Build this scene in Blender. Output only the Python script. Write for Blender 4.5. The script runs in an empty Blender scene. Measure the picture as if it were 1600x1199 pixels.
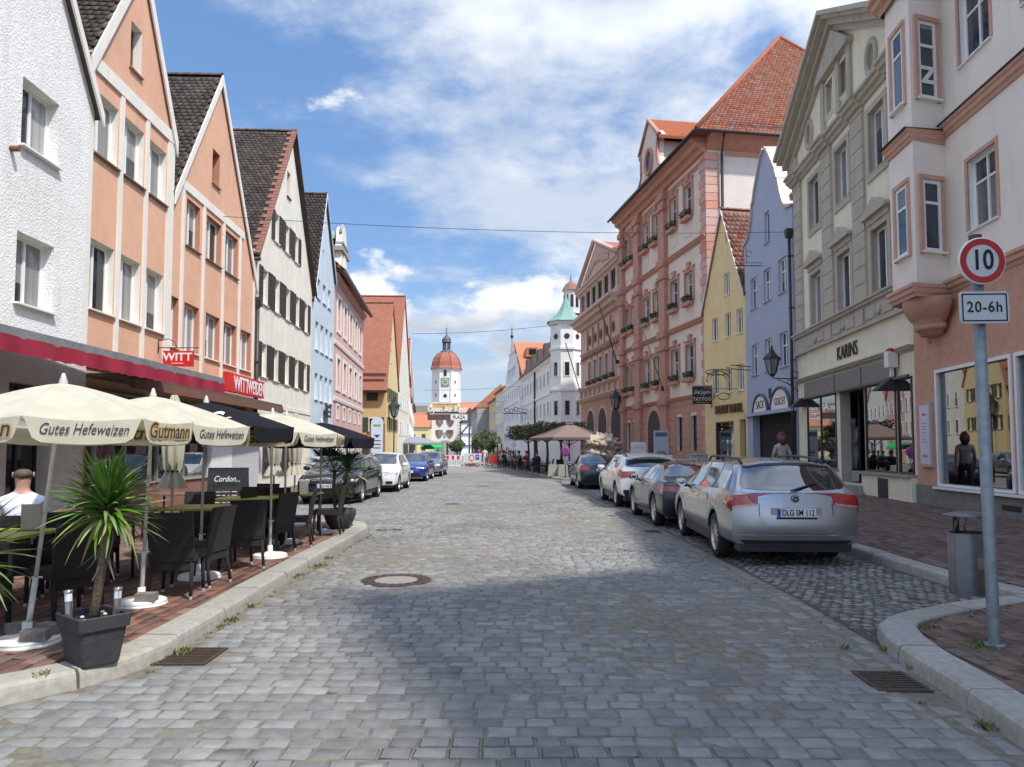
import bpy, bmesh, math, random
import numpy as np
from mathutils import Vector, Matrix, noise

random.seed(7)
rng = np.random.default_rng(7)
SC = bpy.context.scene
SKYOFF = (4.37, 12.9, 0.4)
COL = SC.collection
R = math.radians

# ------------------------------------------------------------------ camera
cd = bpy.data.cameras.new('camera')
cam = bpy.data.objects.new('camera', cd)
COL.objects.link(cam)
cam.location = (0, 0, 1.6)
cam.rotation_euler = (R(90 + 3.3), 0, 0)
cd.sensor_fit = 'HORIZONTAL'
cd.sensor_width = 36.0
cd.lens = 36.0 * 1140 / 1600
cd.shift_y = 0.0231
cd.clip_start = 0.05
cd.clip_end = 3000
SC.camera = cam

# ------------------------------------------------------------------ light
SUN_EL, SUN_AZ = R(56), math.atan2(0.73, -0.68)      # azimuth measured from +Y towards +X
sd = bpy.data.lights.new('sun', 'SUN')
sd.energy = 2.0
sd.angle = R(2.0)
sd.color = (1.0, 0.955, 0.89)
sun = bpy.data.objects.new('sun', sd)
COL.objects.link(sun)
sv = Vector((math.sin(SUN_AZ) * math.cos(SUN_EL), math.cos(SUN_AZ) * math.cos(SUN_EL), math.sin(SUN_EL)))
sun.rotation_euler = sv.to_track_quat('Z', 'Y').to_euler()
sun.location = (30, -30, 60)

SC.view_settings.view_transform = 'Standard'
SC.view_settings.look = 'None'
SC.view_settings.gamma = 1.0
SC.view_settings.exposure = 1.27
SC.view_settings.use_curve_mapping = False
SC.render.film_transparent = False
try:
  SC.cycles.max_bounces = 8
  SC.cycles.diffuse_bounces = 5
  SC.cycles.glossy_bounces = 3
  SC.cycles.transmission_bounces = 4
  SC.cycles.transparent_max_bounces = 8
  SC.cycles.use_denoising = True
  SC.cycles.caustics_reflective = False
  SC.cycles.caustics_refractive = False
except Exception:
  pass

class NT:
  """small node-tree helper"""
  def __init__(s, tree):
    s.t = tree; s.n = tree.nodes; s.l = tree.links
  def node(s, typ, **kw):
    n = s.n.new(typ)
    for k, v in kw.items():
      setattr(n, k, v)
    return n
  def link(s, a, b): s.l.new(a, b)
  def put(s, sock, v):
    if isinstance(v, (int, float)): sock.default_value = v
    elif isinstance(v, tuple): sock.default_value = v
    else: s.l.new(v, sock)
  def math(s, op, a, b=0.0, c=None, clamp=False):
    n = s.node('ShaderNodeMath', operation=op); n.use_clamp = clamp
    s.put(n.inputs[0], a); s.put(n.inputs[1], b)
    if c is not None: s.put(n.inputs[2], c)
    return n.outputs[0]
  def vmath(s, op, a, b=(0., 0., 0.)):
    n = s.node('ShaderNodeVectorMath', operation=op)
    s.put(n.inputs[0], a); s.put(n.inputs[1], b)
    return n.outputs[0]
  def mix(s, f, a, b, mode='MIX'):
    n = s.node('ShaderNodeMix', data_type='RGBA', blend_type=mode)
    s.put(n.inputs[0], f)
    s.put(n.inputs[6], a if not (isinstance(a, tuple) and len(a) == 3) else (*a, 1.))
    s.put(n.inputs[7], b if not (isinstance(b, tuple) and len(b) == 3) else (*b, 1.))
    return n.outputs[2]
  def noise(s, vec, scale, detail=4., rough=.55, dist=0.):
    n = s.node('ShaderNodeTexNoise')
    s.put(n.inputs['Vector'], vec); n.inputs['Scale'].default_value = scale
    n.inputs['Detail'].default_value = detail; n.inputs['Roughness'].default_value = rough
    n.inputs['Distortion'].default_value = dist
    return n.outputs[0]
  def ramp(s, f, lo, hi, a=0., b=1., smooth=True):
    n = s.node('ShaderNodeMapRange'); n.interpolation_type = 'SMOOTHSTEP' if smooth else 'LINEAR'
    s.put(n.inputs[0], f); s.put(n.inputs[1], lo); s.put(n.inputs[2], hi)
    n.inputs[3].default_value = a; n.inputs[4].default_value = b
    return n.outputs[0]

# ------------------------------------------------------------------ world: Nishita sky with procedural clouds
w = bpy.data.worlds.new('World'); SC.world = w; w.use_nodes = True
T = NT(w.node_tree)
for n in list(T.n): T.n.remove(n)
out = T.node('ShaderNodeOutputWorld'); bg = T.node('ShaderNodeBackground')
sky = T.node('ShaderNodeTexSky', sky_type='NISHITA')
sky.sun_disc = False; sky.sun_elevation = SUN_EL; sky.sun_rotation = SUN_AZ
sky.air_density = 1.2; sky.dust_density = 0.6; sky.ozone_density = 2.2; sky.altitude = 400
tc = T.node('ShaderNodeTexCoord')
d = T.vmath('NORMALIZE', tc.outputs['Generated'])
sep = T.node('ShaderNodeSeparateXYZ'); T.link(d, sep.inputs[0])
z = T.math('MAXIMUM', sep.outputs[2], 0.0)
den = T.math('ADD', z, 0.16)
cx = T.math('DIVIDE', sep.outputs[0], den); cy = T.math('DIVIDE', sep.outputs[1], den)
cmb = T.node('ShaderNodeCombineXYZ'); T.link(cx, cmb.inputs[0]); T.link(cy, cmb.inputs[1])
p = T.vmath('ADD', cmb.outputs[0], SKYOFF)
big = T.noise(p, 1.05, 3., .5, .2)
mid = T.noise(p, 3.1, 9., .58, .15)
fine = T.noise(p, 9.0, 6., .6, .1)
dens = T.math('ADD', T.math('ADD', T.math('MULTIPLY', big, .62), T.math('MULTIPLY', mid, .40)), T.math('MULTIPLY', fine, .10))
veil = T.ramp(dens, .51, .68, .03, .9)
core = T.ramp(dens, .60, .72)
# cumulus bank low above the horizon
az = T.math('ARCTAN2', sep.outputs[0], sep.outputs[1])
el = T.math('ARCSINE', sep.outputs[2])
cmb2 = T.node('ShaderNodeCombineXYZ'); T.link(az, cmb2.inputs[0]); T.link(T.math('MULTIPLY', el, 2.0), cmb2.inputs[1])
cmb2.inputs[2].default_value = 3.7
cu = T.noise(cmb2.outputs[0], 6.5, 9., .56, .1)
cu_lo = T.noise(cmb2.outputs[0], 2.0, 2., .5)
band = T.math('MULTIPLY', T.ramp(el, .11, .17), T.ramp(el, .30, .19))
cuv = T.math('ADD', T.math('ADD', T.math('MULTIPLY', cu, .8), T.math('MULTIPLY', cu_lo, .35)), T.math('MULTIPLY', band, .19))
cum = T.ramp(cuv, .68, .76, 0., .96)
low = T.math('MULTIPLY', T.ramp(el, .21, .08), .75)
cloudw = T.ramp(T.math('ADD', T.math('MULTIPLY', cu, .5), T.math('MULTIPLY', T.ramp(el, .12, .22), .3)), .36, .56)
ccol = T.mix(cloudw, (2.3, 2.5, 2.85, 1.), (4.2, 4.25, 4.3, 1.))
skyc = T.mix(.62, sky.outputs[0], (.26, .85, 2.15, 1.))
grey = T.noise(T.vmath('ADD', p, (.15, .25, .0)), 2.2, 4., .55)
vcol = T.mix(T.ramp(grey, .42, .62), (2.75, 3.05, 3.55, 1.), (4.1, 4.25, 4.4, 1.))
c1 = T.mix(veil, skyc, vcol)
c2 = T.mix(low, c1, (2.15, 2.6, 3.2, 1.))
c3 = T.mix(cum, c2, ccol)
# forward scatter towards the sun, out of frame, boosted to lift the shade
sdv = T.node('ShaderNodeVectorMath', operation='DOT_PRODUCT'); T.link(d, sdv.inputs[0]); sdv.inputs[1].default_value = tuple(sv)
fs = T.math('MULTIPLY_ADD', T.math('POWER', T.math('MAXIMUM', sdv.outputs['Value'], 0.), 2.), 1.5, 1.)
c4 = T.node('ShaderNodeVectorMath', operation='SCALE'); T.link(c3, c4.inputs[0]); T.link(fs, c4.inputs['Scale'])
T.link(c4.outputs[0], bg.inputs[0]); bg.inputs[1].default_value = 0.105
T.link(bg.outputs[0], out.inputs[0])

# ------------------------------------------------------------------ materials
MATS = {}
def mat(name, c1, c2=None, scale=6., rough=.8, bump=0., bscale=60., island=0., metal=0., spec=.5,
    coat=0., macro=0., streak=0., scol=(.25, .23, .2), stretch=(1, 1, 1), rnd=0., emit=None, alpha=None, detail=5.):
  """procedural plaster / stone / paint: two tones by noise, per-piece variation, relief, streaks of dirt"""
  if name in MATS: return MATS[name]
  m = bpy.data.materials.new(name); m.use_nodes = True
  t = NT(m.node_tree); b = m.node_tree.nodes['Principled BSDF']
  c2 = c2 or tuple(x * .86 for x in c1)
  geo = t.node('ShaderNodeNewGeometry')
  pos = t.vmath('MULTIPLY', geo.outputs['Position'], tuple(float(x) for x in stretch))
  n = t.noise(pos, scale, detail, .6)
  col = t.mix(t.ramp(n, .32, .68), c1, c2)
  if macro:
    mn = t.ramp(t.noise(geo.outputs['Position'], .55, 4., .6), .3, .7, 1 - macro, 1 + macro * .7)
    col = t.mix(1., col, t.mix(mn, (0, 0, 0), (1, 1, 1)), 'MULTIPLY')
  if streak:
    sp = t.vmath('MULTIPLY', geo.outputs['Position'], (2.2, 2.2, .22))
    sn = t.ramp(t.noise(sp, 1.6, 5., .6), .50, .78, 0., streak)
    col = t.mix(sn, col, scol)
  if island or rnd:
    oi = t.node('ShaderNodeObjectInfo')
    r = t.math('FRACT', t.math('ADD', geo.outputs['Random Per Island'], oi.outputs['Random']))
    f = t.math('MULTIPLY_ADD', r, 2 * (island or rnd), 1 - (island or rnd))
    hs = t.node('ShaderNodeHueSaturation')
    t.link(f, hs.inputs['Value']); t.link(col, hs.inputs['Color'])
    hs.inputs['Saturation'].default_value = 1.0
    r2 = t.math('FRACT', t.math('MULTIPLY', r, 17.3))
    t.link(t.math('MULTIPLY_ADD', r2, .5, .78), hs.inputs['Saturation'])
    col = hs.outputs[0]
  t.link(col, b.inputs['Base Color'])
  b.inputs['Roughness'].default_value = rough
  b.inputs['Metallic'].default_value = metal
  b.inputs['Specular IOR Level'].default_value = spec
  if coat:
    b.inputs['Coat Weight'].default_value = coat; b.inputs['Coat Roughness'].default_value = .03
  if bump:
    bn = t.node('ShaderNodeBump'); bn.inputs['Strength'].default_value = min(1., bump)
    bn.inputs['Distance'].default_value = .02 * max(1., bump)
    t.link(t.noise(geo.outputs['Position'], bscale, 4., .6), bn.inputs['Height'])
    t.link(bn.outputs[0], b.inputs['Normal'])
  if emit:
    b.inputs['Emission Color'].default_value = (*c1, 1.); b.inputs['Emission Strength'].default_value = emit
  if alpha is not None: b.inputs['Alpha'].default_value = alpha
  MATS[name] = m
  return m

def glass_mat(name, dark, light, curtain=.5, refl=1.0, thr=.5):
  """window pane: a dark room or a pale curtain seen through a glossy pane"""
  if name in MATS: return MATS[name]
  m = bpy.data.materials.new(name); m.use_nodes = True
  t = NT(m.node_tree); b = m.node_tree.nodes['Principled BSDF']
  geo = t.node('ShaderNodeNewGeometry'); oi = t.node('ShaderNodeObjectInfo')
  pos = t.vmath('MULTIPLY', geo.outputs['Position'], (14., 14., .25))
  folds = t.ramp(t.noise(pos, 1.2, 3., .6), .35, .65, .7, 1.)
  cur = t.mix(folds, (0., 0., 0.), light)
  on = t.math('MULTIPLY', t.math('GREATER_THAN', oi.outputs['Random'], thr), curtain)
  room = t.ramp(t.noise(geo.outputs['Position'], 1.1, 3.), .4, .7, .5, 1.6)
  gz = t.node('ShaderNodeSeparateXYZ'); tcn = t.node('ShaderNodeTexCoord'); t.link(tcn.outputs['Generated'], gz.inputs[0])
  r2 = t.math('FRACT', t.math('MULTIPLY', oi.outputs['Random'], 7.7)); r3 = t.math('FRACT', t.math('MULTIPLY', oi.outputs['Random'], 31.1))
  blind = t.math('MULTIPLY', t.math('LESS_THAN', r2, .35), t.math('LESS_THAN', gz.outputs[2], t.math('MULTIPLY', r3, .9)))
  on = t.math('MULTIPLY', on, t.math('SUBTRACT', 1., blind))
  cur = t.mix(r3, t.mix(.65, (0, 0, 0), cur), cur)
  dk = t.mix(1., dark, t.mix(room, (0, 0, 0), (1., 1., 1.)), 'MULTIPLY')
  t.link(t.mix(on, dk, cur), b.inputs['Base Color'])
  b.inputs['Roughness'].default_value = .04
  b.inputs['IOR'].default_value = 1.52
  b.inputs['Specular IOR Level'].default_value = min(1., .5 * refl)
  bn = t.node('ShaderNodeBump'); bn.inputs['Strength'].default_value = .03; bn.inputs['Distance'].default_value = .02
  t.link(t.noise(geo.outputs['Position'], 1.3, 1.), bn.inputs['Height']); t.link(bn.outputs[0], b.inputs['Normal'])
  MATS[name] = m
  return m

def clear_glass(name, tint=(.9, .95, .95), refl=.22):
  if name in MATS: return MATS[name]
  m = bpy.data.materials.new(name); m.use_nodes = True
  t = NT(m.node_tree)
  for n in list(t.n): t.n.remove(n)
  o = t.node('ShaderNodeOutputMaterial'); tr = t.node('ShaderNodeBsdfTransparent'); gl = t.node('ShaderNodeBsdfGlossy')
  tr.inputs[0].default_value = (*tint, 1.); gl.inputs['Roughness'].default_value = .015
  fr = t.node('ShaderNodeFresnel'); fr.inputs[0].default_value = 1.5
  f = t.math('ADD', t.math('MULTIPLY', fr.outputs[0], 1.5), refl, clamp=True)
  mx = t.node('ShaderNodeMixShader'); t.link(f, mx.inputs[0]); t.link(tr.outputs[0], mx.inputs[1]); t.link(gl.outputs[0], mx.inputs[2])
  t.link(mx.outputs[0], o.inputs[0])
  MATS[name] = m
  return m

# ------------------------------------------------------------------ mesh builder and object helpers
class MB:
  def __init__(s): s.v = []; s.f = []; s.m = []; s.cur = 0; s.smooth = []; s.sm = False
  def face(s, pts):
    i = len(s.v); s.v += [tuple(p) for p in pts]; s.f.append(tuple(range(i, i + len(pts)))); s.m.append(s.cur); s.smooth.append(s.sm)
    return s
  def box(s, x0, x1, y0, y1, z0, z1):
    if x0 > x1: x0, x1 = x1, x0
    if y0 > y1: y0, y1 = y1, y0
    if z0 > z1: z0, z1 = z1, z0
    i = len(s.v)
    s.v += [(x0, y0, z0), (x1, y0, z0), (x1, y1, z0), (x0, y1, z0), (x0, y0, z1), (x1, y0, z1), (x1, y1, z1), (x0, y1, z1)]
    for q in ((0, 3, 2, 1), (4, 5, 6, 7), (0, 1, 5, 4), (1, 2, 6, 5), (2, 3, 7, 6), (3, 0, 4, 7)):
      s.f.append(tuple(i + k for k in q)); s.m.append(s.cur); s.smooth.append(False)
    return s
  def prism(s, poly, a, b, axis='y'):
    """poly: 2D outline; extruded from a to b along axis ('y': poly is x,z ; 'z': x,y ; 'x': y,z)"""
    def P(u, w_, h):
      return (u, h, w_) if axis == 'y' else (u, w_, h) if axis == 'z' else (h, u, w_)
    n = len(poly); i = len(s.v)
    s.v += [P(u, q, a) for u, q in poly] + [P(u, q, b) for u, q in poly]
    s.f.append(tuple(i + k for k in range(n))); s.f.append(tuple(i + n + k for k in reversed(range(n))))
    s.m += [s.cur] * 2; s.smooth += [False, False]
    for k in range(n):
      k2 = (k + 1) % n
      s.f.append((i + k, i + n + k, i + n + k2, i + k2)); s.m.append(s.cur); s.smooth.append(s.sm)
    return s
  def tube(s, pts, r, n=8, cap=True):
    pts = [Vector(p) for p in pts]
    if not isinstance(r, (list, tuple)): r = [r] * len(pts)
    i = len(s.v); up = Vector((0, 0, 1))
    for k, p in enumerate(pts):
      d = (pts[min(k + 1, len(pts) - 1)] - pts[max(k - 1, 0)]).normalized()
      a = d.cross(up if abs(d.z) < .9 else Vector((1, 0, 0))).normalized(); b = d.cross(a).normalized()
      for j in range(n):
        t = 2 * math.pi * j / n
        q = p + (a * math.cos(t) + b * math.sin(t)) * r[k]
        s.v.append(tuple(q))
    for k in range(len(pts) - 1):
      for j in range(n):
        j2 = (j + 1) % n
        s.f.append((i + k * n + j, i + k * n + j2, i + (k + 1) * n + j2, i + (k + 1) * n + j)); s.m.append(s.cur); s.smooth.append(True)
    if cap:
      s.f.append(tuple(i + j for j in reversed(range(n)))); s.f.append(tuple(i + (len(pts) - 1) * n + j for j in range(n)))
      s.m += [s.cur] * 2; s.smooth += [False, False]
    return s
  def lathe(s, prof, n=24, c=(0, 0, 0), axis='z', smooth=True, arc=(0, 1)):
    """prof: list of (radius, height)"""
    i = len(s.v)
    full = arc == (0, 1); cnt = n if full else n + 1
    for r_, h in prof:
      for j in range(cnt):
        t = 2 * math.pi * (arc[0] + (arc[1] - arc[0]) * j / n)
        a, b = r_ * math.cos(t), r_ * math.sin(t)
        q = (a, b, h) if axis == 'z' else (a, h, b) if axis == 'y' else (h, a, b)
        s.v.append((c[0] + q[0], c[1] + q[1], c[2] + q[2]))
    for k in range(len(prof) - 1):
      for j in range(n):
        j2 = (j + 1) % cnt
        q = (i + k * cnt + j, i + k * cnt + j2, i + (k + 1) * cnt + j2, i + (k + 1) * cnt + j)
        s.f.append(q if axis != 'y' else q[::-1]); s.m.append(s.cur); s.smooth.append(smooth)
    return s
  def disc(s, c, r, n=24, axis='z', sx=1., sz=1.):
    pts = []
    for j in range(n):
      t = 2 * math.pi * j / n
      a, b = r * math.cos(t) * sx, r * math.sin(t) * sz
      q = (a, b, 0) if axis == 'z' else (a, 0, b) if axis == 'y' else (0, a, b)
      pts.append((c[0] + q[0], c[1] + q[1], c[2] + q[2]))
    return s.face(pts)
  def sphere(s, c, r, n=12, m=8, sc=(1, 1, 1), jit=0.):
    i = len(s.v)
    for a in range(m + 1):
      ph = math.pi * a / m
      for b in range(n):
        t = 2 * math.pi * b / n
        k = r * (1 + jit * (noise.noise(Vector((c[0] * 3 + math.cos(t) * 2, c[1] * 3 + math.sin(t) * 2, ph * 2 + c[2]))) ))
        s.v.append((c[0] + k * sc[0] * math.sin(ph) * math.cos(t), c[1] + k * sc[1] * math.sin(ph) * math.sin(t), c[2] + k * sc[2] * math.cos(ph)))
    for a in range(m):
      for b in range(n):
        b2 = (b + 1) % n
        s.f.append((i + a * n + b, i + (a + 1) * n + b, i + (a + 1) * n + b2, i + a * n + b2)); s.m.append(s.cur); s.smooth.append(True)
    return s
  def grid(s, P, smooth=True, flip=False, fm=None):
    """P[i][j] -> points"""
    i0 = len(s.v); nj = len(P[0])
    for row in P: s.v += [tuple(q) for q in row]
    for a in range(len(P) - 1):
      for b in range(nj - 1):
        q = (i0 + a * nj + b, i0 + a * nj + b + 1, i0 + (a + 1) * nj + b + 1, i0 + (a + 1) * nj + b)
        if fm is not None and fm(a, b) is None: continue
        s.f.append(q[::-1] if flip else q); s.m.append(s.cur if fm is None else fm(a, b)); s.smooth.append(smooth)
    return s
  def mesh(s, name, mats):
    me = bpy.data.meshes.new(name)
    me.from_pydata(s.v, [], s.f)
    for m in (mats if isinstance(mats, (list, tuple)) else [mats]): me.materials.append(m)
    me.polygons.foreach_set('material_index', s.m)
    me.polygons.foreach_set('use_smooth', s.smooth)
    me.update()
    return me
  def build(s, name, mats, parent=None, loc=(0, 0, 0), rot=(0, 0, 0), **props):
    return obj(name, s.mesh(name, mats), parent, loc, rot, **props)

def obj(name, me, parent=None, loc=(0, 0, 0), rot=(0, 0, 0), **props):
  o = bpy.data.objects.new(name, me); COL.objects.link(o)
  o.location = loc; o.rotation_euler = rot
  if parent is not None: o.parent = parent
  for k, v in props.items():
    if v is not None: o[k] = v
  return o

def thing(name, label, cat, loc=(0, 0, 0), rotz=0., group=None, rot=None):
  o = bpy.data.objects.new(name, None); COL.objects.link(o)
  o.location = loc; o.rotation_euler = rot or (0, 0, rotz)
  o.empty_display_size = .2
  o['label'] = label; o['category'] = cat
  if group: o['group'] = group
  return o

def tag(o, label, cat, group=None):
  o['label'] = label; o['category'] = cat
  if group: o['group'] = group
  return o

def dup(root, loc, rotz=None, label=None, group=None, scale=None):
  kids = {}
  for o in bpy.data.objects:
    if o.parent is not None: kids.setdefault(o.parent, []).append(o)
  def rec(o, par):
    c = o.copy(); COL.objects.link(c)
    if par is not None: c.parent = par
    for ch in kids.get(o, []): rec(ch, c)
    return c
  r = rec(root, None)
  r.location = loc
  if rotz is not None: r.rotation_euler = (root.rotation_euler.x, root.rotation_euler.y, rotz)
  if label: r['label'] = label
  if group: r['group'] = group
  if scale: r.scale = scale
  return r

def text(body, size, parent, loc, rot, m, name='lettering', ext=.004, shear=0., align='CENTER', sx=1., offset=0., space=1.):
  cu = bpy.data.curves.new(name, 'FONT'); cu.body = body; cu.size = size; cu.extrude = ext; cu.shear = shear
  cu.align_x = align; cu.align_y = 'CENTER'; cu.offset = offset; cu.space_character = space; cu.resolution_u = 3
  tmp = bpy.data.objects.new(name, cu); COL.objects.link(tmp)
  bpy.context.view_layer.update()
  me = bpy.data.meshes.new_from_object(tmp.evaluated_get(bpy.context.evaluated_depsgraph_get()))
  bpy.data.objects.remove(tmp)
  me.materials.clear(); me.materials.append(m)
  if sx != 1.:
    for v in me.vertices: v.co.x *= sx
  o = obj(name, me, parent, loc, rot)
  return o

def lerp(a, b, t): return a + (b - a) * t

def blocks(cx, cy, lx, ly, z, rot, h=.05, inset=.012, bz=None, tilt=None):
  """numpy paving stones: arrays -> mesh data (12 verts, 9 quads each)"""
  n = len(cx)
  sx = np.array([-1, 1, 1, -1], float); sy = np.array([-1, -1, 1, 1], float)
  V = np.zeros((n, 12, 3))
  for lev, (ins, dz) in enumerate(((0., -h), (0., -(bz or inset) * .6), (inset, 0.))):
    px = sx[None, :] * (lx / 2 - ins)[:, None]; py = sy[None, :] * (ly / 2 - ins)[:, None]
    c, s_ = np.cos(rot)[:, None], np.sin(rot)[:, None]
    V[:, lev * 4:lev * 4 + 4, 0] = cx[:, None] + px * c - py * s_
    V[:, lev * 4:lev * 4 + 4, 1] = cy[:, None] + px * s_ + py * c
    V[:, lev * 4:lev * 4 + 4, 2] = z[:, None] + dz
  if tilt is not None and lev == 2:
    V[:, 4:12, 2] += (np.tile(sx, 2)[None, :] * tilt[0][:, None] + np.tile(sy, 2)[None, :] * tilt[1][:, None])
  q = []
  for L in (0, 4):
    for k in range(4):
      k2 = (k + 1) % 4
      q.append((L + k, L + k2, L + 4 + k2, L + 4 + k))
  q.append((8, 9, 10, 11))
  q = np.array(q)
  F = (q[None] + (np.arange(n) * 12)[:, None, None]).reshape(-1, 4)
  return V, F

def np_mesh(name, V, F, m):
  me = bpy.data.meshes.new(name)
  V = V.reshape(-1, 3); k = F.shape[1]
  me.vertices.add(len(V)); me.vertices.foreach_set('co', V.ravel().astype(np.float32))
  me.loops.add(F.size); me.loops.foreach_set('vertex_index', F.ravel().astype(np.int32))
  me.polygons.add(len(F)); me.polygons.foreach_set('loop_start', (np.arange(len(F)) * k).astype(np.int32))
  me.polygons.foreach_set('loop_total', np.full(len(F), k, np.int32))
  me.materials.append(m); me.update(calc_edges=True); me.validate()
  return me

def paving(piece, rest, cx, cy, lx, ly, z, rot, m, parent, n_ind=300, h=.05, inset=.012, tilt=.0, slope=0.):
  """nearest n_ind stones as objects, the others as one mesh"""
  cx, cy, lx, ly, z, rot = [np.asarray(a, float) for a in (cx, cy, lx, ly, z, rot)]
  # visible stones only count as near when inside the view
  d = np.hypot(cx, cy) + np.where(np.abs(cx) > cy * .72 + .1, 1000, 0)
  o = np.argsort(d); ind, oth = o[:n_ind], o[n_ind:]
  tl = (rng.normal(0, tilt, len(cx)), rng.normal(0, tilt, len(cx)))
  if n_ind:
    protos = []
    for k in range(10):   # ten stone shapes shared by the individuals
      a = np.array([0.]); i = ind[k % len(ind)]
      V, F = blocks(a, a, np.array([1.]), np.array([1.]), a, a, h=h, inset=inset * 6, bz=inset, tilt=(a + rng.normal(0, tilt), a + rng.normal(0, tilt)))
      V = V + rng.normal(0, .012, V.shape) * np.array([1, 1, 0]) + rng.normal(0, .0008, V.shape) * np.array([0, 0, 1])
      protos.append(np_mesh(piece, V, F, m))
    for k, i in enumerate(ind):
      ob = bpy.data.objects.new(piece, protos[k % 10]); COL.objects.link(ob); ob.parent = parent
      ob.location = (cx[i], cy[i], z[i]); ob.rotation_euler = (0, -math.atan(slope), rot[i]); ob.scale = (lx[i], ly[i], 1)
  V, F = blocks(cx[oth], cy[oth], lx[oth], ly[oth], z[oth], rot[oth], h=h, inset=inset, tilt=(tl[0][oth], tl[1][oth]))
  V += rng.normal(0, .0035, V.shape) * np.array([1, 1, .3])
  if slope: V[:, :, 2] += slope * (V[:, :, 0] - cx[oth][:, None])
  ob = obj(rest, np_mesh(rest, V, F, m), parent, kind='stuff')
  return ob
# ================================================================== materials of the setting
M_sett = mat('granite_sett', (.205, .201, .190), (.262, .253, .230), scale=9, rough=.88, bump=.6, bscale=80, macro=.24, island=.19, spec=.3)
M_joint = mat('joint_sand', (.27, .24, .18), (.17, .155, .12), scale=14, rough=.95, bump=.9, bscale=120)
M_mosaic = mat('mosaic_sett', (.18, .175, .165), (.24, .23, .21), scale=12, rough=.85, bump=.5, bscale=80, island=.32)
M_jdark = mat('joint_dark', (.12, .105, .08), (.17, .15, .12), scale=10, rough=.95, bump=.6, bscale=90)
M_clinker = mat('clinker_red', (.21, .115, .085), (.155, .09, .07), scale=7, rough=.85, bump=.35, bscale=90, macro=.2, island=.26)
M_clinkb = mat('clinker_brown', (.165, .108, .085), (.13, .09, .072), scale=7, rough=.85, bump=.35, bscale=90, island=.28)
M_kerb = mat('kerb_granite', (.42, .40, .345), (.33, .315, .28), scale=16, rough=.85, bump=.5, bscale=160, macro=.18, island=.10, streak=.3, scol=(.2, .18, .14))
M_ground = mat('earth', (.16, .15, .13), (.2, .19, .16), scale=.3, rough=.95)
M_iron = mat('cast_iron', (.105, .065, .048), (.06, .045, .036), scale=20, rough=.6, bump=.3, metal=.4)
M_weed = mat('weed_green', (.09, .13, .03), (.16, .17, .05), scale=20, rough=.8, island=.4)

def brick_far(name, c1, c2, mortar, bw, bh, rough=.85):
  m = bpy.data.materials.new(name); m.use_nodes = True
  t = NT(m.node_tree); b = m.node_tree.nodes['Principled BSDF']
  geo = t.node('ShaderNodeNewGeometry')
  br = t.node('ShaderNodeTexBrick'); t.link(geo.outputs['Position'], br.inputs['Vector'])
  br.inputs['Scale'].default_value = 1.; br.inputs['Brick Width'].default_value = bw; br.inputs['Row Height'].default_value = bh
  br.inputs['Mortar Size'].default_value = .012; br.inputs['Color1'].default_value = (*c1, 1); br.inputs['Color2'].default_value = (*c2, 1)
  br.inputs['Mortar'].default_value = (*mortar, 1); br.inputs['Bias'].default_value = 0
  n = t.ramp(t.noise(geo.outputs['Position'], .9, 4.), .35, .65, .78, 1.15)
  t.link(t.mix(1., br.outputs[0], t.mix(n, (0, 0, 0), (1, 1, 1)), 'MULTIPLY'), b.inputs['Base Color'])
  b.inputs['Roughness'].default_value = rough
  return m
M_farroad = brick_far('far_setts', (.22, .222, .23), (.28, .275, .265), (.22, .2, .16), .2, .14)
M_farclink = brick_far('far_clinker', (.15, .085, .062), (.11, .068, .052), (.09, .08, .07), .22, .11)

MB().face([(-900, -300, -.07), (900, -300, -.07), (900, 1500, -.07), (-900, 1500, -.07)]).build('ground', M_ground, kind='structure')

# left kerb: outer edge (towards the road), from the near end to the far corner and on behind the parked cars
LK = [(-7.5, 3.35), (-5.2, 3.75), (-4.0, 4.18), (-3.45, 4.44), (-3.14, 4.72), (-2.9, 5.02), (-2.74, 5.3), (-2.66, 5.7), (-2.66, 6.5), (-2.7, 8.0), (-2.74, 10.1), (-2.75, 12.3), (-2.77, 14.0), (-2.84, 14.6), (-3.02, 15.05), (-3.4, 15.4), (-4.2, 15.62), (-6.7, 15.8)]
LK2 = [(-6.7, 15.8), (-6.75, 30.), (-6.9, 48.), (-7.3, 56.), (-8.6, 72.), (-12.5, 105.)]
RB = [(2.6, 1.6), (2.68, 2.8), (2.74, 4.0), (2.84, 4.8), (2.90, 5.5), (2.98, 5.95), (3.12, 6.35), (3.38, 6.67), (3.7, 6.88), (4.12, 7.14), (4.77, 7.45), (5.3, 7.6)]
RK = [(5.3, 7.6), (5.14, 8.4), (5.13, 9.9), (5.18, 11.), (5.15, 20.), (5.05, 36.2), (4.6, 37.0), (3.2, 37.4), (2.55, 37.9), (2.2, 39.2), (1.75, 43.), (.3, 55.), (-1.0, 62.), (-3.4, 80.)]

def resample(P, step):
  P = [Vector((*q, 0)) for q in P]; L = [0.]
  for a, b in zip(P, P[1:]): L.append(L[-1] + (b - a).length)
  n = max(1, round(L[-1] / step)); outp = []
  for k in range(n + 1):
    s_ = L[-1] * k / n
    i = max(j for j in range(len(L)) if L[j] <= s_ + 1e-6); i = min(i, len(P) - 2)
    outp.append(P[i].lerp(P[i + 1], (s_ - L[i]) / max(1e-6, L[i + 1] - L[i])))
  return outp

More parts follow.
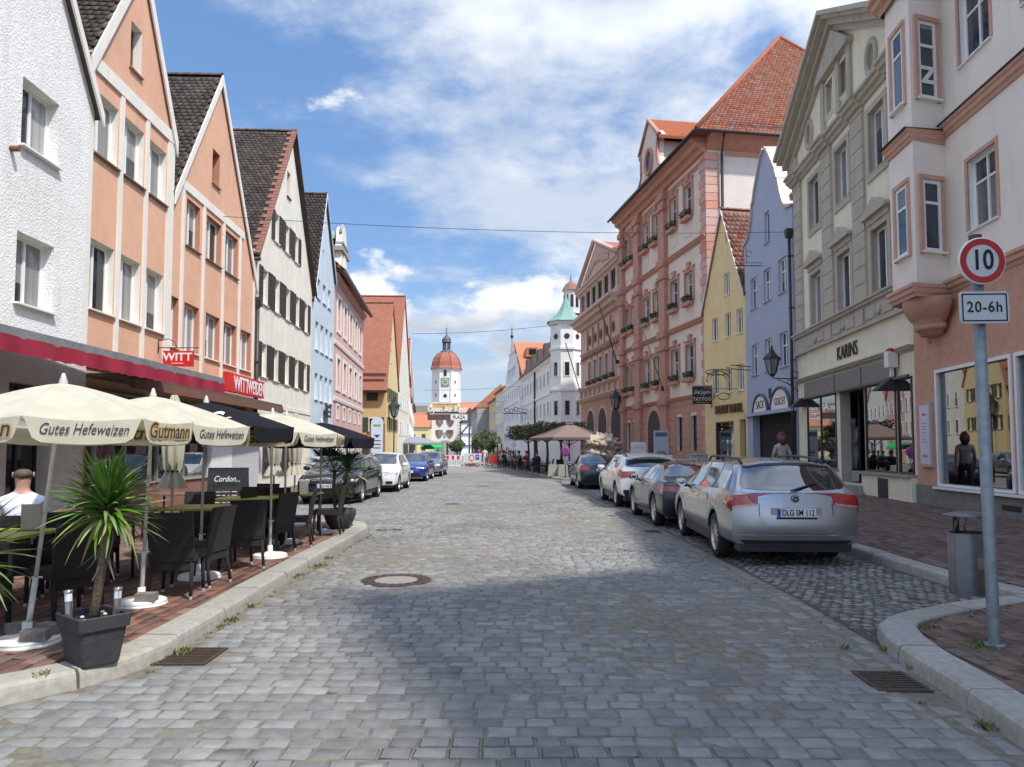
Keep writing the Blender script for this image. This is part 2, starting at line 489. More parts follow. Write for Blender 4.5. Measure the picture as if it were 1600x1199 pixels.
def kerb(name, P, width, side, top=.12, step=1.0, m=M_kerb):
  """P: outer (road side) line; side=+1: the pavement lies to the left of the walking direction"""
  root = MB()
  pts = resample(P, .25)
  def off(i, d_):
    a = pts[max(0, i - 1)]; b = pts[min(len(pts) - 1, i + 1)]; t = (b - a).normalized()
    nrm = Vector((-t.y, t.x, 0)) * side
    return pts[i] + nrm * d_
  o_ = [off(i, .03) for i in range(len(pts))]; i_ = [off(i, width - .03) for i in range(len(pts))]
  root.grid([[(a.x, a.y, -.05), (a.x, a.y, top - .06), (b.x, b.y, top - .06), (b.x, b.y, -.05)] for a, b in zip(o_, i_)], smooth=False)
  base = root.build(name, M_jdark, kind='structure')
  per = max(2, round(step / .25))
  k = 0
  while k < len(pts) - 1:
    e = min(len(pts) - 1, k + per)
    mb = MB(); rows = []
    jz = random.uniform(-.004, .004); jo = random.uniform(-.006, .006)
    for i in range(k, e + 1):
      prof = [(0.0 + jo, -.045), (.012 + jo, top * .55), (.02 + jo, top - .022), (.045 + jo, top), (width - .012, top + .002), (width, top - .01), (width, -.045)]
      g = 0.
      row = []
      for dd, zz in prof:
        q = off(i, dd)
        tdir = (pts[min(len(pts) - 1, i + 1)] - pts[max(0, i - 1)]).normalized()
        if i == k: q = q + tdir * .010
        if i == e: q = q - tdir * .010
        row.append((q.x, q.y, zz + (jz if zz > 0 else 0)))
      rows.append(row)
    mb.grid(rows, smooth=False, flip=(side > 0))
    mb.face(rows[0] if side > 0 else rows[0][::-1]); mb.face(rows[-1][::-1] if side > 0 else rows[-1])
    mb.build('kerbstone', m, base)
    k = e
  return base
kerb('left_kerb', LK, .30, +1)
kerb('left_kerb_far', LK2, .25, +1, step=2.)
kerb('right_kerb_near', RB, .30, -1)
kerb('right_kerb', RK, .25, -1, step=1.)

# --- polygons for the sheets
def poly_mask(P, x, y):
  x = np.asarray(x); y = np.asarray(y); c = np.zeros(x.shape, bool)
  n = len(P)
  for i in range(n):
    x1, y1 = P[i]; x2, y2 = P[(i + 1) % n]
    cond = ((y1 > y) != (y2 > y)) & (x < (x2 - x1) * (y - y1) / (y2 - y1 + 1e-12) + x1)
    c ^= cond
  return c
def offs(P, d_, side):
  P = [Vector((*q, 0)) for q in P]; o = []
  for i in range(len(P)):
    a = P[max(0, i - 1)]; b = P[min(len(P) - 1, i + 1)]; t = (b - a).normalized()
    q = P[i] + Vector((-t.y, t.x, 0)) * side * d_
    o.append((q.x, q.y))
  return o
L_in = offs(LK, .31, 1)
LP = L_in[:-1] + offs(LK2[:], .26, 1) + [(-22., 105.), (-22., 1.)]           # left pavement
LP[0] = (-7.5, 3.66)
RP = offs(RK, .26, -1) + [(16., 80.), (20., -3.), (2.9, -3.)] + offs(RB, .31, -1)[:-1]    # right pavement

GX = [(0., 2.45), (5.2, 2.6), (6.56, 2.68), (7.95, 2.72), (9.3, 2.74), (12.5, 2.68), (18.8, 2.56), (36., 1.9), (60., .2)]
def gx(y): return np.interp(y, [a for a, b in GX], [b for a, b in GX])

road_poly = [(-7.5, 1.), (2.6, 1.)] + [(a, b) for a, b in RB[1:]] + RK[1:]
# road bed
mb = MB(); mb.face([(-9, -8, -.0085), (8, -8, -.0085), (8, 50, -.0085), (-9, 50, -.0085)])
road = mb.build('road', M_joint, kind='structure')
mb = MB(); mb.face([(-8.0, 46, -.012), (6.5, 46, -.012), (6.5, 64, -.012), (-8.0, 64, -.012)]); mb.face([(-18, 64, -.012), (8, 64, -.012), (8, 240, -.012), (-45, 240, -.012)])
mb.build('road_far', M_farroad, kind='structure')

# --- big setts of the carriageway: courses across the street, every course cut into stones
cx, cy, lx, ly = [], [], [], []
yy = 2.2; row = 0
while yy < 47.:
  dy = .142 + random.uniform(-.008, .008)
  xr = float(gx(yy)) - .02
  xl = -6.6 if (yy > 15.5 or yy < 4.4) else -3.6
  x = xl + random.uniform(0, .15)
  while x < xr - .05:
    l = random.uniform(.14, .215)
    if x + l > xr - .06: l = xr - x
    cx.append(x + l / 2); cy.append(yy + dy / 2 + .012 * math.sin(x * 1.7 + row * .05)); lx.append(l - .015); ly.append(dy - .013)
    x += l
  yy += dy; row += 1
cx, cy, lx, ly = map(np.array, (cx, cy, lx, ly))
lkp = [(a + .05, b) for a, b in LK]
bad = poly_mask([(a - .0, b) for a, b in LK] + [(-12, 16), (-12, 3)], cx - .08, cy) | poly_mask([(a, b) for a, b in LK] + [(-12, 16), (-12, 3)], cx, cy - .06)
bad |= (np.hypot(cx + 1.42, cy - 9.06) < .46) | ((np.abs(cx + 2.52) < .3) & (np.abs(cy - 5.76) < .32))
ok = ~bad
cx, cy, lx, ly = cx[ok], cy[ok], lx[ok], ly[ok]
zz = rng.normal(0, .0025, len(cx)) - .003 + .006 * np.sin(cx * .9) * np.sin(cy * .7)
paving('sett', 'setts', cx, cy, lx, ly, zz, rng.normal(0, .025, len(cx)), M_sett, road, 300, inset=.009, tilt=.0012)
# gutter: two lines of stones laid lengthwise beside the parking bay
gx_, gy_, gl_, gw_ = [], [], [], []
for k in (0, 1):
  y = 2.0
  while y < 36.:
    l = random.uniform(.2, .3)
    xx = float(gx(y + l / 2)) + .085 + .17 * k
    ang = 0
    if not (abs(xx - 2.62) < .26 and abs(y + l / 2 - 5.15) < .32): gx_.append(xx); gy_.append(y + l / 2); gl_.append(l - .02); gw_.append(.148)
    y += l
n = len(gx_)
rr = np.array([float(-(gx(y + .5) - gx(y - .5))) for y in gy_])
paving('gutter_stone', 'gutter_stones', gx_, gy_, gw_, gl_, np.full(n, -.008), rr, M_sett, road, 40, tilt=.001)

# --- parking bay: small mosaic setts in wavy lines
mb = MB(); ys_ = [5.7, 8., 12.5, 18.8, 25., 31., 37.4]; mb.grid([[(float(gx(y)) + .35, y, -.0080), (5.2, y, -.0080)] for y in ys_], smooth=False, flip=True)
bay = mb.build('parking_bay', mat('bay_joint', (.06, .055, .045), (.10, .09, .07), scale=10, rough=.95, bump=.6, bscale=90), kind='structure')
px_, py_ = [], []
for j in range(int(31.5 / .112)):
  for i in range(28):
    x = 2.45 + i * .108 + (j % 2) * .05; y = 5.6 + j * .112
    px_.append(x + random.uniform(-.013, .013)); py_.append(y + .07 * math.sin(x * 3.1) + random.uniform(-.012, .012))
px_, py_ = np.array(px_), np.array(py_)
ok = (px_ > gx(py_) + .40) & (px_ < 5.07) & (py_ < 37.0) & ~poly_mask(RB + [(8, 7.6), (8, 1.6)], px_, py_ - .05) & ~poly_mask(RB + [(8, 7.6), (8, 1.6)], px_ + .05, py_)
px_, py_ = px_[ok], py_[ok]; n = len(px_)
paving('mosaic_sett', 'mosaic_setts', px_, py_, rng.uniform(.078, .1, n), rng.uniform(.078, .1, n), rng.normal(-.004, .003, n), rng.normal(0, .16, n), M_mosaic, bay, 220, inset=.014, tilt=.002)

# --- pavements: a bed sheet and clinker bricks
def slope_z(x, y):
  """the right pavement rises towards the houses"""
  return .112 + np.clip((np.asarray(x) - 5.4) / 3.8, 0, 1.6) * .245 * np.clip((np.asarray(y) - 2) / 8., 0, 1)
def sheet(name, P, zf, m, **kw):
  bm = bmesh.new(); vs = [bm.verts.new((x, y, 0)) for x, y in P]; bm.faces.new(vs)
  for c_ in np.arange(4, 16.1, 2.):
    bmesh.ops.bisect_plane(bm, geom=bm.verts[:] + bm.edges[:] + bm.faces[:], plane_co=(c_ + 1.4, 0, 0), plane_no=(1, 0, 0))
  for c_ in (2., 6., 10.):
    bmesh.ops.bisect_plane(bm, geom=bm.verts[:] + bm.edges[:] + bm.faces[:], plane_co=(0, c_, 0), plane_no=(0, 1, 0))
  bmesh.ops.triangulate(bm, faces=bm.faces[:])
  for v in bm.verts: v.co.z = float(zf(v.co.x, v.co.y))
  me = bpy.data.meshes.new(name); bm.to_mesh(me); bm.free(); me.materials.append(m)
  if sum(p_.normal.z for p_ in me.polygons) < 0: me.flip_normals()
  return obj(name, me, None, kind='structure', **kw)
pl = sheet('left_pavement', LP, lambda x, y: .085 if y < 45 else .10, M_jdark)
pr = sheet('right_pavement', RP, lambda x, y: slope_z(x, y) - .025, M_jdark)
def bricks(P, x0, x1, y0, y1, bl, bw, zf, m, parent, n_ind, name, slope=0.):
  X, Y, RR = [], [], []
  ny = int((y1 - y0) / bl); nx = int((x1 - x0) / bw)
  I, J = np.meshgrid(np.arange(nx), np.arange(ny), indexing='ij')
  X = x0 + (I + .5) * bw; Y = y0 + (J + .5 + .5 * (I % 2)) * bl
  X, Y = X.ravel(), Y.ravel()
  ok = poly_mask(P, X - .03, Y) & poly_mask(P, X + .03, Y) & poly_mask(P, X, Y - bl * .35) & poly_mask(P, X, Y + bl * .35)
  X, Y = X[ok], Y[ok]; n = len(X)
  zz = np.array([float(zf(a, b)) for a, b in zip(X, Y)]) + rng.normal(0, .0012, n)
  return paving('brick', name, X, Y, np.full(n, bw - .007), np.full(n, bl - .007), zz, rng.normal(0, .01, n), m, parent, n_ind, h=.03, inset=.005, tilt=.001, slope=slope)
bricks(LP, -8.6, -2.9, 3.6, 40., .24, .12, lambda x, y: .112, M_clinker, pl, 300, 'bricks')
bricks(RP, 2.9, 11.5, 1.5, 40., .22, .11, lambda x, y: slope_z(x, y), M_clinkb, pr, 300, 'bricks', slope=.06)
mb = MB(); mb.face([(-14, 40, .108), (-6.95, 40, .108), (-12.8, 105, .108), (-22, 105, .108)])
mb.face([(5.2, 40, .20), (12, 40, .38), (7, 80, .30), (-3, 80, .13)]); 
mb.face([(2.5, 40, .125), (5.21, 40, .201), (-3, 80, .131), (-3.1, 80, .125)])
mb.build('pavement_far', M_farclink, kind='structure')

# weeds in the joints, along the kerbs
mb = MB()
def tuft(x, y, z_, n, r, h):
  for _ in range(n):
    a = random.uniform(0, 6.28); q = r * random.random(); bx, by = x + q * math.cos(a), y + q * math.sin(a) * 1.3
    a2 = random.uniform(0, 6.28); l = h * random.uniform(.5, 1.2); wd = random.uniform(.003, .008)
    tx, ty = bx + math.cos(a2) * l * .7, by + math.sin(a2) * l * .7
    mb.face([(bx - wd, by, z_), (bx + wd, by, z_), (tx + wd * .3, ty, z_ + l), (tx - wd * .3, ty, z_ + l)])
for x, y, n, r in [(-2.60, 5.86, 70, .07), (-2.62, 6.9, 60, .08), (-2.66, 7.5, 30, .06), (-2.7, 9.3, 90, .16), (-2.62, 10.1, 110, .2), (-2.72, 10.8, 40, .1), (2.95, 5.4, 40, .06), (3.0, 5.9, 60, .07), (2.72, 4.3, 50, .06), (2.68, 5.95, 20, .05)]:
  tuft(x, y, .0, n, r, .035)
for x, y, n, r in [(3.55, 5.6, 90, .12), (3.48, 6.2, 40, .1), (3.9, 5.1, 60, .3), (-3.55, 4.75, 30, .08), (-3.1, 4.9, 30, .06), (4.3, 5.6, 40, .3)]:
  tuft(x, y, .112, n, r, .03)
for _ in range(45):
  y = random.uniform(4.5, 30); tuft(float(gx(y)) + random.choice((0, .17, .34)), y, -.005, 6, .03, .018)
for _ in range(40):
  y = random.uniform(5.2, 14); tuft(-2.66 + random.uniform(-.02, .05), y, -.005, 7, .04, .022)
mb.build('weeds', M_weed, kind='stuff')

# drain grates and manhole
def grate(x, y, w_, l_, rz, nb, label, z0=.0):
  t = thing('drain_grate', label, 'drain grate', (x, y, z0), rz)
  f = MB(); e = .028
  f.box(-w_/2, w_/2, -l_/2, -l_/2+e, -.04, .004).box(-w_/2, w_/2, l_/2-e, l_/2, -.04, .004).box(-w_/2, -w_/2+e, -l_/2+e, l_/2-e, -.04, .004).box(w_/2-e, w_/2, -l_/2+e, l_/2-e, -.04, .004)
  f.build('frame', M_iron, t)
  MB().box(-w_/2+.01, w_/2-.01, -l_/2+.01, l_/2-.01, -.021, -.019).build('sump', mat('black_void', (.01, .01, .01), rough=1.), t)
  bar = MB().box(-w_/2+e, w_/2-e, -.011, .011, -.03, .002).mesh('bar', [M_iron])
  for k in range(nb):
    obj('bar', bar, t, (0, -l_/2 + e + (l_ - 2*e) * (k + .5) / nb, 0))
  return t
grate(-2.50, 5.76, .42, .46, 0, 9, 'iron drain grate beside the left kerb near the square planter')
grate(2.62, 5.15, .36, .44, -.04, 8, 'rusty iron drain grate beside the curved right kerb')
grate(2.75, 14.4, .30, .34, 0, 6, 'small iron drain grate in the gutter beside the dark coupe')
grate(-2.45, 14.6, .5, .3, 0, 5, 'narrow drain grate at the far corner of the left kerb')
t = thing('manhole_cover', 'round manhole cover with a concrete centre and an iron ring in the setts', 'manhole cover', (-1.42, 9.06, 0))
MB().lathe([(.43, -.03), (.43, .001), (.395, .003), (.39, -.004)], 40, smooth=False).build('frame', M_iron, t)
MB().lathe([(.385, -.004), (.385, .002), (.27, .002), (.265, -.002)], 40, smooth=False).build('ring', M_iron, t)
mb = MB(); mb.disc((0, 0, .0), .262, 40); mb.build('concrete_infill', mat('manhole_concrete', (.30, .27, .225), (.22, .20, .17), scale=25, rough=.9, bump=.5, bscale=90), t)
rib = MB().tube([(.285, 0, .003), (.37, 0, .003)], .008, 4).mesh('rib', [M_iron])
for k in range(20): obj('rib', rib, t, rot=(0, 0, k * math.pi / 10))
for (x, y) in [(-1.75, 21.5), (-1.3, 32.)]:
  t = thing('gully_lid', 'small iron gully lid in the sunny road' if y < 25 else 'distant iron gully lid in the road before the blue car', 'gully lid', (x, y, .002))
  MB().lathe([(.0, .002), (.22, .002), (.24, -.01)], 20).build('lid', M_iron, t)
# ================================================================== houses
M_white_fr = mat('window_frame_white', (.84, .84, .82), (.80, .80, .78), rough=.35, spec=.5)
M_pane = glass_mat('window_pane', (.03, .035, .04), (.44, .43, .41), .9, thr=.25)
M_pane_dark = glass_mat('window_pane_dark', (.025, .03, .035), (.2, .2, .2), .5, thr=.8)
M_pane_sky = glass_mat('window_pane_shade', (.05, .065, .085), (.38, .37, .35), .7, thr=.62)
M_tile_dark = mat('roof_tile_dark', (.105, .078, .060), (.066, .05, .041), scale=3, rough=.9, bump=.4, bscale=50, island=.35)
M_tile_red = mat('roof_tile_red', (.33, .135, .088), (.27, .11, .072), scale=3, rough=.9, bump=.2, bscale=50, island=.13)
M_tile_brown = mat('roof_tile_brown', (.30, .13, .09), (.22, .10, .075), scale=3, rough=.85, bump=.3, bscale=50, island=.25)
M_under = mat('roof_boards', (.17, .12, .085), (.12, .09, .07), rough=.9)
M_zinc = mat('zinc_sheet', (.36, .37, .38), (.28, .29, .3), rough=.45, metal=.5)
M_pipe = mat('rain_pipe_dark', (.035, .028, .025), (.05, .04, .035), rough=.5)
M_black = mat('black_metal', (.018, .018, .02), (.03, .03, .03), rough=.5)
M_sillg = mat('sill_sheet', (.20, .13, .09), (.16, .11, .08), rough=.5)
M_stone = mat('grey_stone', (.36, .34, .30), (.30, .285, .25), scale=8, rough=.9, bump=.3, streak=.3)

def win_mesh(w_, h_, mull, trans, fw, m, key, depth=.06):
  k = (round(w_, 2), round(h_, 2), mull, trans, fw, key)
  if k in WC: return WC[k]
  mb = MB(); d0, d1 = 0., depth
  mb.box(0, fw, d0, d1, 0, h_).box(w_ - fw, w_, d0, d1, 0, h_).box(fw, w_ - fw, d0, d1, 0, fw).box(fw, w_ - fw, d0, d1, h_ - fw, h_)
  xs = [fw] + [v for v in mull] + [w_ - fw] if mull else [fw, w_ - fw]
  zs = [fw] + [v for v in trans] + [h_ - fw] if trans else [fw, h_ - fw]
  for v in (mull or ()): mb.box(v - fw * .5, v + fw * .5, d0 - .006, d1 - .008, fw, h_ - fw)
  for v in (trans or ()): mb.box(fw, w_ - fw, d0 - .003, d1 - .004, v - fw * .4, v + fw * .4)
  fr = mb.mesh('window', [m])
  panes = []
  for a, b in zip(xs, xs[1:]):
    for c, d_ in zip(zs, zs[1:]): panes.append((a, c, b - a, d_ - c))
  WC[k] = (fr, panes)
  return WC[k]
WC = {}; PC = {}
def pane_mesh(w_, h_, m):
  k = (round(w_, 2), round(h_, 2), m.name)
  if k not in PC: PC[k] = MB().box(0, w_, 0, .012, 0, h_).mesh('pane', [m])
  return PC[k]

class House:
  def __init__(s, name, label, side, Yn, Yf, X0, sl, z0=.1, group=None, cat='house'):
    s.k = math.sqrt(1 + sl * sl); s.side = side; s.Yn, s.Yf, s.z0 = Yn, Yf, z0
    s.W = (Yf - Yn) * s.k
    if side == 'L': o = (X0 + sl * Yn, Yn, 0); rz = math.atan2(1, sl)
    else: o = (X0 + sl * Yf, Yf, 0); rz = math.atan2(-1, -sl)
    s.root = thing(name, label, cat, o, rz, group)
    s.op = []      # openings u0,u1,z0,z1
    s.cnt = 0
  def u(s, Y): return (Y - s.Yn) * s.k if s.side == 'L' else (s.Yf - Y) * s.k
  def uu(s, a, b):
    a, b = s.u(a), s.u(b); return (min(a, b), max(a, b))
  def window(s, Ya, Yb, z0, z1, r=.16, mull=(.5,), trans=(), fw=.055, m=None, pm=None, sill=None, sillm=None, sur=None, surm=None, surw=.12, surd=.03, head=None, shut=None, shutm=None, name='window', label=None, nopane=False, cut=True, local=False, sillw=.05, silld=.06, sillh=.035):
    u0, u1 = (min(Ya, Yb), max(Ya, Yb)) if local else s.uu(Ya, Yb); w_, h_ = u1 - u0, z1 - z0
    if cut: s.op.append((u0, u1, z0, z1))
    m = m or M_white_fr; pm = pm or M_pane
    fr, panes = win_mesh(w_, h_, tuple(round(w_ * v, 3) for v in mull), tuple(round(h_ * v, 3) for v in trans), fw, m, m.name)
    dy = r if cut else -.07
    wo = obj(name, fr, s.root, (u0, dy, z0))
    if label: wo['label'] = label
    if not nopane:
      for (a, c, pw, ph) in panes: obj('pane', pane_mesh(pw, ph, pm), wo, (a, .025, c))
    if sill is not False:
      ms = sillm or m
      MB().box(-sillw, w_ + sillw, -dy - silld, .0 if not cut else -.002, -sillh, -.002).build('sill', ms, wo)
    if sur:
      mb = MB(); y0, y1 = -dy - surd, -dy + .02
      mb.box(-surw, 0, y0, y1, -surw * .0 - .0, h_).box(w_, w_ + surw, y0, y1, 0, h_).box(-surw, w_ + surw, y0, y1, h_, h_ + surw)
      if sur == 'full': mb.box(-surw, w_ + surw, y0, y1, -surw - (.036 if sill is not False else 0), -(.036 if sill is not False else 0))
      if head == 'ped':
        ph = w_ * .34
        mb.prism([(-surw * 1.7, h_ + surw + .16), (w_ + surw * 1.7, h_ + surw + .16), (w_ + surw * 1.7, h_ + surw + .24), (w_ / 2, h_ + surw + .24 + ph), (-surw * 1.7, h_ + surw + .24)], y0 - .16, y1)
        mb.box(-surw, w_ + surw, y0 - .04, y1, h_ + surw, h_ + surw + .155)
      if head == 'scroll':
        mb.box(-surw * 1.35, -.03, y0 - .04, y1, h_ + surw, h_ + surw + .07).box(w_ + .03, w_ + surw * 1.35, y0 - .04, y1, h_ + surw, h_ + surw + .07)
        mb.prism([(w_ * .28, h_ + surw), (w_ * .72, h_ + surw), (w_ * .66, h_ + surw + .2), (w_ * .78, h_ + surw + .3), (w_ * .5, h_ + surw + .38), (w_ * .22, h_ + surw + .3), (w_ * .34, h_ + surw + .2)], y0 - .05, y1)
      mb.build('surround', surm or m, wo)
    if shut:
      sm = shutm
      for sgn, ux in ((-1, -shut - .01), (1, w_ + .01)):
        mb = MB(); y0 = -dy - .05
        mb.box(ux, ux + .045, y0, y0 + .04, -.02, h_ + .02).box(ux + shut - .045, ux + shut, y0, y0 + .04, -.02, h_ + .02)
        nsl = max(6, int(h_ / .085))
        for q in range(nsl):
          zc = -.02 + (h_ + .04) * (q + .5) / nsl
          mb.box(ux + .045, ux + shut - .045, y0 + .008 + .012 * (q % 2), y0 + .036, zc - (h_ + .04) / nsl * .42, zc + (h_ + .04) / nsl * .42)
        mb.build('shutter', sm, s.root, (u0, dy, z0))
    return wo
  def wall(s, ztop=None, gable=None, m=None, outl=None, depth=9., name='wall', zb=None, sides=True, revm=None, th=.22):
    """outl: list of (z, u_left, u_right), monotone in z. gable=(u_apex, z_apex, z_eave_left, z_eave_right)"""
    W = s.W; zb = 0. if zb is None else zb
    if gable:
      ua, za, zl, zr = gable
      if outl is None:
        zs = sorted({zb, zl, zr, za}); outl = []
        for z_ in zs:
          l = 0. if z_ <= zl else ua * (z_ - zl) / (za - zl)
          r = W if z_ <= zr else W - (W - ua) * (z_ - zr) / (za - zr)
          outl.append((z_, l, r))
    if outl is None: outl = [(zb, 0, W), (ztop, 0, W)]
    OZ = [o[0] for o in outl]
    def L(z_): return float(np.interp(z_, OZ, [o[1] for o in outl]))
    def Rr(z_): return float(np.interp(z_, OZ, [o[2] for o in outl]))
    zs = sorted(set([round(v, 4) for v in OZ] + [round(v, 4) for o in s.op for v in (o[2], o[3]) if OZ[0] < v < OZ[-1]]))
    mb = MB()
    for za_, zb_ in zip(zs, zs[1:]):
      if zb_ - za_ < 1e-5: continue
      mid = (za_ + zb_) / 2
      ops = sorted([o for o in s.op if o[2] < mid < o[3]])
      cur = (L(za_), L(zb_))
      for o in ops:
        mb.face([(cur[0], 0, za_), (o[0], 0, za_), (o[0], 0, zb_), (cur[1], 0, zb_)]); cur = (o[1], o[1])
      mb.face([(cur[0], 0, za_), (Rr(za_), 0, za_), (Rr(zb_), 0, zb_), (cur[1], 0, zb_)])
    mb.cur = 1 if revm else 0
    for (a, b, c, d_) in s.op:
      rd = .3
      mb.face([(a, 0, c), (a, 0, d_), (a, rd, d_), (a, rd, c)]); mb.face([(b, 0, c), (b, rd, c), (b, rd, d_), (b, 0, d_)])
      mb.face([(a, 0, d_), (b, 0, d_), (b, rd, d_), (a, rd, d_)]); mb.face([(a, 0, c), (a, rd, c), (b, rd, c), (b, 0, c)])
    mb.cur = 0
    if sides:
      zl, zr = (gable[2], gable[3]) if gable else (OZ[-1], OZ[-1])
      if not gable and len(outl) > 2: zl = zr = min(o[0] for o in outl if abs(o[1]) > 1e-4 or o[0] == OZ[-1])
      mb.face([(0, 0, zb), (0, 0, zl), (0, depth, zl), (0, depth, zb)]); mb.face([(W, 0, zb), (W, depth, zb), (W, depth, zr), (W, 0, zr)])
    # an inner dark wall closes the rooms
    return mb.build(name, [m] + ([revm] if revm else []), s.root)
  def inner(s, ztop, m=None):
    MB().box(.05, s.W - .05, .34, .36, 0, ztop).build('inner_wall', m or mat('room_dark', (.03, .028, .025), rough=1.), s.root)
  def band(s, z0, z1, d_, m, Ya=None, Yb=None, name='band', prof=None):
    u0, u1 = (0, s.W) if Ya is None else s.uu(Ya, Yb)
    mb = MB()
    if prof: mb.prism([(-d_ * a, lerp(z0, z1, b)) for a, b in prof], u0, u1, axis='x')
    else: mb.box(u0, u1, -d_, .02, z0, z1)
    return mb.build(name, m, s.root)
  def pilaster(s, Yc, w_, z0, z1, d_, m, name='pilaster'):
    uc = s.u(Yc)
    return MB().box(uc - w_ / 2, uc + w_ / 2, -d_, .02, z0, z1).build(name, m, s.root)
  def gable_roof(s, ua, za, zl, zr, m, depth=9., oh=.15, tiles=None, verge=None, vm=None, vw=.16, n_ind=0, eaveL=.25, eaveR=.25, tw=.18, th_=.17, far=True):
    """ridge perpendicular to the street. tiles: 'L','R' or both: slope that gets real tiles"""
    W = s.W
    sl_l = (za - zl) / ua; sl_r = (za - zr) / (W - ua)
    lx, lz = -eaveL, zl - eaveL * sl_l; rx, rz = W + eaveR, zr - eaveR * sl_r
    mb = MB(); t_ = .10
    for (x0, z0_, x1, z1_) in ((lx, lz, ua, za), (rx, rz, ua, za)):
      mb.prism([(x0, z0_ + .01), (x1, z1_ + .01), (x1, z1_ + t_), (x0, z0_ + t_)], -oh, depth)
    rf = mb.build('roof', [m], s.root)
    if verge:
      mb = MB()
      for (x0, z0_, x1, z1_) in ((lx, lz, ua, za), (rx, rz, ua, za)):
        dirx = 1 if x1 > x0 else -1
        mb.prism([(x0, z0_ - vw), (x1, z1_ - vw), (x1, z1_ + .12), (x0, z0_ + .12)], -oh - .03, -oh + .01 if oh > .05 else .0)
      mb.build('verge_board', vm or M_white_fr, rf)
    for sd in (tiles or ''):
      if sd == 'L': a, b = Vector((lx, 0, lz + t_)), Vector((ua, 0, za + t_))
      else: a, b = Vector((rx, 0, rz + t_)), Vector((ua, 0, za + t_))
      tile_field(rf, a, b, Vector((0, 1, 0)), -oh, min(depth, 7.5), m, tw, th_, n_ind)
      if sd == 'L' or True:
        rr = MB()
        nn = int((min(depth, 7.5) + oh) / .33)
    # ridge tiles
    rm = MB().lathe([(.105, 0), (.085, .36)], 8, axis='y', arc=(0, .5)).mesh('ridge_tile', [m])
    nn = int((min(depth, 8) + oh) / .33)
    for q in range(nn): obj('ridge_tile', rm, rf, (ua, -oh + q * .33, za + t_ - .02))
    return rf

def tile_field(parent, a, b, across, c0, c1, m, tw, th_, n_ind, outfirst=True):
  """beaver-tail tiles on the slope a (eave) -> b (ridge); across: unit vector of the courses"""
  up = (b - a); Ls = up.length; up = up.normalized(); nrm = across.cross(up).normalized()
  if nrm.z < 0: nrm = -nrm
  nr = int(Ls / th_); nc = int((c1 - c0) / tw)
  P = np.zeros((nr * nc, 8, 3)); k = 0
  A = np.array(a); U = np.array(up); C = np.array(across); N = np.array(nrm)
  I, J = np.meshgrid(np.arange(nr), np.arange(nc), indexing='ij'); I = I.ravel(); J = J.ravel()
  s0 = I * th_; c_ = c0 + (J + .5 * (I % 2)) * tw
  n = len(I); jit = rng.normal(0, .005, n); jn = rng.normal(0, .003, n); wav = .012 * np.sin(c_ * 1.3 + s0 * .5) + .008 * np.sin(s0 * 3.1 + c_ * 2.)
  def pt(ds, dc, dn): return A[None] + U[None] * (s0 + ds + jit)[:, None] + C[None] * (c_ + dc)[:, None] + N[None] * (dn + jn + wav)[:, None]
  g = tw - .008
  P[:, 0] = pt(-.01, 0, .018); P[:, 1] = pt(-.01, g, .018); P[:, 2] = pt(-.01, g, .042); P[:, 3] = pt(-.01, 0, .042)
  P[:, 4] = pt(th_ * 1.15, 0, .0); P[:, 5] = pt(th_ * 1.15, g, .0); P[:, 6] = pt(th_ * 1.15, g, .02); P[:, 7] = pt(th_ * 1.15, 0, .02)
  q = np.array([(0, 1, 2, 3), (3, 2, 6, 7), (0, 3, 7, 4), (1, 5, 6, 2)])
  Mw = np.array(parent.matrix_world if parent.parent is None else parent.parent.matrix_basis @ parent.matrix_basis)
  cen = P[:, 3] @ Mw[:3, :3].T + Mw[:3, 3]
  order = np.argsort(np.linalg.norm(cen - np.array([0, 0, 1.6]), axis=1) + np.where((np.abs(cen[:, 0]) > cen[:, 1] * .7) | (cen[:, 2] - 1.6 > cen[:, 1] * .62), 100, 0))
  ind, oth = order[:n_ind], order[n_ind:]
  F = q[None] + (np.arange(len(oth)) * 8)[:, None, None]
  obj('tiles', np_mesh('tiles', P[oth], F.reshape(-1, 4), m), parent, kind='stuff')
  if n_ind:
    base = P[ind[0]] - P[ind[0]][3]
    me = np_mesh('tile', base[None], q, m)
    for i in ind: obj('tile', me, parent, tuple(P[i][3]))

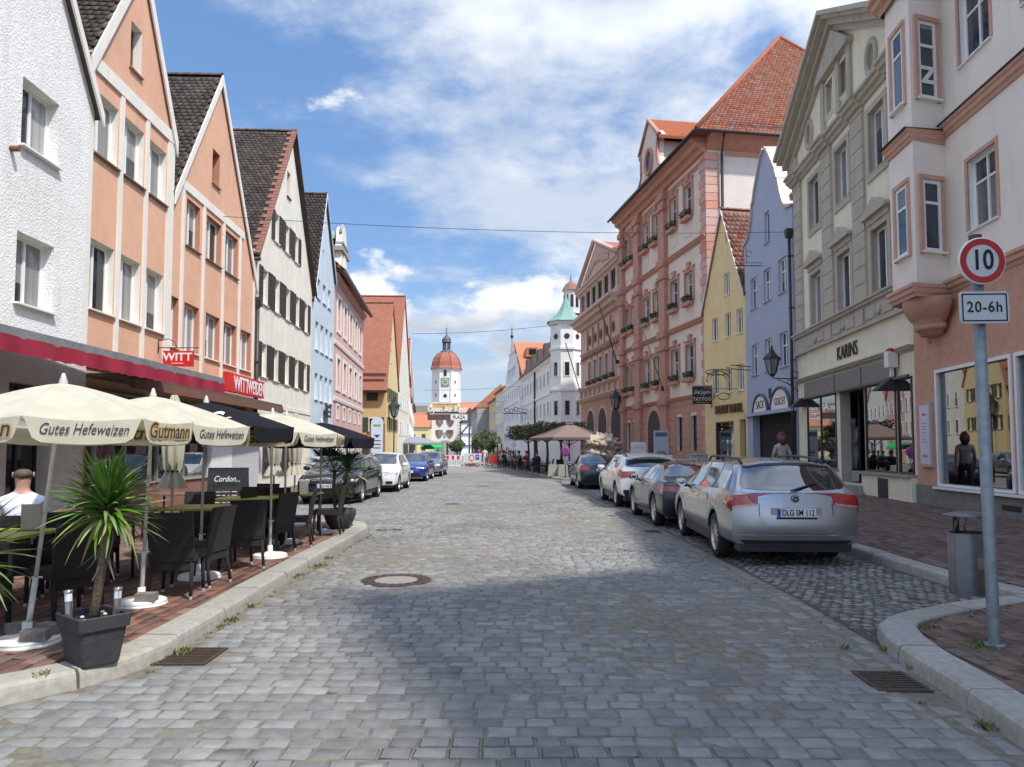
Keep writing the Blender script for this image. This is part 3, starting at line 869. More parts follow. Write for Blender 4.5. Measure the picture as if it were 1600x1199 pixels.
def poly_tiles(parent, P3, m, tw, th_, n_ind=0):
  """tiles clipped to a planar polygon P3 (eave edge = first edge)"""
  P3 = [Vector(p_) for p_ in P3]; a = P3[0]; across = (P3[1] - a).normalized()
  nrm = across.cross(P3[2] - a).normalized()
  if nrm.z < 0: nrm = -nrm
  up = nrm.cross(across).normalized()
  if up.z < 0: up = -up
  poly = [((p_ - a).dot(across), (p_ - a).dot(up)) for p_ in P3]
  us = [q[0] for q in poly]; vs = [q[1] for q in poly]
  nr = int((max(vs) - min(vs)) / th_) + 1; nc = int((max(us) - min(us)) / tw) + 2
  I, J = np.meshgrid(np.arange(nr), np.arange(nc), indexing='ij'); I = I.ravel(); J = J.ravel()
  s0 = min(vs) + I * th_; c_ = min(us) + (J + .5 * (I % 2) - .5) * tw
  ok = poly_mask(poly, c_ + tw / 2, s0 + th_ * .4); s0, c_ = s0[ok], c_[ok]; n = len(s0)
  A = np.array(a); U = np.array(up); C = np.array(across); N = np.array(nrm)
  jit = rng.normal(0, .002, n); jn = rng.normal(0, .0015, n)
  def pt(ds, dc, dn): return A[None] + U[None] * (s0 + ds + jit)[:, None] + C[None] * (c_ + dc)[:, None] + N[None] * (dn + jn)[:, None]
  g = tw - .01; P = np.zeros((n, 8, 3))
  P[:, 0] = pt(-.01, 0, .018); P[:, 1] = pt(-.01, g, .018); P[:, 2] = pt(-.01, g, .045); P[:, 3] = pt(-.01, 0, .045)
  P[:, 4] = pt(th_ * 1.15, 0, .0); P[:, 5] = pt(th_ * 1.15, g, .0); P[:, 6] = pt(th_ * 1.15, g, .02); P[:, 7] = pt(th_ * 1.15, 0, .02)
  q = np.array([(0, 1, 2, 3), (3, 2, 6, 7), (0, 3, 7, 4), (1, 5, 6, 2)])
  F = q[None] + (np.arange(n) * 8)[:, None, None]
  obj('tiles', np_mesh('tiles', P, F.reshape(-1, 4), m), parent, kind='stuff')

def downpipe(s, Yc, z0, z1, r=.05, hopper=True, off=.1, m=None):
  u = s.u(Yc) if not isinstance(Yc, tuple) else Yc[0]
  mb = MB().tube([(u, -off, z0), (u, -off, z1)], r, 10)
  if hopper: mb.prism([(u - .13, z1 + .3), (u + .13, z1 + .3), (u + .13, z1 + .2), (u + .06, z1 - .02), (u - .06, z1 - .02), (u - .13, z1 + .2)], -off - .13, -off + .1)
  o = mb.build('downpipe', m or M_pipe, s.root)
  for zz_ in np.arange(z0 + .6, z1, 1.9): MB().box(u - r - .012, u + r + .012, -off - r - .012, .0, zz_, zz_ + .03).build('bracket', m or M_pipe, o)
  return o
# ================================================================== left row of houses
M_rough = mat('roughcast_white', (.86, .84, .79), (.80, .78, .73), scale=5, rough=.95, macro=.06, bump=1.2, bscale=26, streak=.25, scol=(.42, .38, .33))
M_orange = mat('plaster_orange', (.74, .42, .27), (.69, .39, .25), scale=2.5, rough=.9, bump=.25, bscale=90, macro=.07, streak=.4, scol=(.5, .29, .19))
M_cream = mat('trim_cream', (.80, .75, .66), (.73, .69, .60), scale=3, rough=.85, bump=.2, streak=.25, scol=(.5, .46, .38))
M_brownrev = mat('reveal_orange', (.47, .22, .13), (.42, .2, .12), rough=.85)
M_creamwall = mat('plaster_cream', (.80, .75, .63), (.72, .67, .56), scale=1.6, rough=.92, bump=.45, bscale=40, streak=.4, scol=(.42, .38, .29))
M_lblue = mat('plaster_pale_blue', (.56, .63, .69), (.50, .57, .63), scale=2, rough=.9, bump=.2, streak=.3, scol=(.4, .44, .48))
M_lpink = mat('plaster_pink', (.66, .42, .37), (.60, .38, .34), scale=2, rough=.9, bump=.2, streak=.25, scol=(.5, .35, .3))
M_yell = mat('plaster_yellow', (.70, .47, .20), (.64, .43, .19), scale=2, rough=.9, bump=.2, streak=.25, scol=(.5, .36, .2))
M_yell2 = mat('plaster_yellow_pale', (.74, .60, .30), (.68, .55, .28), scale=2, rough=.9, bump=.2, streak=.25, scol=(.5, .4, .22))
M_shut = mat('shutter_brown', (.040, .030, .024), (.055, .042, .034), rough=.65)
M_green = mat('shutter_green', (.05, .075, .045), (.04, .06, .04), rough=.7)
M_awn = mat('awning_olive', (.17, .15, .11), (.15, .13, .10), rough=.9)
M_red = mat('valance_red', (.30, .012, .035), (.25, .01, .03), rough=.75)
M_terr = mat('plinth_terracotta', (.28, .13, .085), (.22, .11, .08), rough=.8, bump=.3)
M_signred = mat('sign_red', (.68, .015, .015), rough=.4)
M_signwhite = mat('sign_white', (.82, .80, .76), rough=.5)
M_clear = clear_glass('shop_glass')

# --- white roughcast house, nearest on the left
h = House('gabled_house', 'white roughcast gabled house nearest on the left above the red awning', 'L', 6.0, 14.55, -7.95, -.04, group='houses of the left row')
for a, b in ((12.25, 13.33), (9.55, 10.65), (6.9, 8.0)):
  h.window(a, b, 6.84, 8.04, r=.2, fw=.06, silld=.09); h.window(a, b, 4.1, 5.33, r=.2, fw=.06, silld=.09)
for a, b in ((12.2, 13.4), (9.3, 11.6), (6.6, 8.6)): h.window(a, b, .45, 2.75, r=.22, m=M_black, pm=M_pane_dark, mull=(.5,), trans=())
h.wall(gable=(4.3, 14.6, 8.45, 8.45), m=M_rough); h.inner(8.3)
h.gable_roof(4.3, 14.6, 8.45, 8.45, M_tile_dark, oh=.14, verge=True, vm=M_cream, vw=.14, eaveL=.2, eaveR=.08, tiles='R')
t = MB().tube([(h.u(12.0), .02, 6.65), (h.u(12.0), -.14, 6.65)], .05, 12).build('vent_pipe', mat('terracotta_pipe', (.22, .08, .06)), h.root)
# --- awning over the cafe: roller box and red valance
aw = thing('awning', 'long awning with olive cloth and a dark red valance on the white house', 'awning', (-8.35, 12.2, 0), 0)
mb = MB(); mb.prism([(2.06, 3.12), (2.1, 3.06), (.0, 3.42), (.0, 3.48)], -5.2, 3.5, axis='y'); mb.build('awning_cloth', M_awn, aw)
MB().box(2.02, 2.12, -5.2, 3.55, 3.0, 3.13).build('front_rail', M_zinc, aw)
mb = MB(); mb.grid([[(2.13 + .012 * math.sin(y * 9), y, 3.02), (2.14 + .02 * math.sin(y * 7 + 1), y, 2.80 + .01 * math.sin(y * 22))] for y in np.arange(-5.2, 3.56, .08)]); mb.build('valance', M_red, aw)
MB().box(0.02, .22, -5.2, 3.55, 3.36, 3.55).build('roller_box', M_zinc, aw)
for y in (-4.6, -1.7, 1.2, 3.3): MB().tube([(.1, y, 3.35), (1.1, y, 3.15), (2.05, y, 3.04)], .02, 6).build('folding_arm', M_zinc, aw)

# --- orange houses
def pil(h, ys, z0, z1, m=M_cream, w_=.16):
  for y in ys: h.pilaster(y, w_, z0, z1, .035, m)
h = House('gabled_house', 'narrow orange gabled house with cream pilasters between the white house and its lower orange twin', 'L', 14.35, 18.35, -8.1, -.032, group='houses of the left row')
for z0, z1 in ((7.68, 9.0), (4.46, 5.9)):
  for a, b in ((14.6, 15.55), (15.82, 16.74), (17.02, 17.93)):
    h.window(a, b, z0, z1, r=.15, fw=.07, sillm=M_cream if z0 < 6 else M_sillg, silld=.07, mull=(.4,))
h.window(15.98, 16.5, 10.22, 11.3, r=.2, mull=(), m=mat('frame_brown', (.16, .08, .05)), sillm=M_brownrev)
h.wall(gable=(2.05, 13.0, 9.5, 9.5), m=M_orange, revm=M_cream); h.inner(9.3)
h.gable_roof(2.05, 13.0, 9.5, 9.5, M_tile_dark, oh=.06, verge=True, vm=M_cream, vw=.30, eaveL=.05, eaveR=.05, tiles='LR', n_ind=300)
h.band(9.38, 9.68, .045, M_cream); pil(h, (14.45, 15.69, 16.88), 3.3, 9.38); h.pilaster(18.16, .36, 3.3, 9.38, .035, M_cream)
h.band(3.3, 3.5, .05, M_cream, name='band')
h = House('gabled_house', 'wider orange gabled house carrying the red shop sign', 'L', 18.35, 25.05, -8.1, -.032, group='houses of the left row')
for a, b in ((19.22, 20.12), (20.6, 21.72), (22.1, 23.2)): h.window(a, b, 7.06, 8.34, r=.14, fw=.065, sillm=M_sillg, silld=.06)
for a, b in ((18.42, 18.85), (19.22, 20.2), (20.7, 21.76), (22.12, 23.22), (23.62, 24.66)): h.window(a, b, 4.22, 5.52, r=.14, fw=.065, sillm=M_cream, mull=(.5,) if b - a > .6 else ())
h.window(20.92, 21.48, 9.4, 10.42, r=.2, mull=(), m=MATS['frame_brown'], sillm=M_brownrev)
h.wall(gable=(3.05, 12.75, 8.1, 7.2), m=M_orange, revm=M_brownrev); h.inner(7)
h.gable_roof(3.05, 12.75, 8.1, 7.2, M_tile_dark, oh=.06, verge=True, vm=M_cream, vw=.20, eaveL=.02, eaveR=.02, tiles='L', n_ind=300)
h.band(8.5, 8.74, .04, M_cream, 18.9, 23.7); pil(h, (18.97, 20.38, 21.92, 23.4, 24.85), 3.35, 8.5, w_=.14)
h.root['label'] = 'wider orange gabled house with five lower windows, carrying the long red shop sign'
SH2 = h
# shop fronts below the orange houses
cv = thing('canopy', 'flat brown edged canopy over the shop windows of the orange houses', 'canopy', (-8.6, 14.6, 0), 0)
MB().prism([(0, 0), (1.0, 0), (.66, 10.6), (-.34, 10.6)], 3.05, 3.13, axis='z').build('roof_slab', mat('canopy_brown', (.13, .10, .08), (.1, .08, .06), rough=.7), cv)
MB().prism([(.93, 0), (1.03, 0), (.69, 10.6), (.59, 10.6)], 2.84, 3.04, axis='z').build('fascia', mat('canopy_fascia', (.20, .09, .05), (.16, .08, .05), rough=.7), cv)
def shopfront(Y0, Y1, X0, sl, z0, z1, label, n=3, frm=None, plinth=None, deep=1.6, back=(.10, .085, .07), name='shop_window', cat='shop window', side='L', zb=.1):
  """glazed front with a small lit room behind it"""
  hh = House(name, label, side, Y0, Y1, X0, sl, cat=cat)
  W = hh.W; frm = frm or M_zinc
  mb = MB(); e = .05
  mb.box(0, W, 0, .07, z1 - e, z1).box(0, W, 0, .07, z0, z0 + e)
  for k in range(n + 1):
    x = (W - e) * k / n; mb.box(x, x + e, .0, .07, z0 + e, z1 - e)
  mb.build('frame', frm, hh.root)
  for k in range(n): MB().box((W - e) * k / n + e, (W - e) * (k + 1) / n, .03, .042, z0 + e, z1 - e).build('pane', M_clear, hh.root)
  if plinth: MB().box(0, W, -.05, .15, zb, z0 - .04).build('plinth', plinth, hh.root); MB().box(-.02, W + .02, -.09, .1, z0 - .038, z0 - .002).build('sill', M_stone, hh.root)
  rm = mat('shop_room_' + label.split()[0], back, tuple(v * .6 for v in back), scale=2.5, rough=.9)
  mb = MB(); mb.face([(0, deep, z0), (W, deep, z0), (W, deep, z1), (0, deep, z1)]); mb.face([(0, .08, z0), (0, deep, z0), (0, deep, z1), (0, .08, z1)]); mb.face([(W, .08, z0), (W, .08, z1), (W, deep, z1), (W, deep, z0)])
  mb.face([(0, .08, z0), (W, .08, z0), (W, deep, z0), (0, deep, z0)]); mb.face([(0, .08, z1), (0, deep, z1), (W, deep, z1), (W, .08, z1)])
  mb.build('display_room', rm, hh.root)
  return hh
shopfront(14.7, 17.2, -7.92, -.032, .85, 2.8, 'grey framed shop window with a stone plinth behind the square planter', 2, plinth=M_terr)
shopfront(17.5, 20.6, -7.92, -.032, .85, 2.8, 'wide grey framed shop window behind the hanging red sign', 2, plinth=M_terr)
w_ = thing('wall_panel', 'plain white panelled wall of the shop entrance behind the chalkboard', 'wall panel', (-8.62, 20.7, 0))
MB().box(0, .12, 0, 1.5, .12, 2.82).build('panel', M_signwhite, w_); MB().box(0, .1, 1.55, 3.9, .12, 2.82).build('panel', mat('panel_grey', (.55, .54, .55)), w_)
# red signs
sg = thing('shop_sign', 'long red shop sign with white letters along the orange house', 'shop sign', (-8.35, 21.35, 0), math.atan2(1, -.032))
MB().box(0, 3.5, 0, .14, 3.32, 3.88).build('sign_box', M_signred, sg)
text('WITT', .62, sg, (1.18, -.012, 3.57), (math.pi / 2, 0, 0), M_signwhite, sx=.86, offset=.012)
text('WEIDEN', .60, sg, (2.62, -.012, 3.57), (math.pi / 2, 0, 0), M_signwhite, sx=.72, offset=.008)
sg = thing('hanging_sign', 'small red hanging sign with white WITT lettering on an iron bracket', 'hanging sign', (-8.66, 17.75, 0), 0)
MB().box(.14, .86, -.05, .05, 3.62, 4.0).build('sign_box', M_signred, sg)
text('WITT', .27, sg, (.5, -.056, 3.84), (math.pi / 2, 0, 0), M_signwhite, sx=1.05, offset=.006)
MB().box(.36, .64, -.058, -.05, 3.685, 3.70).build('underline', M_signwhite, sg)
MB().tube([(0, 0, 4.08), (1.0, 0, 4.08)], .013, 6).tube([(.3, 0, 4.08), (.3, 0, 4.0)], .008, 5).tube([(.72, 0, 4.08), (.72, 0, 4.0)], .008, 5).tube([(0, 0, 4.25), (.25, 0, 4.3), (.4, 0, 4.22), (.45, 0, 4.1)], .01, 5).tube([(0, 0, 3.95), (0, 0, 4.3)], .018, 6).build('bracket', M_black, sg)

# --- cream house with brown shutters
h = House('gabled_house', 'tall cream gabled house with dark brown shutters and a weathered brown tile roof', 'L', 25.15, 33.55, -7.77, -.045, group='houses of the left row')
for k in range(5):
  a = 25.35 + .42 + k * 1.555
  for z0, z1 in ((6.82, 8.1), (4.2, 5.4)): h.window(a, a + .72, z0, z1, r=.14, mull=(.5,), shut=.37, shutm=M_shut, sillm=M_cream, pm=M_pane_dark)
for k in range(3):
  a = 26.75 + .40 + k * 1.5; h.window(a, a + .66, 9.5, 10.62, r=.14, shut=.35, shutm=M_shut, pm=M_pane_dark)
h.window(28.85, 29.35, 11.8, 12.85, r=.2, mull=(), m=M_shut, pm=M_pane_dark)
h.wall(gable=(4.25, 14.6, 8.75, 8.75), m=M_creamwall); h.inner(8.5)
rf = h.gable_roof(4.25, 14.6, 8.75, 8.75, M_tile_dark, oh=.22, verge=False, eaveL=.42, eaveR=.1, tiles='L')
# red verge tiles along the front edge
mb = MB(); n = 40
for i in range(n):
  t0 = i / n; x = lerp(-.42, 4.25, t0); z_ = lerp(8.75 - .42 * 1.376, 14.6, t0)
  wdt = .20 if i % 2 else .36
  mb.prism([(x, z_ + .135), (x + .115, z_ + .135 + .115 * 1.376), (x + .1, z_ + .18 + .115 * 1.376), (x - .03, z_ + .18)], -.25, -.25 + wdt)
mb.build('verge_tiles', mat('verge_tile', (.20, .085, .06), (.26, .11, .075), scale=8, rough=.9), rf, kind='stuff')
MB().tube([(-.44, -.25, 8.13), (-.44, 8, 8.13)], .07, 8).build('gutter', M_pipe, rf)
downpipe(h, 25.02, .2, 6.55, .06)
MB().box(0, h.W, -.03, .0, 3.15, 3.3).build('band', M_creamwall, h.root)
for k, (a, b) in enumerate(((26.2, 27.3), (28.2, 29.6), (30.4, 31.6))): h.window(a, b, .7, 2.7, cut=False, m=M_shut, pm=M_pane_dark)

# --- pale blue house
h = House('gabled_house', 'pale blue gabled house between the shuttered house and the pink one', 'L', 33.6, 38.65, -7.77, -.045, group='houses of the left row')
for a, b in ((34.5, 35.2), (35.8, 36.5), (37.0, 37.7)): h.window(a, b, 8.85, 9.8, r=.12, mull=(), sillm=M_lblue)
for k in range(4):
  a = 34.3 + k * 1.12
  for z0, z1 in ((6.35, 7.7), (3.97, 5.22)): h.window(a, a + .7, z0, z1, r=.12, mull=(.5,))
for z0, z1 in ((11.0, 11.5), (12.2, 12.6)): h.window(35.7, 36.0, z0, z1, r=.12, mull=(), sill=False, pm=M_pane_dark)
h.wall(gable=(2.35, 14.3, 8.65, 10.4), m=M_lblue); h.inner(8.5)
h.gable_roof(2.35, 14.3, 8.65, 10.4, M_tile_brown if False else M_tile_dark, oh=.12, verge=True, vm=M_lblue, vw=.06, eaveL=.1, eaveR=.0, tiles='L')
tg = thing('shop_sign', 'small black shop sign on the pale blue house', 'shop sign', (-9.2, 36.2, 3.2), math.atan2(1, -.045)); MB().box(0, 1.1, 0, .08, 0, .6).build('board', M_black, tg)
text('Steinle', .2, tg, (.55, -.01, .38), (math.pi / 2, 0, 0), M_signwhite); text('Optik', .2, tg, (.55, -.01, .16), (math.pi / 2, 0, 0), M_signwhite)

# --- pink house with white surrounds, eave to the street, scrolled dormer gable
h = House('townhouse', 'pink townhouse with white window surrounds and a scrolled dormer gable', 'L', 38.7, 51.6, -6.3, -.083, group='houses of the left row')
for k in range(5):
  a = 39.75 + k * 2.38
  for z0, z1 in ((8.2, 9.95), (5.0, 6.6)): h.window(a, a + 1.1, z0, z1, r=.14, mull=(.5,), trans=(.66,), sur='full', surm=M_cream, surw=.2, surd=.05, sill=False)
  h.window(a + .2, a + .9, 3.35, 4.0, r=.14, sur='full', surm=M_cream, surw=.12, sill=False)
  h.window(a, a + 1.2, .8, 2.6, cut=False, pm=M_pane_dark, sill=False)
h.wall(ztop=11.1, m=M_lpink); h.inner(11)
for z0, z1 in ((7.25, 7.5), (4.2, 4.45)): h.band(z0, z1, .08, M_cream, prof=[(-.2, 0), (.7, 0), (1, .5), (1, 1), (-.2, 1)])
h.band(10.75, 11.1, .2, M_lpink, prof=[(-.1, 0), (.3, 0), (.5, .4), (1, .7), (1, 1), (-.1, 1)], name='cornice')
W = h.W
mb = MB(); mb.prism([(-.5, 11.05), (-.5, 11.2), (5., 16.0), (5., 15.8)], -.3, W + .3, axis='x'); rf = mb.build('roof', M_tile_red, h.root)
MB().prism([(-.6, 11.05), (-.42, 11.05), (-.42, 11.22), (-.6, 11.22)], -.3, W + .3, axis='x').build('gutter', M_pipe, rf)
poly_tiles(rf, [(-.3, -.5, 11.22), (W + .3, -.5, 11.22), (W + .3, 5., 16.02), (-.3, 5., 16.02)], M_tile_red, .2, .2)
# side gable triangle of the roof seen above the pale blue neighbour
MB().face([(0.01, 0, 11.1), (0.01, 5., 15.8), (0.01, 9., 11.1)]).build('gable_wall', M_lpink, h.root)
ug = h.u(42.0); mb = MB()
prof = [(-1.6, 11.2), (1.6, 11.2), (1.6, 11.6), (1.25, 12.0), (1.05, 12.8), (1.2, 12.9), (1.2, 13.2), (.95, 13.3), (.85, 13.9), (.6, 14.35), (0, 14.6), (-.6, 14.35), (-.85, 13.9), (-.95, 13.3), (-1.2, 13.2), (-1.2, 12.9), (-1.05, 12.8), (-1.25, 12.0), (-1.6, 11.6)]
mb.prism([(ug + a, b) for a, b in prof], .0, .35); dg = mb.build('dormer_gable', M_cream, h.root)
mb = MB(); mb.box(ug - 1.35, ug + 1.35, -.12, .36, 12.85, 13.1).box(ug - 1.05, ug + 1.05, -.1, .36, 13.3, 13.42); mb.tube([(ug + a, .1, b + .05) for a, b in prof[8:13]], .09, 6); mb.build('cornice', M_stone, dg)
MB().box(ug - .9, ug + .9, .3, 3.2, 11.6, 13.2).build('dormer', mat('copper_green', (.20, .30, .25), (.26, .34, .28), rough=.7), dg)
MB().lathe([(.02, 0), (.95, -.4), (1.0, -.8)], 12, c=(ug, 1.2, 14.5), axis='z').build('dormer_roof', MATS['copper_green'], dg)
h.window(41.6, 42.4, 11.9, 12.8, cut=False, mull=(.5,))

# --- yellow house: its eave side faces the camera
def cross_house(name, label, Yn, Yf, X, z_e, Ya, z_r, m, mr, len_=14., grp='houses of the left row', shm=None):
  hh = House(name, label, 'L', Yn, Yf, X + .035 * Yn, -.035, group=grp); W = hh.W; ua = hh.u(Ya)
  return hh, W, ua
h, W, ua = cross_house('gabled_house', 'yellow gabled house with green shutters and a huge red roof turned to the camera', 56.2, 63.6, -9.7, 7.0, 59.2, 13.7, M_yell2, M_tile_red)
for k in range(5):
  a = 57.0 + k * 1.3
  h.window(a, a + .5, 5.4, 6.4, r=.1, shut=.3, shutm=M_green, pm=M_pane_dark); h.window(a, a + .5, 3.1, 4.1, r=.1, shut=.3, shutm=M_green, pm=M_pane_dark)
h.window(58.6, 59.0, 8.6, 9.6, r=.1, mull=(), pm=M_pane_dark); h.window(58.7, 59.05, 10.6, 11.6, r=.1, mull=(), pm=M_pane_dark)
h.wall(gable=(ua, 13.5, 6.9, 6.9), m=M_yell2, sides=False, depth=14); h.inner(6.8)
MB().face([(0, 0, 0), (0, 0, 6.9), (0, 14, 6.9), (0, 14, 0)]).build('side_wall', M_yell, h.root)
rf = h.gable_roof(ua, 13.5, 6.9, 6.9, M_tile_red, depth=14, oh=.12, tiles=None, eaveL=.45, eaveR=.2)
MB().box(-.6, -.42, -.1, 14, 6.0, 6.12).build('gutter', M_pipe, rf)
MB().box(-.28, -.2, 0, 14, 7.2, 7.45).build('snow_guard', mat('guard_dark', (.12, .05, .04)), rf)
# windows of the side wall (local x = 0 plane, facing the camera)
def side_win(h, y0, y1, z0, z1, m, shm=None, pm=None):
  wo = MB().box(-.04, .02, y0, y1, z0, z1).build('window', m, h.root)
  MB().box(-.055, -.03, y0 + .08, y1 - .08, z0 + .08, z1 - .08).build('pane', pm or M_pane_dark, wo)
  MB().box(-.12, .0, y0 - .06, y1 + .06, z0 - .08, z0 - .003).build('sill', M_stone, wo)
  if shm:
    for a in (y0 - .5, y1 + .02): MB().box(-.07, -.01, a, a + .48, z0, z1).build('shutter', shm, wo)
w1 = MB().box(-.08, .02, .65, 1.5, 5.35, 6.35).build('shutter', M_green, h.root)
for zq in np.arange(5.4, 6.32, .09): MB().box(-.095, -.08, .7, 1.45, zq, zq + .05).build('slat', M_green, w1)
side_win(h, .65, 1.35, 3.0, 4.05, M_white_fr, M_green)
side_win(h, 3.4, 4.1, 3.0, 4.05, M_white_fr, M_green)
MB().box(-.05, .02, .3, 1.9, .1, 2.2).build('door', M_shut, h.root)
# --- houses behind it
def plain_house(label, side, Yn, Yf, X0, sl, ztop, m, mr, rise=4., cols=4, rows=((5.6, 7.0), (3.2, 4.5)), gable=False, name='townhouse', grp='houses of the left row', pm=None, groundm=None, depth=9., dormer=0):
  hh = House(name, label, side, Yn, Yf, X0, sl, group=grp); W = hh.W
  for z0, z1 in rows:
    for k in range(cols):
      c = (k + .5) / cols * W; hh.window(c - .45, c + .45, z0, z1, cut=False, local=True, mull=(), pm=pm or M_pane_dark, sur='full', surm=M_cream, surw=.1, surd=.02, sill=False)
  for k in range(max(1, cols // 2)):
    c = (k + .5) / max(1, cols // 2) * W; hh.window(c - .8, c + .8, .6, 2.5, cut=False, local=True, mull=(.5,), pm=M_pane_dark, m=M_shut, sill=False)
  if gable: hh.wall(gable=(W / 2, ztop + rise, ztop, ztop), m=m, depth=depth); rf = hh.gable_roof(W / 2, ztop + rise, ztop, ztop, mr, depth=depth, oh=.15, verge=True, vm=m, vw=.1)
  else:
    hh.wall(ztop=ztop, m=m, depth=depth)
    rf = MB().prism([(-.4, ztop), (-.4, ztop + .15), (depth / 2, ztop + rise), (depth + .3, ztop + .1), (depth + .3, ztop)], -.1, W + .1, axis='x').build('roof', mr, hh.root)
    mb = MB(); mb.face([(0, 0, ztop), (0, depth, ztop), (0, depth / 2, ztop + rise - .05)]).face([(W, 0, ztop), (W, depth / 2, ztop + rise - .05), (W, depth, ztop)])
    for q in range(dormer):
      c = (q + .5) / dormer * W
      MB().prism([(.5, ztop + .3), (.5, ztop + 1.5), (2.4, ztop + 1.9), (2.4, ztop + .3)], c - .5, c + .5, axis='x').build('dormer', m, rf)
  return hh
h, W, ua = cross_house('gabled_house', 'tall red roofed house behind the yellow one', 63.7, 73., -9.98, 8.2, 68., 15.6, M_creamwall, M_tile_red)
h.wall(gable=(ua, 15.9, 8.2, 8.2), m=M_creamwall, depth=14)
for k in range(4): h.window(1.2 + k * 1.9, 1.9 + k * 1.9, 5.2, 6.4, cut=False, local=True, mull=()); h.window(1.2 + k * 1.9, 1.9 + k * 1.9, 2.9, 4.1, cut=False, local=True, mull=())
h.gable_roof(ua, 15.9, 8.2, 8.2, M_tile_red, depth=14, oh=.12)
plain_house('narrow white house beyond the red roofed one on the left', 'L', 73.2, 82., -10.4 + .124 * 73, -.124, 8.8, M_creamwall, M_tile_red, 4.5, 4, gable=True, name='gabled_house')
plain_house('pale pink gabled house further down the left row', 'L', 82.2, 92., -10.4 + .124 * 73, -.124, 7.6, M_lpink, M_tile_brown, 4.2, 4, gable=True, name='gabled_house')
plain_house('white gabled house near the far end of the left row', 'L', 92.2, 106., -10.4 + .124 * 73, -.124, 7.5, mat('plaster_white', (.70, .69, .65), (.64, .63, .6), rough=.9, streak=.2), M_tile_red, 4.2, 5, gable=True, name='gabled_house')
plain_house('last pale house of the left row with a dark roof', 'L', 106.2, 128., -10.4 + .124 * 73, -.124, 8.0, M_lblue, M_tile_brown, 4.5, 6, gable=False)
# ================================================================== right row of houses
M_salmon = mat('plaster_salmon', (.66, .37, .26), (.59, .33, .23), scale=6, rough=.95, bump=1.1, bscale=34, streak=.2, scol=(.36, .22, .17))
M_palepink = mat('plaster_pale_pink', (.87, .80, .72), (.83, .76, .68), scale=1.5, rough=.9, bump=.2, bscale=80, streak=.2, scol=(.5, .42, .38))
M_trimpink = mat('trim_salmon', (.62, .37, .27), (.56, .33, .25), scale=4, rough=.85, bump=.2, streak=.25, scol=(.3, .2, .16))
M_kcream = mat('plaster_ivory', (.82, .77, .59), (.77, .72, .55), scale=1.6, rough=.9, bump=.2, streak=.3, scol=(.4, .36, .28))
M_kgrey = mat('trim_stone_grey', (.50, .455, .37), (.44, .40, .33), scale=3, rough=.9, bump=.35, bscale=60, streak=.35, scol=(.2, .18, .15))
M_concrete = mat('plinth_concrete', (.25, .24, .225), (.19, .185, .175), scale=5, rough=.95, bump=.8, bscale=40, streak=.4)
M_blue = mat('plaster_blue', (.42, .46, .56), (.385, .425, .53), scale=1.5, rough=.9, bump=.2, streak=.2, scol=(.22, .26, .34))
M_ylow = mat('plaster_sand_yellow', (.84, .64, .33), (.78, .59, .30), scale=1.5, rough=.9, bump=.2, streak=.2, scol=(.45, .38, .22))
M_rcream = mat('plaster_rose_cream', (.78, .66, .55), (.73, .61, .51), scale=1.2, rough=.9, bump=.2, streak=.25, scol=(.48, .38, .33))
M_rred = mat('trim_rose_red', (.56, .285, .20), (.49, .25, .175), scale=3, rough=.85, bump=.25, streak=.3, scol=(.24, .12, .09))
M_rside = mat('plaster_side_cream', (.72, .64, .55), (.66, .58, .50), scale=.8, rough=.9, bump=.15, streak=.25, scol=(.55, .48, .42))
M_quoin = mat('quoin_salmon', (.62, .36, .275), (.56, .32, .25), scale=3, rough=.85, bump=.2, island=.06)
M_vwl = mat('stone_rose_beige', (.64, .46, .375), (.57, .41, .335), scale=2.5, rough=.9, bump=.35, bscale=50, streak=.35, scol=(.3, .21, .17))
M_wht = mat('plaster_white_cool', (.84, .83, .80), (.79, .78, .75), scale=1.2, rough=.9, streak=.2, scol=(.55, .54, .5))
M_slate = mat('slate_dark', (.07, .072, .08), (.1, .1, .105), scale=4, rough=.6)
M_copper = mat('copper_patina', (.22, .36, .30), (.17, .29, .25), scale=6, rough=.7, streak=.3, scol=(.1, .14, .12))
M_leaf = mat('leaf_dark', (.045, .085, .025), (.07, .11, .03), scale=30, rough=.65, island=.45)
M_flower = mat('petal_white', (.62, .55, .55), (.55, .30, .34), scale=40, rough=.7, island=.3)
M_lintel = mat('dark_bronze', (.035, .032, .03), (.05, .045, .04), rough=.4)

# --- tall gabled house beside the camera (outside the frame; it shades the street)
h = House('gabled_house', 'tall gabled house beside the viewpoint outside the frame on the right', 'R', -7.5, 4.2, 8.7, .05, group='houses of the right row')
for z0, z1 in ((5, 6.6), (8.4, 10), (11.5, 13)):
  for k in range(4): h.window(1 + k * 2.8, 2.3 + k * 2.8, z0, z1, cut=False, local=True)
h.wall(gable=(5.85, 21., 12.9, 12.9), m=M_palepink, depth=11); h.gable_roof(5.85, 21., 12.9, 12.9, M_tile_red, depth=11, oh=.2)

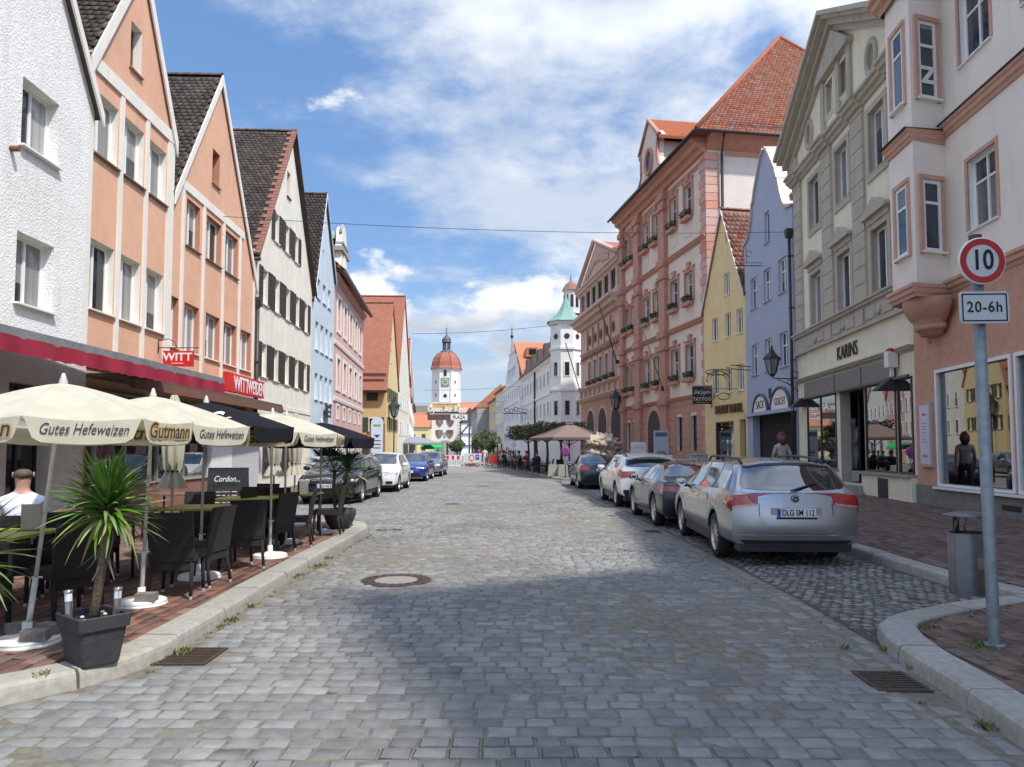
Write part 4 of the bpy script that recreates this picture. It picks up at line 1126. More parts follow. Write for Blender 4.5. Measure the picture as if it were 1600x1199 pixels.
# --- pale pink house with the oriel
PR = House('townhouse', 'pale pink townhouse with a corner oriel over a salmon shop floor on the right', 'R', 4.3, 16.95, 7.89, .09, group='houses of the right row')
h = PR
for Ya, Yb in ((13.42, 14.42), (10.6, 11.9), (7.8, 9.1)):
  h.window(Ya, Yb, 5.95, 7.38, r=.12, mull=(.5,), trans=(.66,), pm=M_pane_sky, fw=.06, sur='side', surm=M_trimpink, surw=.085, surd=.02, sillm=M_white_fr)
for Ya, Yb in ((13.45, 14.55), (11.0, 12.42), (8., 9.4)):
  h.window(Ya, Yb, 9.42, 10.95, r=.12, mull=(.5,), trans=(.66,), pm=M_pane_sky, fw=.06, sur='side', surm=M_trimpink, surw=.085, surd=.02, sillm=M_white_fr)
for Ya, Yb in ((13.22, 15.9), (10.1, 12.98), (6.4, 9.2)): h.op.append((*h.uu(Ya, Yb), .86, 3.26))
h.wall(ztop=11.7, m=M_palepink, depth=10, revm=M_white_fr)
for Ya, Yb, lab in ((13.22, 15.9, 'large'), (10.1, 12.98, 'second'), (6.4, 9.2, 'third')):
  u0, u1 = h.uu(Ya, Yb); W_ = u1 - u0
  wo = MB().box(-.07, 0, -.05, .1, -.07, 2.47).box(W_, W_ + .07, -.05, .1, -.07, 2.47).box(0, W_, -.05, .1, 2.4, 2.47).box(0, W_, -.05, .1, -.07, 0).build('window', M_white_fr, h.root, (u0, 0, .86))
  MB().box(-.14, W_ + .14, -.13, -.052, -.12, -.075).build('sill', M_white_fr, wo)
  MB().box(0, W_, .05, .07, 0, 2.4).build('pane', M_clear, wo)
  mb = MB(); mb.face([(0, 2.2, 0), (W_, 2.2, 0), (W_, 2.2, 2.4), (0, 2.2, 2.4)]); mb.face([(0, .12, 0), (0, 2.2, 0), (0, 2.2, 2.4), (0, .12, 2.4)]); mb.face([(W_, .12, 0), (W_, .12, 2.4), (W_, 2.2, 2.4), (W_, 2.2, 0)]); mb.face([(0, .08, -.01), (W_, .08, -.01), (W_, 2.2, -.01), (0, 2.2, -.01)])
  mb.build('display_room', mat('room_pink', (.12, .10, .09), (.07, .06, .055), scale=1.5, rough=1.), wo)
# the lower salmon wall lies just in front, with the same openings
mb = MB(); ops = sorted([o for o in h.op if o[2] < 1]); W = h.W
for za, zb in ((.8, .86), (.86, 3.26), (3.26, 4.9)):
  cur = 0.
  if za == .86:
    for o in ops: mb.box(cur, o[0] - .072, -.02, .0, za, zb); cur = o[1] + .072
  mb.box(cur, W, -.02, .0, za, zb)
mb.build('shop_wall', M_salmon, h.root)
MB().box(0, W, -.06, .0, .1, .8).build('plinth', M_concrete, h.root)
MB().box(h.u(13.55), h.u(12.95), -.068, -.058, .48, .58).build('vent_grille', M_black, h.root)
CP = [(-.1, 0), (.25, 0), (.4, .25), (.7, .35), (.75, .65), (1, .75), (1, 1), (-.1, 1)]
# oriel outline in local u (far end u=0), y<0 towards the street
ou = [(h.u(16.75), 0.), (h.u(16.1), -.78), (h.u(14.95), -.78), (h.u(15.0) + .0 + (h.u(15.33) - h.u(15.33)) + .0, 0.)]
ou = [(h.u(16.7), 0.), (h.u(16.12), -.80), (h.u(14.95), -.80), (h.u(15.05) - .30 + .0, .0)]
o4u = h.u(15.28)
ou[3] = (o4u, 0.0)
def ext(outline, d_, y0=0.):
  """offset the oriel line outwards by d_"""
  c = [(a, b) for a, b in outline]; r_ = []
  for i, (a, b) in enumerate(c):
    if i == 0: r_.append((a - d_ * 1.1, b)); continue
    if i == len(c) - 1: r_.append((a + d_ * 0.9 + (0.0), b)); continue
    r_.append((a + (-d_ * .45 if i == 1 else d_ * .45), b - d_))
  return r_
# the cheek runs from the front's near corner back to the wall, turned to the camera
mbp = [(a, b) for a, b in ou]
orl = MB().prism(mbp, 4.9, 11.9, axis='z').build('oriel', M_palepink, h.root)
def ring(outline, z0, z1, d_, m, name, par):
  mb = MB()
  for (f0, s0), (f1, s1) in zip([(a, lerp(z0, z1, b)) for a, b in CP[1:-1]], [(a, lerp(z0, z1, b)) for a, b in CP[2:]]):
    A = ext(outline, d_ * f0); B = ext(outline, d_ * f1)
    for i in range(len(A) - 1):
      mb.face([(*A[i], s0), (*A[i + 1], s0), (*B[i + 1], s1), (*B[i], s1)])
  T_ = ext(outline, d_); mb.face([(*q, z1) for q in T_] ); mb.face([(*q, z0) for q in outline][::-1])
  return mb.build(name, m, par)
ring(ou, 8.1, 8.36, .13, M_trimpink, 'belt', orl); ring(ou, 4.78, 5.06, .13, M_trimpink, 'belt', orl); ring(ou, 11.5, 11.9, .35, M_trimpink, 'cornice', orl)
for nm, z0, z1, d_ in (('belt', 8.22, 8.48, .15), ('belt', 4.88, 5.14, .16), ('cornice', 11.45, 11.85, .4)):
  MB().prism([(-d_ * a, lerp(z0, z1, b)) for a, b in CP], o4u + .02, W, axis='x').build(nm, M_trimpink, h.root)
MB().box(o4u, W, -.19, .0, 8.481, 8.50).build('flashing', M_lintel, h.root)
mb = MB(); mb.face([(*q, 8.365) for q in ext(ou, .2)]); mb.build('flashing', M_lintel, orl)
# corbel below the oriel
mb = MB(); C0 = [(h.u(15.75), -.02)]
levs = [(4.78, 1.03), (4.66, 1.0), (4.52, .92), (4.38, .78), (4.28, .62), (4.26, .66), (4.17, .64), (4.15, .52), (4.06, .48), (4.04, 0.05)]
cu_ = (ou[0][0] + ou[3][0]) / 2 + .05
rows = []
arc_ = [(ou[0][0], 0)] + [(lerp(ou[1][0], ou[2][0], .5) + (ou[3][0] - ou[0][0]) * .5 * math.cos(a), ou[1][1] * math.sin(a)) for a in np.linspace(math.pi * .93, math.pi * .07, 13)] + [(ou[3][0], 0)]
for z_, f in levs: rows.append([(cu_ + (a - cu_) * f, b * f, z_) for a, b in arc_])
mb.grid(rows, smooth=True, flip=False); mb.build('corbel', M_salmon, orl)
def oriel_win(pa, pb, z0, z1, letter=False):
  """narrow window on an oriel face between plan points pa, pb (fractions given)"""
  a = Vector((*pa, 0)); b = Vector((*pb, 0)); d_ = (b - a); L_ = d_.length; rz = math.atan2(d_.y, d_.x)
  fr, panes = win_mesh(round(L_, 2), round(z1 - z0, 2), (), (round((z1 - z0) * .68, 3),), .075, M_white_fr, 'o')
  wo = obj('window', fr, orl, (pa[0], pa[1], z0), (0, 0, rz)); wo.location = Vector((pa[0], pa[1], z0)) + Vector((math.sin(rz), -math.cos(rz), 0)) * .025
  for (x, zz_, pw, ph) in panes:
    if ph > .6: obj('pane', pane_mesh(pw, ph, M_pane_sky), wo, (x, .02, zz_))
    else: obj('pane', pane_mesh(pw, ph, M_pane_sky), wo, (x, .02, zz_))
  h_ = z1 - z0
  MB().box(-.10, -.005, -.035, .03, -.06, h_ + .1).box(-.005, L_ + .09, -.035, .03, h_ + .005, h_ + .1).box(L_ + .005, L_ + .09, -.02, .03, -.06, h_).build('surround', M_trimpink, wo)
  MB().box(-.06, L_ + .06, -.09, .03, -.05, -.006).build('sill', M_white_fr, wo)
  return wo
for z0, z1 in ((5.75, 7.28), (9.05, 10.75)):
  f1, f2 = ou[1], ou[2]
  oriel_win((lerp(f1[0], f2[0], .30), f1[1]), (lerp(f1[0], f2[0], .76), f1[1]), z0, z1)
  c1, c2 = ou[2], ou[3]
  wz = oriel_win((lerp(c1[0], c2[0], .22), lerp(c1[1], c2[1], .22)), (lerp(c1[0], c2[0], .80), lerp(c1[1], c2[1], .80)), z0, z1)
text('Z', .50, wz, (.27, .0, .5), (math.pi / 2, 0, 0), M_signwhite, sx=1.2, offset=.02, name='paper_sign')
mb = MB().box(.0, h.W, -.4, 6, 11.86, 12.0); mb.prism([(-.45, 11.95), (-.45, 12.05), (5, 16.5), (5, 16.2)], 0, h.W, axis='x'); mb.build('roof', M_tile_red, h.root)
pz = MB().box(h.u(16.66), h.u(16.12), -.09, -.022, 1.2, 2.64).build('poster_case', mat('case_frame', (.50, .40, .38), (.46, .36, .34)), h.root)
MB().box(h.u(16.66) + .05, h.u(16.12) - .05, -.10, -.09, 1.26, 2.58).build('poster', mat('poster_lilac', (.58, .56, .66), (.62, .60, .70), scale=2, rough=.4), pz)
for zq, s_ in ((2.38, .085), (1.45, .10)):
  text('Salon' if zq > 2 else 'Moda', s_, pz, ((h.u(16.66) + h.u(16.12)) / 2, -.103, zq), (math.pi / 2, 0, 0), mat('ink_rose', (.45, .2, .3)), shear=.25)
for k in range(7): MB().box((h.u(16.66) + h.u(16.12)) / 2 - .13, (h.u(16.66) + h.u(16.12)) / 2 + .13 - .05 * (k % 2), -.1025, -.10, 1.75 + k * .07, 1.765 + k * .07).build('text_line', MATS['ink_rose'], pz)
text('42', .22, h.root, (h.u(16.2), -.03, 4.02), (math.pi / 2, 0, 0), M_trimpink, name='house_number', ext=.015, sx=.9)

# --- ivory house with the raking grey gable
KH = House('gabled_house', 'ivory house with grey stone gable, pedimented windows and the KARINS shop front', 'R', 17.0, 26.0, 7.89, .09, group='houses of the right row')
h = KH; W = h.W; KC = h.u(21.25)
for Yc in (23.72, 21.2, 18.66):
  h.window(Yc - .52, Yc + .52, 5.72, 7.4, r=.13, mull=(.5,), fw=.06, pm=M_pane_sky, sur='side', surm=M_kgrey, surw=.16, surd=.05, head='ped', sillm=M_kgrey)
  h.window(Yc - .5, Yc + .5, 8.95, 10.6, r=.13, mull=(.5,), fw=.06, pm=M_pane_sky, sur='full', surm=M_kgrey, surw=.17, surd=.05, sillm=M_kgrey)
for Yc in (22.1, 20.9): h.window(Yc - .33, Yc + .33, 12.0, 13.05, r=.15, mull=(), fw=.05, pm=mat('blind_ivory', (.5, .47, .36)), sur='full', surm=M_kcream, surw=.07, sillm=M_kcream)
for Ya, Yb in ((22.2, 25.0), (20.05, 21.9), (18.02, 19.95), (17.12, 17.92)): h.op.append((*h.uu(Ya, Yb), 1.0 if Ya != 20.05 else .62, 3.32))
zl = 12.15; outl = [(.1, 0, W), (zl, 0, W), (14.55, KC - .0, KC + .0)]
outl = [(.1, 0, W), (zl, 0, W), (14.5, KC - .05, KC + .05)]
KC_g = (KC, 14.5, zl, zl)
h.wall(gable=KC_g, m=M_kcream, revm=M_kgrey, depth=10)
h.gable_roof(KC, 14.55, zl, zl, M_tile_red, depth=10, oh=.0, eaveL=.1, eaveR=.1)
# raking cornice, projecting
mb = MB()
for (x0, z0_, x1, z1_) in ((-.35, zl - .1, KC, 14.58), (W + .35, zl - .1, KC, 14.58)):
  for k, (d_, a, b) in enumerate(((.62, .10, .24), (.50, -.02, .10), (.30, -.22, -.02), (.12, -.42, -.22))):
    mb.prism([(x0, z0_ + a), (x1, z1_ + a), (x1, z1_ + b), (x0, z0_ + b)], -d_, .0)
mb.build('raking_cornice', M_kgrey, h.root)
MB().box(0, .55, -.1, 0, 11.2, 12.0).box(W - .55, W, -.1, 0, 11.2, 12.0).build('corner_block', M_kgrey, h.root)
# banded pilasters
for Yc, w_ in ((25.45, .75), (22.46, .85), (19.92, .85), (17.42, .7)):
  u = h.u(Yc)
  z_ = 5.66
  while z_ < 11.0:
    MB().box(u - w_ / 2, u + w_ / 2, -.085, .0, z_ + .012, z_ + .455).build('pilaster_block', M_kgrey, h.root); z_ += .47
  MB().box(u - w_ / 2 + .02, u + w_ / 2 - .02, -.06, 0, 5.66, 11.0).build('pilaster', M_kgrey, h.root)
h.band(11.0, 11.32, .3, M_kgrey, prof=CP, name='cornice')
for Yc, w_ in ((25.45, .9), (22.46, 1.), (19.92, 1.), (17.42, .8)):
  u = h.u(Yc); MB().prism([(-.1 - .3 * a, lerp(11.0, 11.32, b)) for a, b in CP], u - w_ / 2, u + w_ / 2, axis='x').build('cornice', M_kgrey, h.root)
h.band(5.42, 5.64, .22, M_kgrey, prof=CP, name='cornice')
MB().box(0, W, -.08, 0, 4.98, 5.42).build('frieze', M_kgrey, h.root)
for k in range(3):
  Yc = (23.72, 21.2, 18.66)[k]; u = h.u(Yc)
  mb = MB().box(u - .85, u - .22, -.11, -.08, 5.06, 5.34).box(u + .22, u + .85, -.11, -.08, 5.06, 5.34); mb.build('frieze_panel', M_kgrey, h.root)
  MB().lathe([(.13, 0), (.13, -.05), (.08, -.07), (.0, -.07)], 16, c=(u, -.08, 5.2), axis='y').build('rosette', M_kgrey, h.root)
for Yc in (22.46, 19.92): MB().box(h.u(Yc) - .28, h.u(Yc) + .28, -.13, -.08, 4.99, 5.41).build('frieze_panel', M_kgrey, h.root)
h.band(4.9, 4.98, .12, M_kgrey, name='moulding'); h.band(3.92, 4.06, .16, M_kgrey, prof=CP, name='moulding')
text('KARINS', .60, h.root, (h.u(21.15), -.03, 4.45), (math.pi / 2, 0, 0), mat('ink_brown', (.07, .03, .02)), sx=.80, ext=.012, offset=-.006)
# gable field: pedimented pair and ovals
mb = MB(); u0, u1 = h.u(22.75), h.u(20.2)
mb.prism([(u0 - .12, 13.2), (u1 + .12, 13.2), (u1 + .12, 13.34), (KC, 14.2), (u0 - .12, 13.34)], -.22, 0).box(u0 + .02, u0 + .3, -.09, 0, 11.4, 13.2).box(u1 - .3, u1 - .02, -.09, 0, 11.4, 13.2).box(KC - .14, KC + .14, -.09, 0, 11.4, 13.2)
mb.build('aedicule', M_kgrey, h.root)
for Yc, zc in ((24.05, 12.2), (18.75, 12.02)):
  u = h.u(Yc) if Yc > 20 else h.u(18.85)
  mb = MB(); n = 28; prof = [(.52, 0), (.52, -.07), (.42, -.10), (.34, -.06), (.33, .0)]
  rows = [[(u + math.cos(2 * math.pi * j / n) * r_ * .74, y, zc + math.sin(2 * math.pi * j / n) * r_) for j in range(n + 1)] for r_, y in prof]
  mb.grid(rows, flip=True); ov = mb.build('oval_window', M_kgrey, h.root)
  MB().disc((u, -.012, zc), .345, 28, 'y', sx=.74).build('pane', mat('blind_olive', (.24, .21, .15), rough=.5), ov)
# shop front
mb = MB(); op = sorted([o for o in h.op if o[2] < 1.01])
cur = 0.
for o in op: mb.box(cur, o[0], -.035, 0, 3.3, 3.36); cur = o[1]
for Ya, Yb in ((22.1, 25.05), (20.0, 22.05), (17.95, 19.97)):
  u0, u1 = h.uu(Ya, Yb); MB().box(u0 + .02, u1 - .02, -.09, .0, 3.36, 3.86).build('fascia_panel', mat('fascia_bronze', (.16, .15, .14), (.13, .125, .12), rough=.45), h.root)
MB().box(h.u(25.15), h.u(17.05), -.14, -.091, 3.3, 3.36).build('lintel_rail', M_lintel, h.root)
for Ya, Yb, z0, np_ in ((22.2, 25.0, 1.0, 2), (20.05, 21.9, .62, 1), (18.02, 19.95, 1.0, 1), (17.12, 17.92, 1.0, 1)):
  u0, u1 = h.uu(Ya, Yb); w_ = u1 - u0; e = .05; dy = .0 if np_ != 1 or Ya != 20.05 else .5
  mb = MB(); mb.box(0, e, 0, .07, 0, 3.32 - z0).box(w_ - e, w_, 0, .07, 0, 3.32 - z0).box(e, w_ - e, 0, .07, 3.32 - z0 - e, 3.32 - z0).box(e, w_ - e, 0, .07, 0, e)
  for k in range(1, np_): mb.box(w_ * k / np_ - .02, w_ * k / np_ + .02, 0, .07, e, 3.32 - z0 - e)
  wo = mb.build('shop_window' if Ya != 20.05 else 'shop_door', M_lintel, h.root, (u0, -.03 if dy == 0 else dy, z0))
  for k in range(np_): MB().box(w_ * k / np_ + .03, w_ * (k + 1) / np_ - .03, .03, .042, e, 3.32 - z0 - e).build('pane', M_clear, wo)
MB().box(h.u(25.0) - .0, h.u(17.1), .28, .30, 3.32, 3.36).build('soffit', M_lintel, h.root)
mb = MB(); u0, u1 = h.u(25.1), h.u(17.05)
mb.face([(u0, 2.6, .4), (u1, 2.6, .4), (u1, 2.6, 3.6), (u0, 2.6, 3.6)]); mb.face([(u0, .3, .95), (u0, 2.6, .95), (u0, 2.6, 3.6), (u0, .3, 3.6)]); mb.face([(u1, .3, .95), (u1, .3, 3.6), (u1, 2.6, 3.6), (u1, 2.6, .95)])
mb.face([(u0, .3, 3.34), (u0, 2.6, 3.34), (u1, 2.6, 3.34), (u1, .3, 3.34)]); mb.face([(u0, .3, .97), (u1, .3, .97), (u1, 2.6, .97), (u0, 2.6, .97)])
mb.build('display_room', mat('room_karins', (.13, .115, .095), (.07, .065, .055), scale=1.2, rough=.9), h.root)
MB().box(h.u(20.0), h.u(17.0), -.14, -.0, .1, .93).build('plinth', M_kcream, h.root); MB().box(h.u(20.02), h.u(17.0), -.2, .0, .931, 1.0).build('sill', M_stone, h.root)
MB().box(h.u(25.9), h.u(22.1), -.14, -.0, .1, .93).build('plinth', M_kcream, h.root); MB().box(h.u(25.9), h.u(22.08), -.2, .0, .931, 1.0).build('sill', M_stone, h.root)
MB().box(h.u(18.9), h.u(18.3), -.155, -.141, .36, .86).build('cellar_grille', M_black, h.root)
for k, (zz_, dd) in enumerate(((.44, .9), (.60, .55))): MB().box(h.u(22.2) if k else h.u(22.3), h.u(19.9) if k else h.u(19.8), -dd, -.0, .2, zz_).build('step', M_stone, h.root)
for Yc in (25.15, 18.0):
  u = h.u(Yc); mb = MB().prism([(-.48, 3.06), (-.12, 3.38), (.0, 3.38), (.0, 3.06)], u - .34, u + .06, axis='x'); mb.build('awning_hood', M_lintel, h.root)
# siren and sensors
sr = thing('alarm_siren', 'white alarm siren with a red cap above the shop door', 'alarm siren', (9.32, 17.85, 3.6), 0)
MB().box(-.12, .12, -.1, .1, 0, .40).build('case', M_signwhite, sr); MB().sphere((0, 0, .42), .12, 12, 8, (1, 1, .6)).build('cap', mat('lamp_red', (.35, .02, .03), rough=.3), sr); MB().box(-.03, .05, -.03, .03, -.22, 0).build('bracket', M_signwhite, sr)

# --- blue house with curved gable
h = House('gabled_house', 'blue house with a curved scroll gable and two arched shop signs', 'R', 26.1, 31.6, 10.2, 0., group='houses of the right row')
W = h.W; uc = W / 2
for Ya, Yb in ((30.05, 30.85), (28.45, 29.25), (26.8, 27.6)):
  h.window(Ya, Yb, 7.5, 8.82, r=.1, mull=(.5,), trans=(.62,), sill=False, sur='top', surm=M_blue, surw=.0001) if False else h.window(Ya, Yb, 7.5, 8.82, r=.1, mull=(.5,), trans=(.62,), sillm=M_blue, pm=M_pane_sky)
  h.window(Ya, Yb, 4.7, 6.0, r=.1, mull=(.5,), trans=(.62,), sillm=M_blue, pm=M_pane_sky)
h.window(28.45, 29.0, 9.85, 11.1, r=.1, mull=(), sillm=M_blue, pm=M_pane_sky)
h.op.append((h.u(30.9), h.u(26.15), .5, 3.0))
GB = [(.1, 0, W), (10.45, 0, W), (10.55, .45, W - .55), (10.75, .8, W - .8), (11.1, 1.0, W - 1.0), (11.45, 1.15, W - 1.15), (11.9, 1.25, W - 1.3), (11.95, 1.38, W - 1.4), (12.4, 1.6, W - 1.6), (12.8, 1.9, W - 1.9), (13.2, 2.2, W - 2.2), (13.5, 2.42, W - 2.42), (13.7, 2.72, W - 2.72)]
h.wall(outl=GB, gable=(uc, 13.7, 10.4, 10.4), m=M_blue, depth=9); h.inner(10)
mb = MB()
for sd in (1, 2):
  pl_ = [(o[sd], o[0]) for o in GB[1:]]
  for (a, za), (b, zb) in zip(pl_, pl_[1:]):
    sg_ = -1 if sd == 1 else 1
    mb.prism([(a, za), (b, zb), (b + sg_ * .06, zb + .09), (a + sg_ * .09, za + .06)], -.09, .95)
mb.build('gable_coping', mat('coping_sheet', (.50, .43, .36), (.56, .49, .42), rough=.5, metal=.1), h.root)
mb = MB().prism([(0.1, 10.2), (uc, 13.3), (W - .1, 10.2), (W - .1, 10.05), (uc, 13.1), (.1, 10.05)], .4, 9); rf = mb.build('roof', M_tile_brown, h.root)
poly_tiles(rf, [(W - .05, .4, 10.25), (W - .05, 9, 10.25), (uc, 9, 13.35), (uc, .4, 13.35)], M_tile_brown, .22, .26)
downpipe(h, 26.15, .4, 9.3, .055, off=.12)
for uc_, r_, tx in ((h.u(29.75), .82, 'BÄCK'), (h.u(27.55), .95, 'GESICHT')):
  sgn = thing('arched_sign', 'white arched shop sign with dark letters, left one of the blue house' if tx[0] == 'B' else 'white arched shop sign with coloured letters, right one of the blue house', 'shop sign', (0, 0, 0))
  sgn.parent = None
  sgn.matrix_world = h.root.matrix_basis.copy(); sgn.location = h.root.matrix_basis @ Vector((uc_, -.02, 3.12)); sgn.rotation_euler = h.root.rotation_euler
  mb = MB(); n = 20; pts = [(math.cos(math.pi * k / n) * r_, math.sin(math.pi * k / n) * r_ * .82) for k in range(n + 1)]
  mb.prism(pts, -.05, .0); mb.build('board', M_signwhite, sgn)
  MB().tube([(a * 1.05, -.06, b * 1.05) for a, b in pts], .055, 6).build('rim', mat('rim_blue', (.10, .12, .18)), sgn)
  text({'BÄCK': 'SACK', 'GESICHT': 'GESICHT'}[tx], .46 if tx[0] == 'B' else .40, sgn, (0, -.056, .28), (math.pi / 2, 0, 0), mat('ink_black', (.02, .02, .02)) if tx[0] == 'B' else mat('ink_red', (.35, .08, .05)), sx=.8 if tx[0] == 'B' else .72)
MB().box(0, W, -.16, .0, 2.98, 3.12).build('cornice', M_blue, h.root)
mb = MB(); u0, u1 = h.u(30.9), h.u(26.15); mb.box(u0, u0 + .08, .5, .6, .5, 3).box(u1 - .08, u1, .5, .6, .5, 3)
for a in (.33, .66): x = lerp(u0, u1, a); mb.box(x - .04, x + .04, .5, .6, .5, 3)
mb.box(u0, u1, .5, .6, 2.3, 2.38).build('shop_window', M_white_fr, h.root)
MB().box(u0, u1, .56, .575, .5, 3.0).build('pane', M_pane_sky, h.root)
MB().box(h.u(28.62) - .28, h.u(28.62) + .02, -.015, .0, 3.62, 4.0).build('house_number_plate', mat('plate_navy', (.03, .04, .12)), h.root)

# --- yellow house
h = House('gabled_house', 'narrow sand yellow gabled house between the blue house and the town hall', 'R', 31.6, 35.75, 15.73, -.175, group='houses of the right row')
W = h.W; uc = h.u(33.6)
for Ya, Yb in ((34.25, 34.85), (32.95, 33.5), (31.85, 32.4)):
  h.window(Ya, Yb, 6.75, 7.85, r=.08, mull=(.5,), pm=M_pane_sky); h.window(Ya, Yb, 4.2, 5.36, r=.08, mull=(.5,), pm=M_pane_sky)
h.window(33.0, 33.55, 8.7, 9.72, r=.08, mull=(.5,), pm=M_pane_sky); h.window(33.05, 33.35, 11.1, 11.65, r=.08, mull=(), pm=M_pane_dark, sill=False)
h.op.append((*h.uu(32.85, 34.65), .55, 2.88)); h.op.append((*h.uu(31.75, 32.3), .4, 2.92))
h.wall(gable=(uc, 12.75, 8.4, 8.4), m=M_ylow, depth=9)
rf = h.gable_roof(uc, 12.75, 8.4, 8.4, M_tile_brown, depth=9, oh=.1, eaveL=.12, eaveR=.05, verge=True, vm=M_cream, vw=.02, tiles='R', tw=.22, th_=.26)
u0, u1 = h.uu(32.85, 34.65)
wo = MB().box(u0, u0 + .05, .02, .1, .55, 2.88).box(u1 - .05, u1, .02, .1, .55, 2.88).box(u0, u1, .02, .1, 2.83, 2.88).build('shop_window', M_lintel, h.root); MB().box(u0, u1, .05, .06, .55, 2.83).build('pane', M_clear, wo)
mb = MB(); mb.face([(u0, 1.2, .5), (u1, 1.2, .5), (u1, 1.2, 2.9), (u0, 1.2, 2.9)]).face([(u0, .1, .56), (u1, .1, .56), (u1, 1.2, .56), (u0, 1.2, .56)]); mb.build('display_room', mat('room_yellow', (.10, .09, .075), (.05, .045, .04), scale=2), h.root)
u0, u1 = h.uu(31.75, 32.3); MB().box(u0, u1, .25, .29, .4, 2.92).build('door', M_shut, h.root)
text('HELMUT DUNKL', .58, h.root, (h.u(33.2), -.06, 3.42), (math.pi / 2, 0, 0), mat('letter_bronze', (.10, .055, .03), rough=.4), sx=.62, ext=.03)
gs = thing('guild_sign', 'golden wrought iron guild sign with rings on the yellow house', 'guild sign', (9.75, 32.1, 4.25), 0)
mg = mat('gilt_iron', (.35, .27, .10), (.22, .18, .08), rough=.4, metal=.6)
mb = MB()
mb.tube([(.25, 0, .0), (-1.3, 0, .05)], .016, 6)
mb.tube([(-.65 + .5 * math.cos(a), 0, .42 + .38 * math.sin(a)) for a in np.linspace(-.4, math.pi + .3, 18)], .03, 6); mb.tube([(-.65 + .36 * math.cos(a), 0, .42 + .24 * math.sin(a)) for a in np.linspace(-.1, math.pi, 14)], .02, 6)
mb.build('bracket', mg, gs)
MB().tube([(-.65 + .55 * math.cos(a), 0, .75 + .12 * math.sin(a)) for a in np.linspace(0, math.pi * 2, 20)], .03, 6).build('crown', mg, gs)
for x in (-1.05, -.4): MB().tube([(x + .26 * math.cos(a), 0, -.32 + .15 * math.sin(a)) for a in np.linspace(0, math.pi * 2, 20)], .022, 6).build('ring', mg, gs)

# --- flower box
def leaf_cloud(mb, c, sx, sy, sz, n, ls=.07):
  for _ in range(n):
    p_ = Vector((c[0] + random.uniform(-sx, sx), c[1] + random.uniform(-sy, sy), c[2] + random.uniform(-sz, sz) * (.6 + .4 * random.random())))
    a = Vector((random.gauss(0, 1), random.gauss(0, 1), random.gauss(0, 1))).normalized(); b = a.cross(Vector((random.gauss(0, 1), random.gauss(0, 1), 1))).normalized()
    s_ = ls * random.uniform(.6, 1.3)
    mb.face([p_ - a * s_, p_ - b * s_ * .5, p_ + a * s_, p_ + b * s_ * .5])
FB = []
for k in range(3):
  mb = MB(); leaf_cloud(mb, (0, -.18, .18), .52, .17, .2, 210, .075)
  mf = MB(); leaf_cloud(mf, (0, -.26, .12), .5, .16, .17, 45, .05)
  FB.append((mb.mesh('plants', [M_leaf]), mf.mesh('blossoms', [M_flower]), MB().box(-.52, .52, -.3, -.04, -.2, .0).mesh('flower_box', [M_rred])))
def flower_box(h, uc_, z_, k):
  a, b, c = FB[k % 3]
  t = thing('flower_box', 'x', 'flower box', (0, 0, 0), 0, 'flower boxes on the town hall')
  t.location = h.root.matrix_basis @ Vector((uc_, -.02, z_)); t.rotation_euler = h.root.rotation_euler
  obj('box', c, t); obj('plants', a, t, kind='stuff'); obj('blossoms', b, t, kind='stuff')
  return t

# --- town hall
h = House('town_hall', 'pink town hall with red pilasters, quoins and a high hipped tile roof', 'R', 35.8, 49.3, 15.46, -.16, cat='town hall')
TH = h; W = h.W
cols = (38.05, 40.1, 42.85, 44.6, 47.15, 48.45)
rows = (((13.85, 15.65), 'top'), ((9.3, 10.95), 'middle'), ((5.3, 7.1), 'lowest'))
k = 0
cname = ('first', 'second', 'third', 'fourth', 'fifth', 'sixth')
for ci, Yc in enumerate(cols):
  for (z0, z1), rn in rows:
    w_ = .5 if ci < 4 else .38
    h.window(Yc - w_, Yc + w_, z0, z1, r=.16, mull=(.5,), trans=(.62,), pm=M_pane_sky, fw=.045, sur='side', surm=M_rred, surw=.17, surd=.06, head='scroll', sillm=M_rred)
    t = flower_box(h, h.u(Yc), z0 + .02, k); k += 1
    t['label'] = f'red flower box under the {cname[ci]} {rn} row town hall window from the yellow house'
    MB().box(h.u(Yc) - .42, h.u(Yc) + .42, -.03, 0, z0 - 1.0, z0 - .28).build('apron_panel', M_rcream, h.root)
for Yc in (37.75, 39.65, 47.0, 48.3): h.window(Yc - .42, Yc + .42, 1.5, 3.35, r=.16, mull=(.5,), trans=(.6,), pm=M_pane_dark, m=mat('frame_dark', (.05, .05, .055)), sillm=M_rred)
h.wall(ztop=17.2, m=M_rcream, sides=False, depth=14)
MB().face([(W, 0, 0), (W, 14, 0), (W, 14, 17.2), (W, 0, 17.2)]).build('side_wall', M_rside, h.root)
# rusticated ground floor courses
ops = sorted([o for o in h.op if o[3] < 3.5])
z_ = .3
while z_ < 4.15:
  mb = MB(); cur = 0.; z1_ = min(z_ + .34, 4.18)
  for o in ops:
    if o[2] < z1_ and o[3] > z_: mb.box(cur, o[0] - .02, -.05, 0, z_ + .02, z1_); cur = o[1] + .02
  mb.box(cur, W, -.05, 0, z_ + .02, z1_); mb.build('rusticated_course', M_rred, h.root); z_ += .36
for z0, z1, d_ in ((4.18, 4.42, .22), (8.0, 8.26, .22), (12.1, 12.36, .22), (16.0, 16.2, .12)): h.band(z0, z1, d_, M_rred, prof=CP)
h.band(16.5, 17.25, .75, M_rred, prof=CP, name='eaves_cornice')
MB().prism([(.0, 16.6), (.75, 17.25), (0, 17.25)], 0, 14, axis='y').build('eaves_cornice', M_rred, h.root, (W, 0, 0))
MB().box(W, W + .03, 1.0, 14, 16.35, 16.6).build('band', M_rred, h.root)
z_ = .3
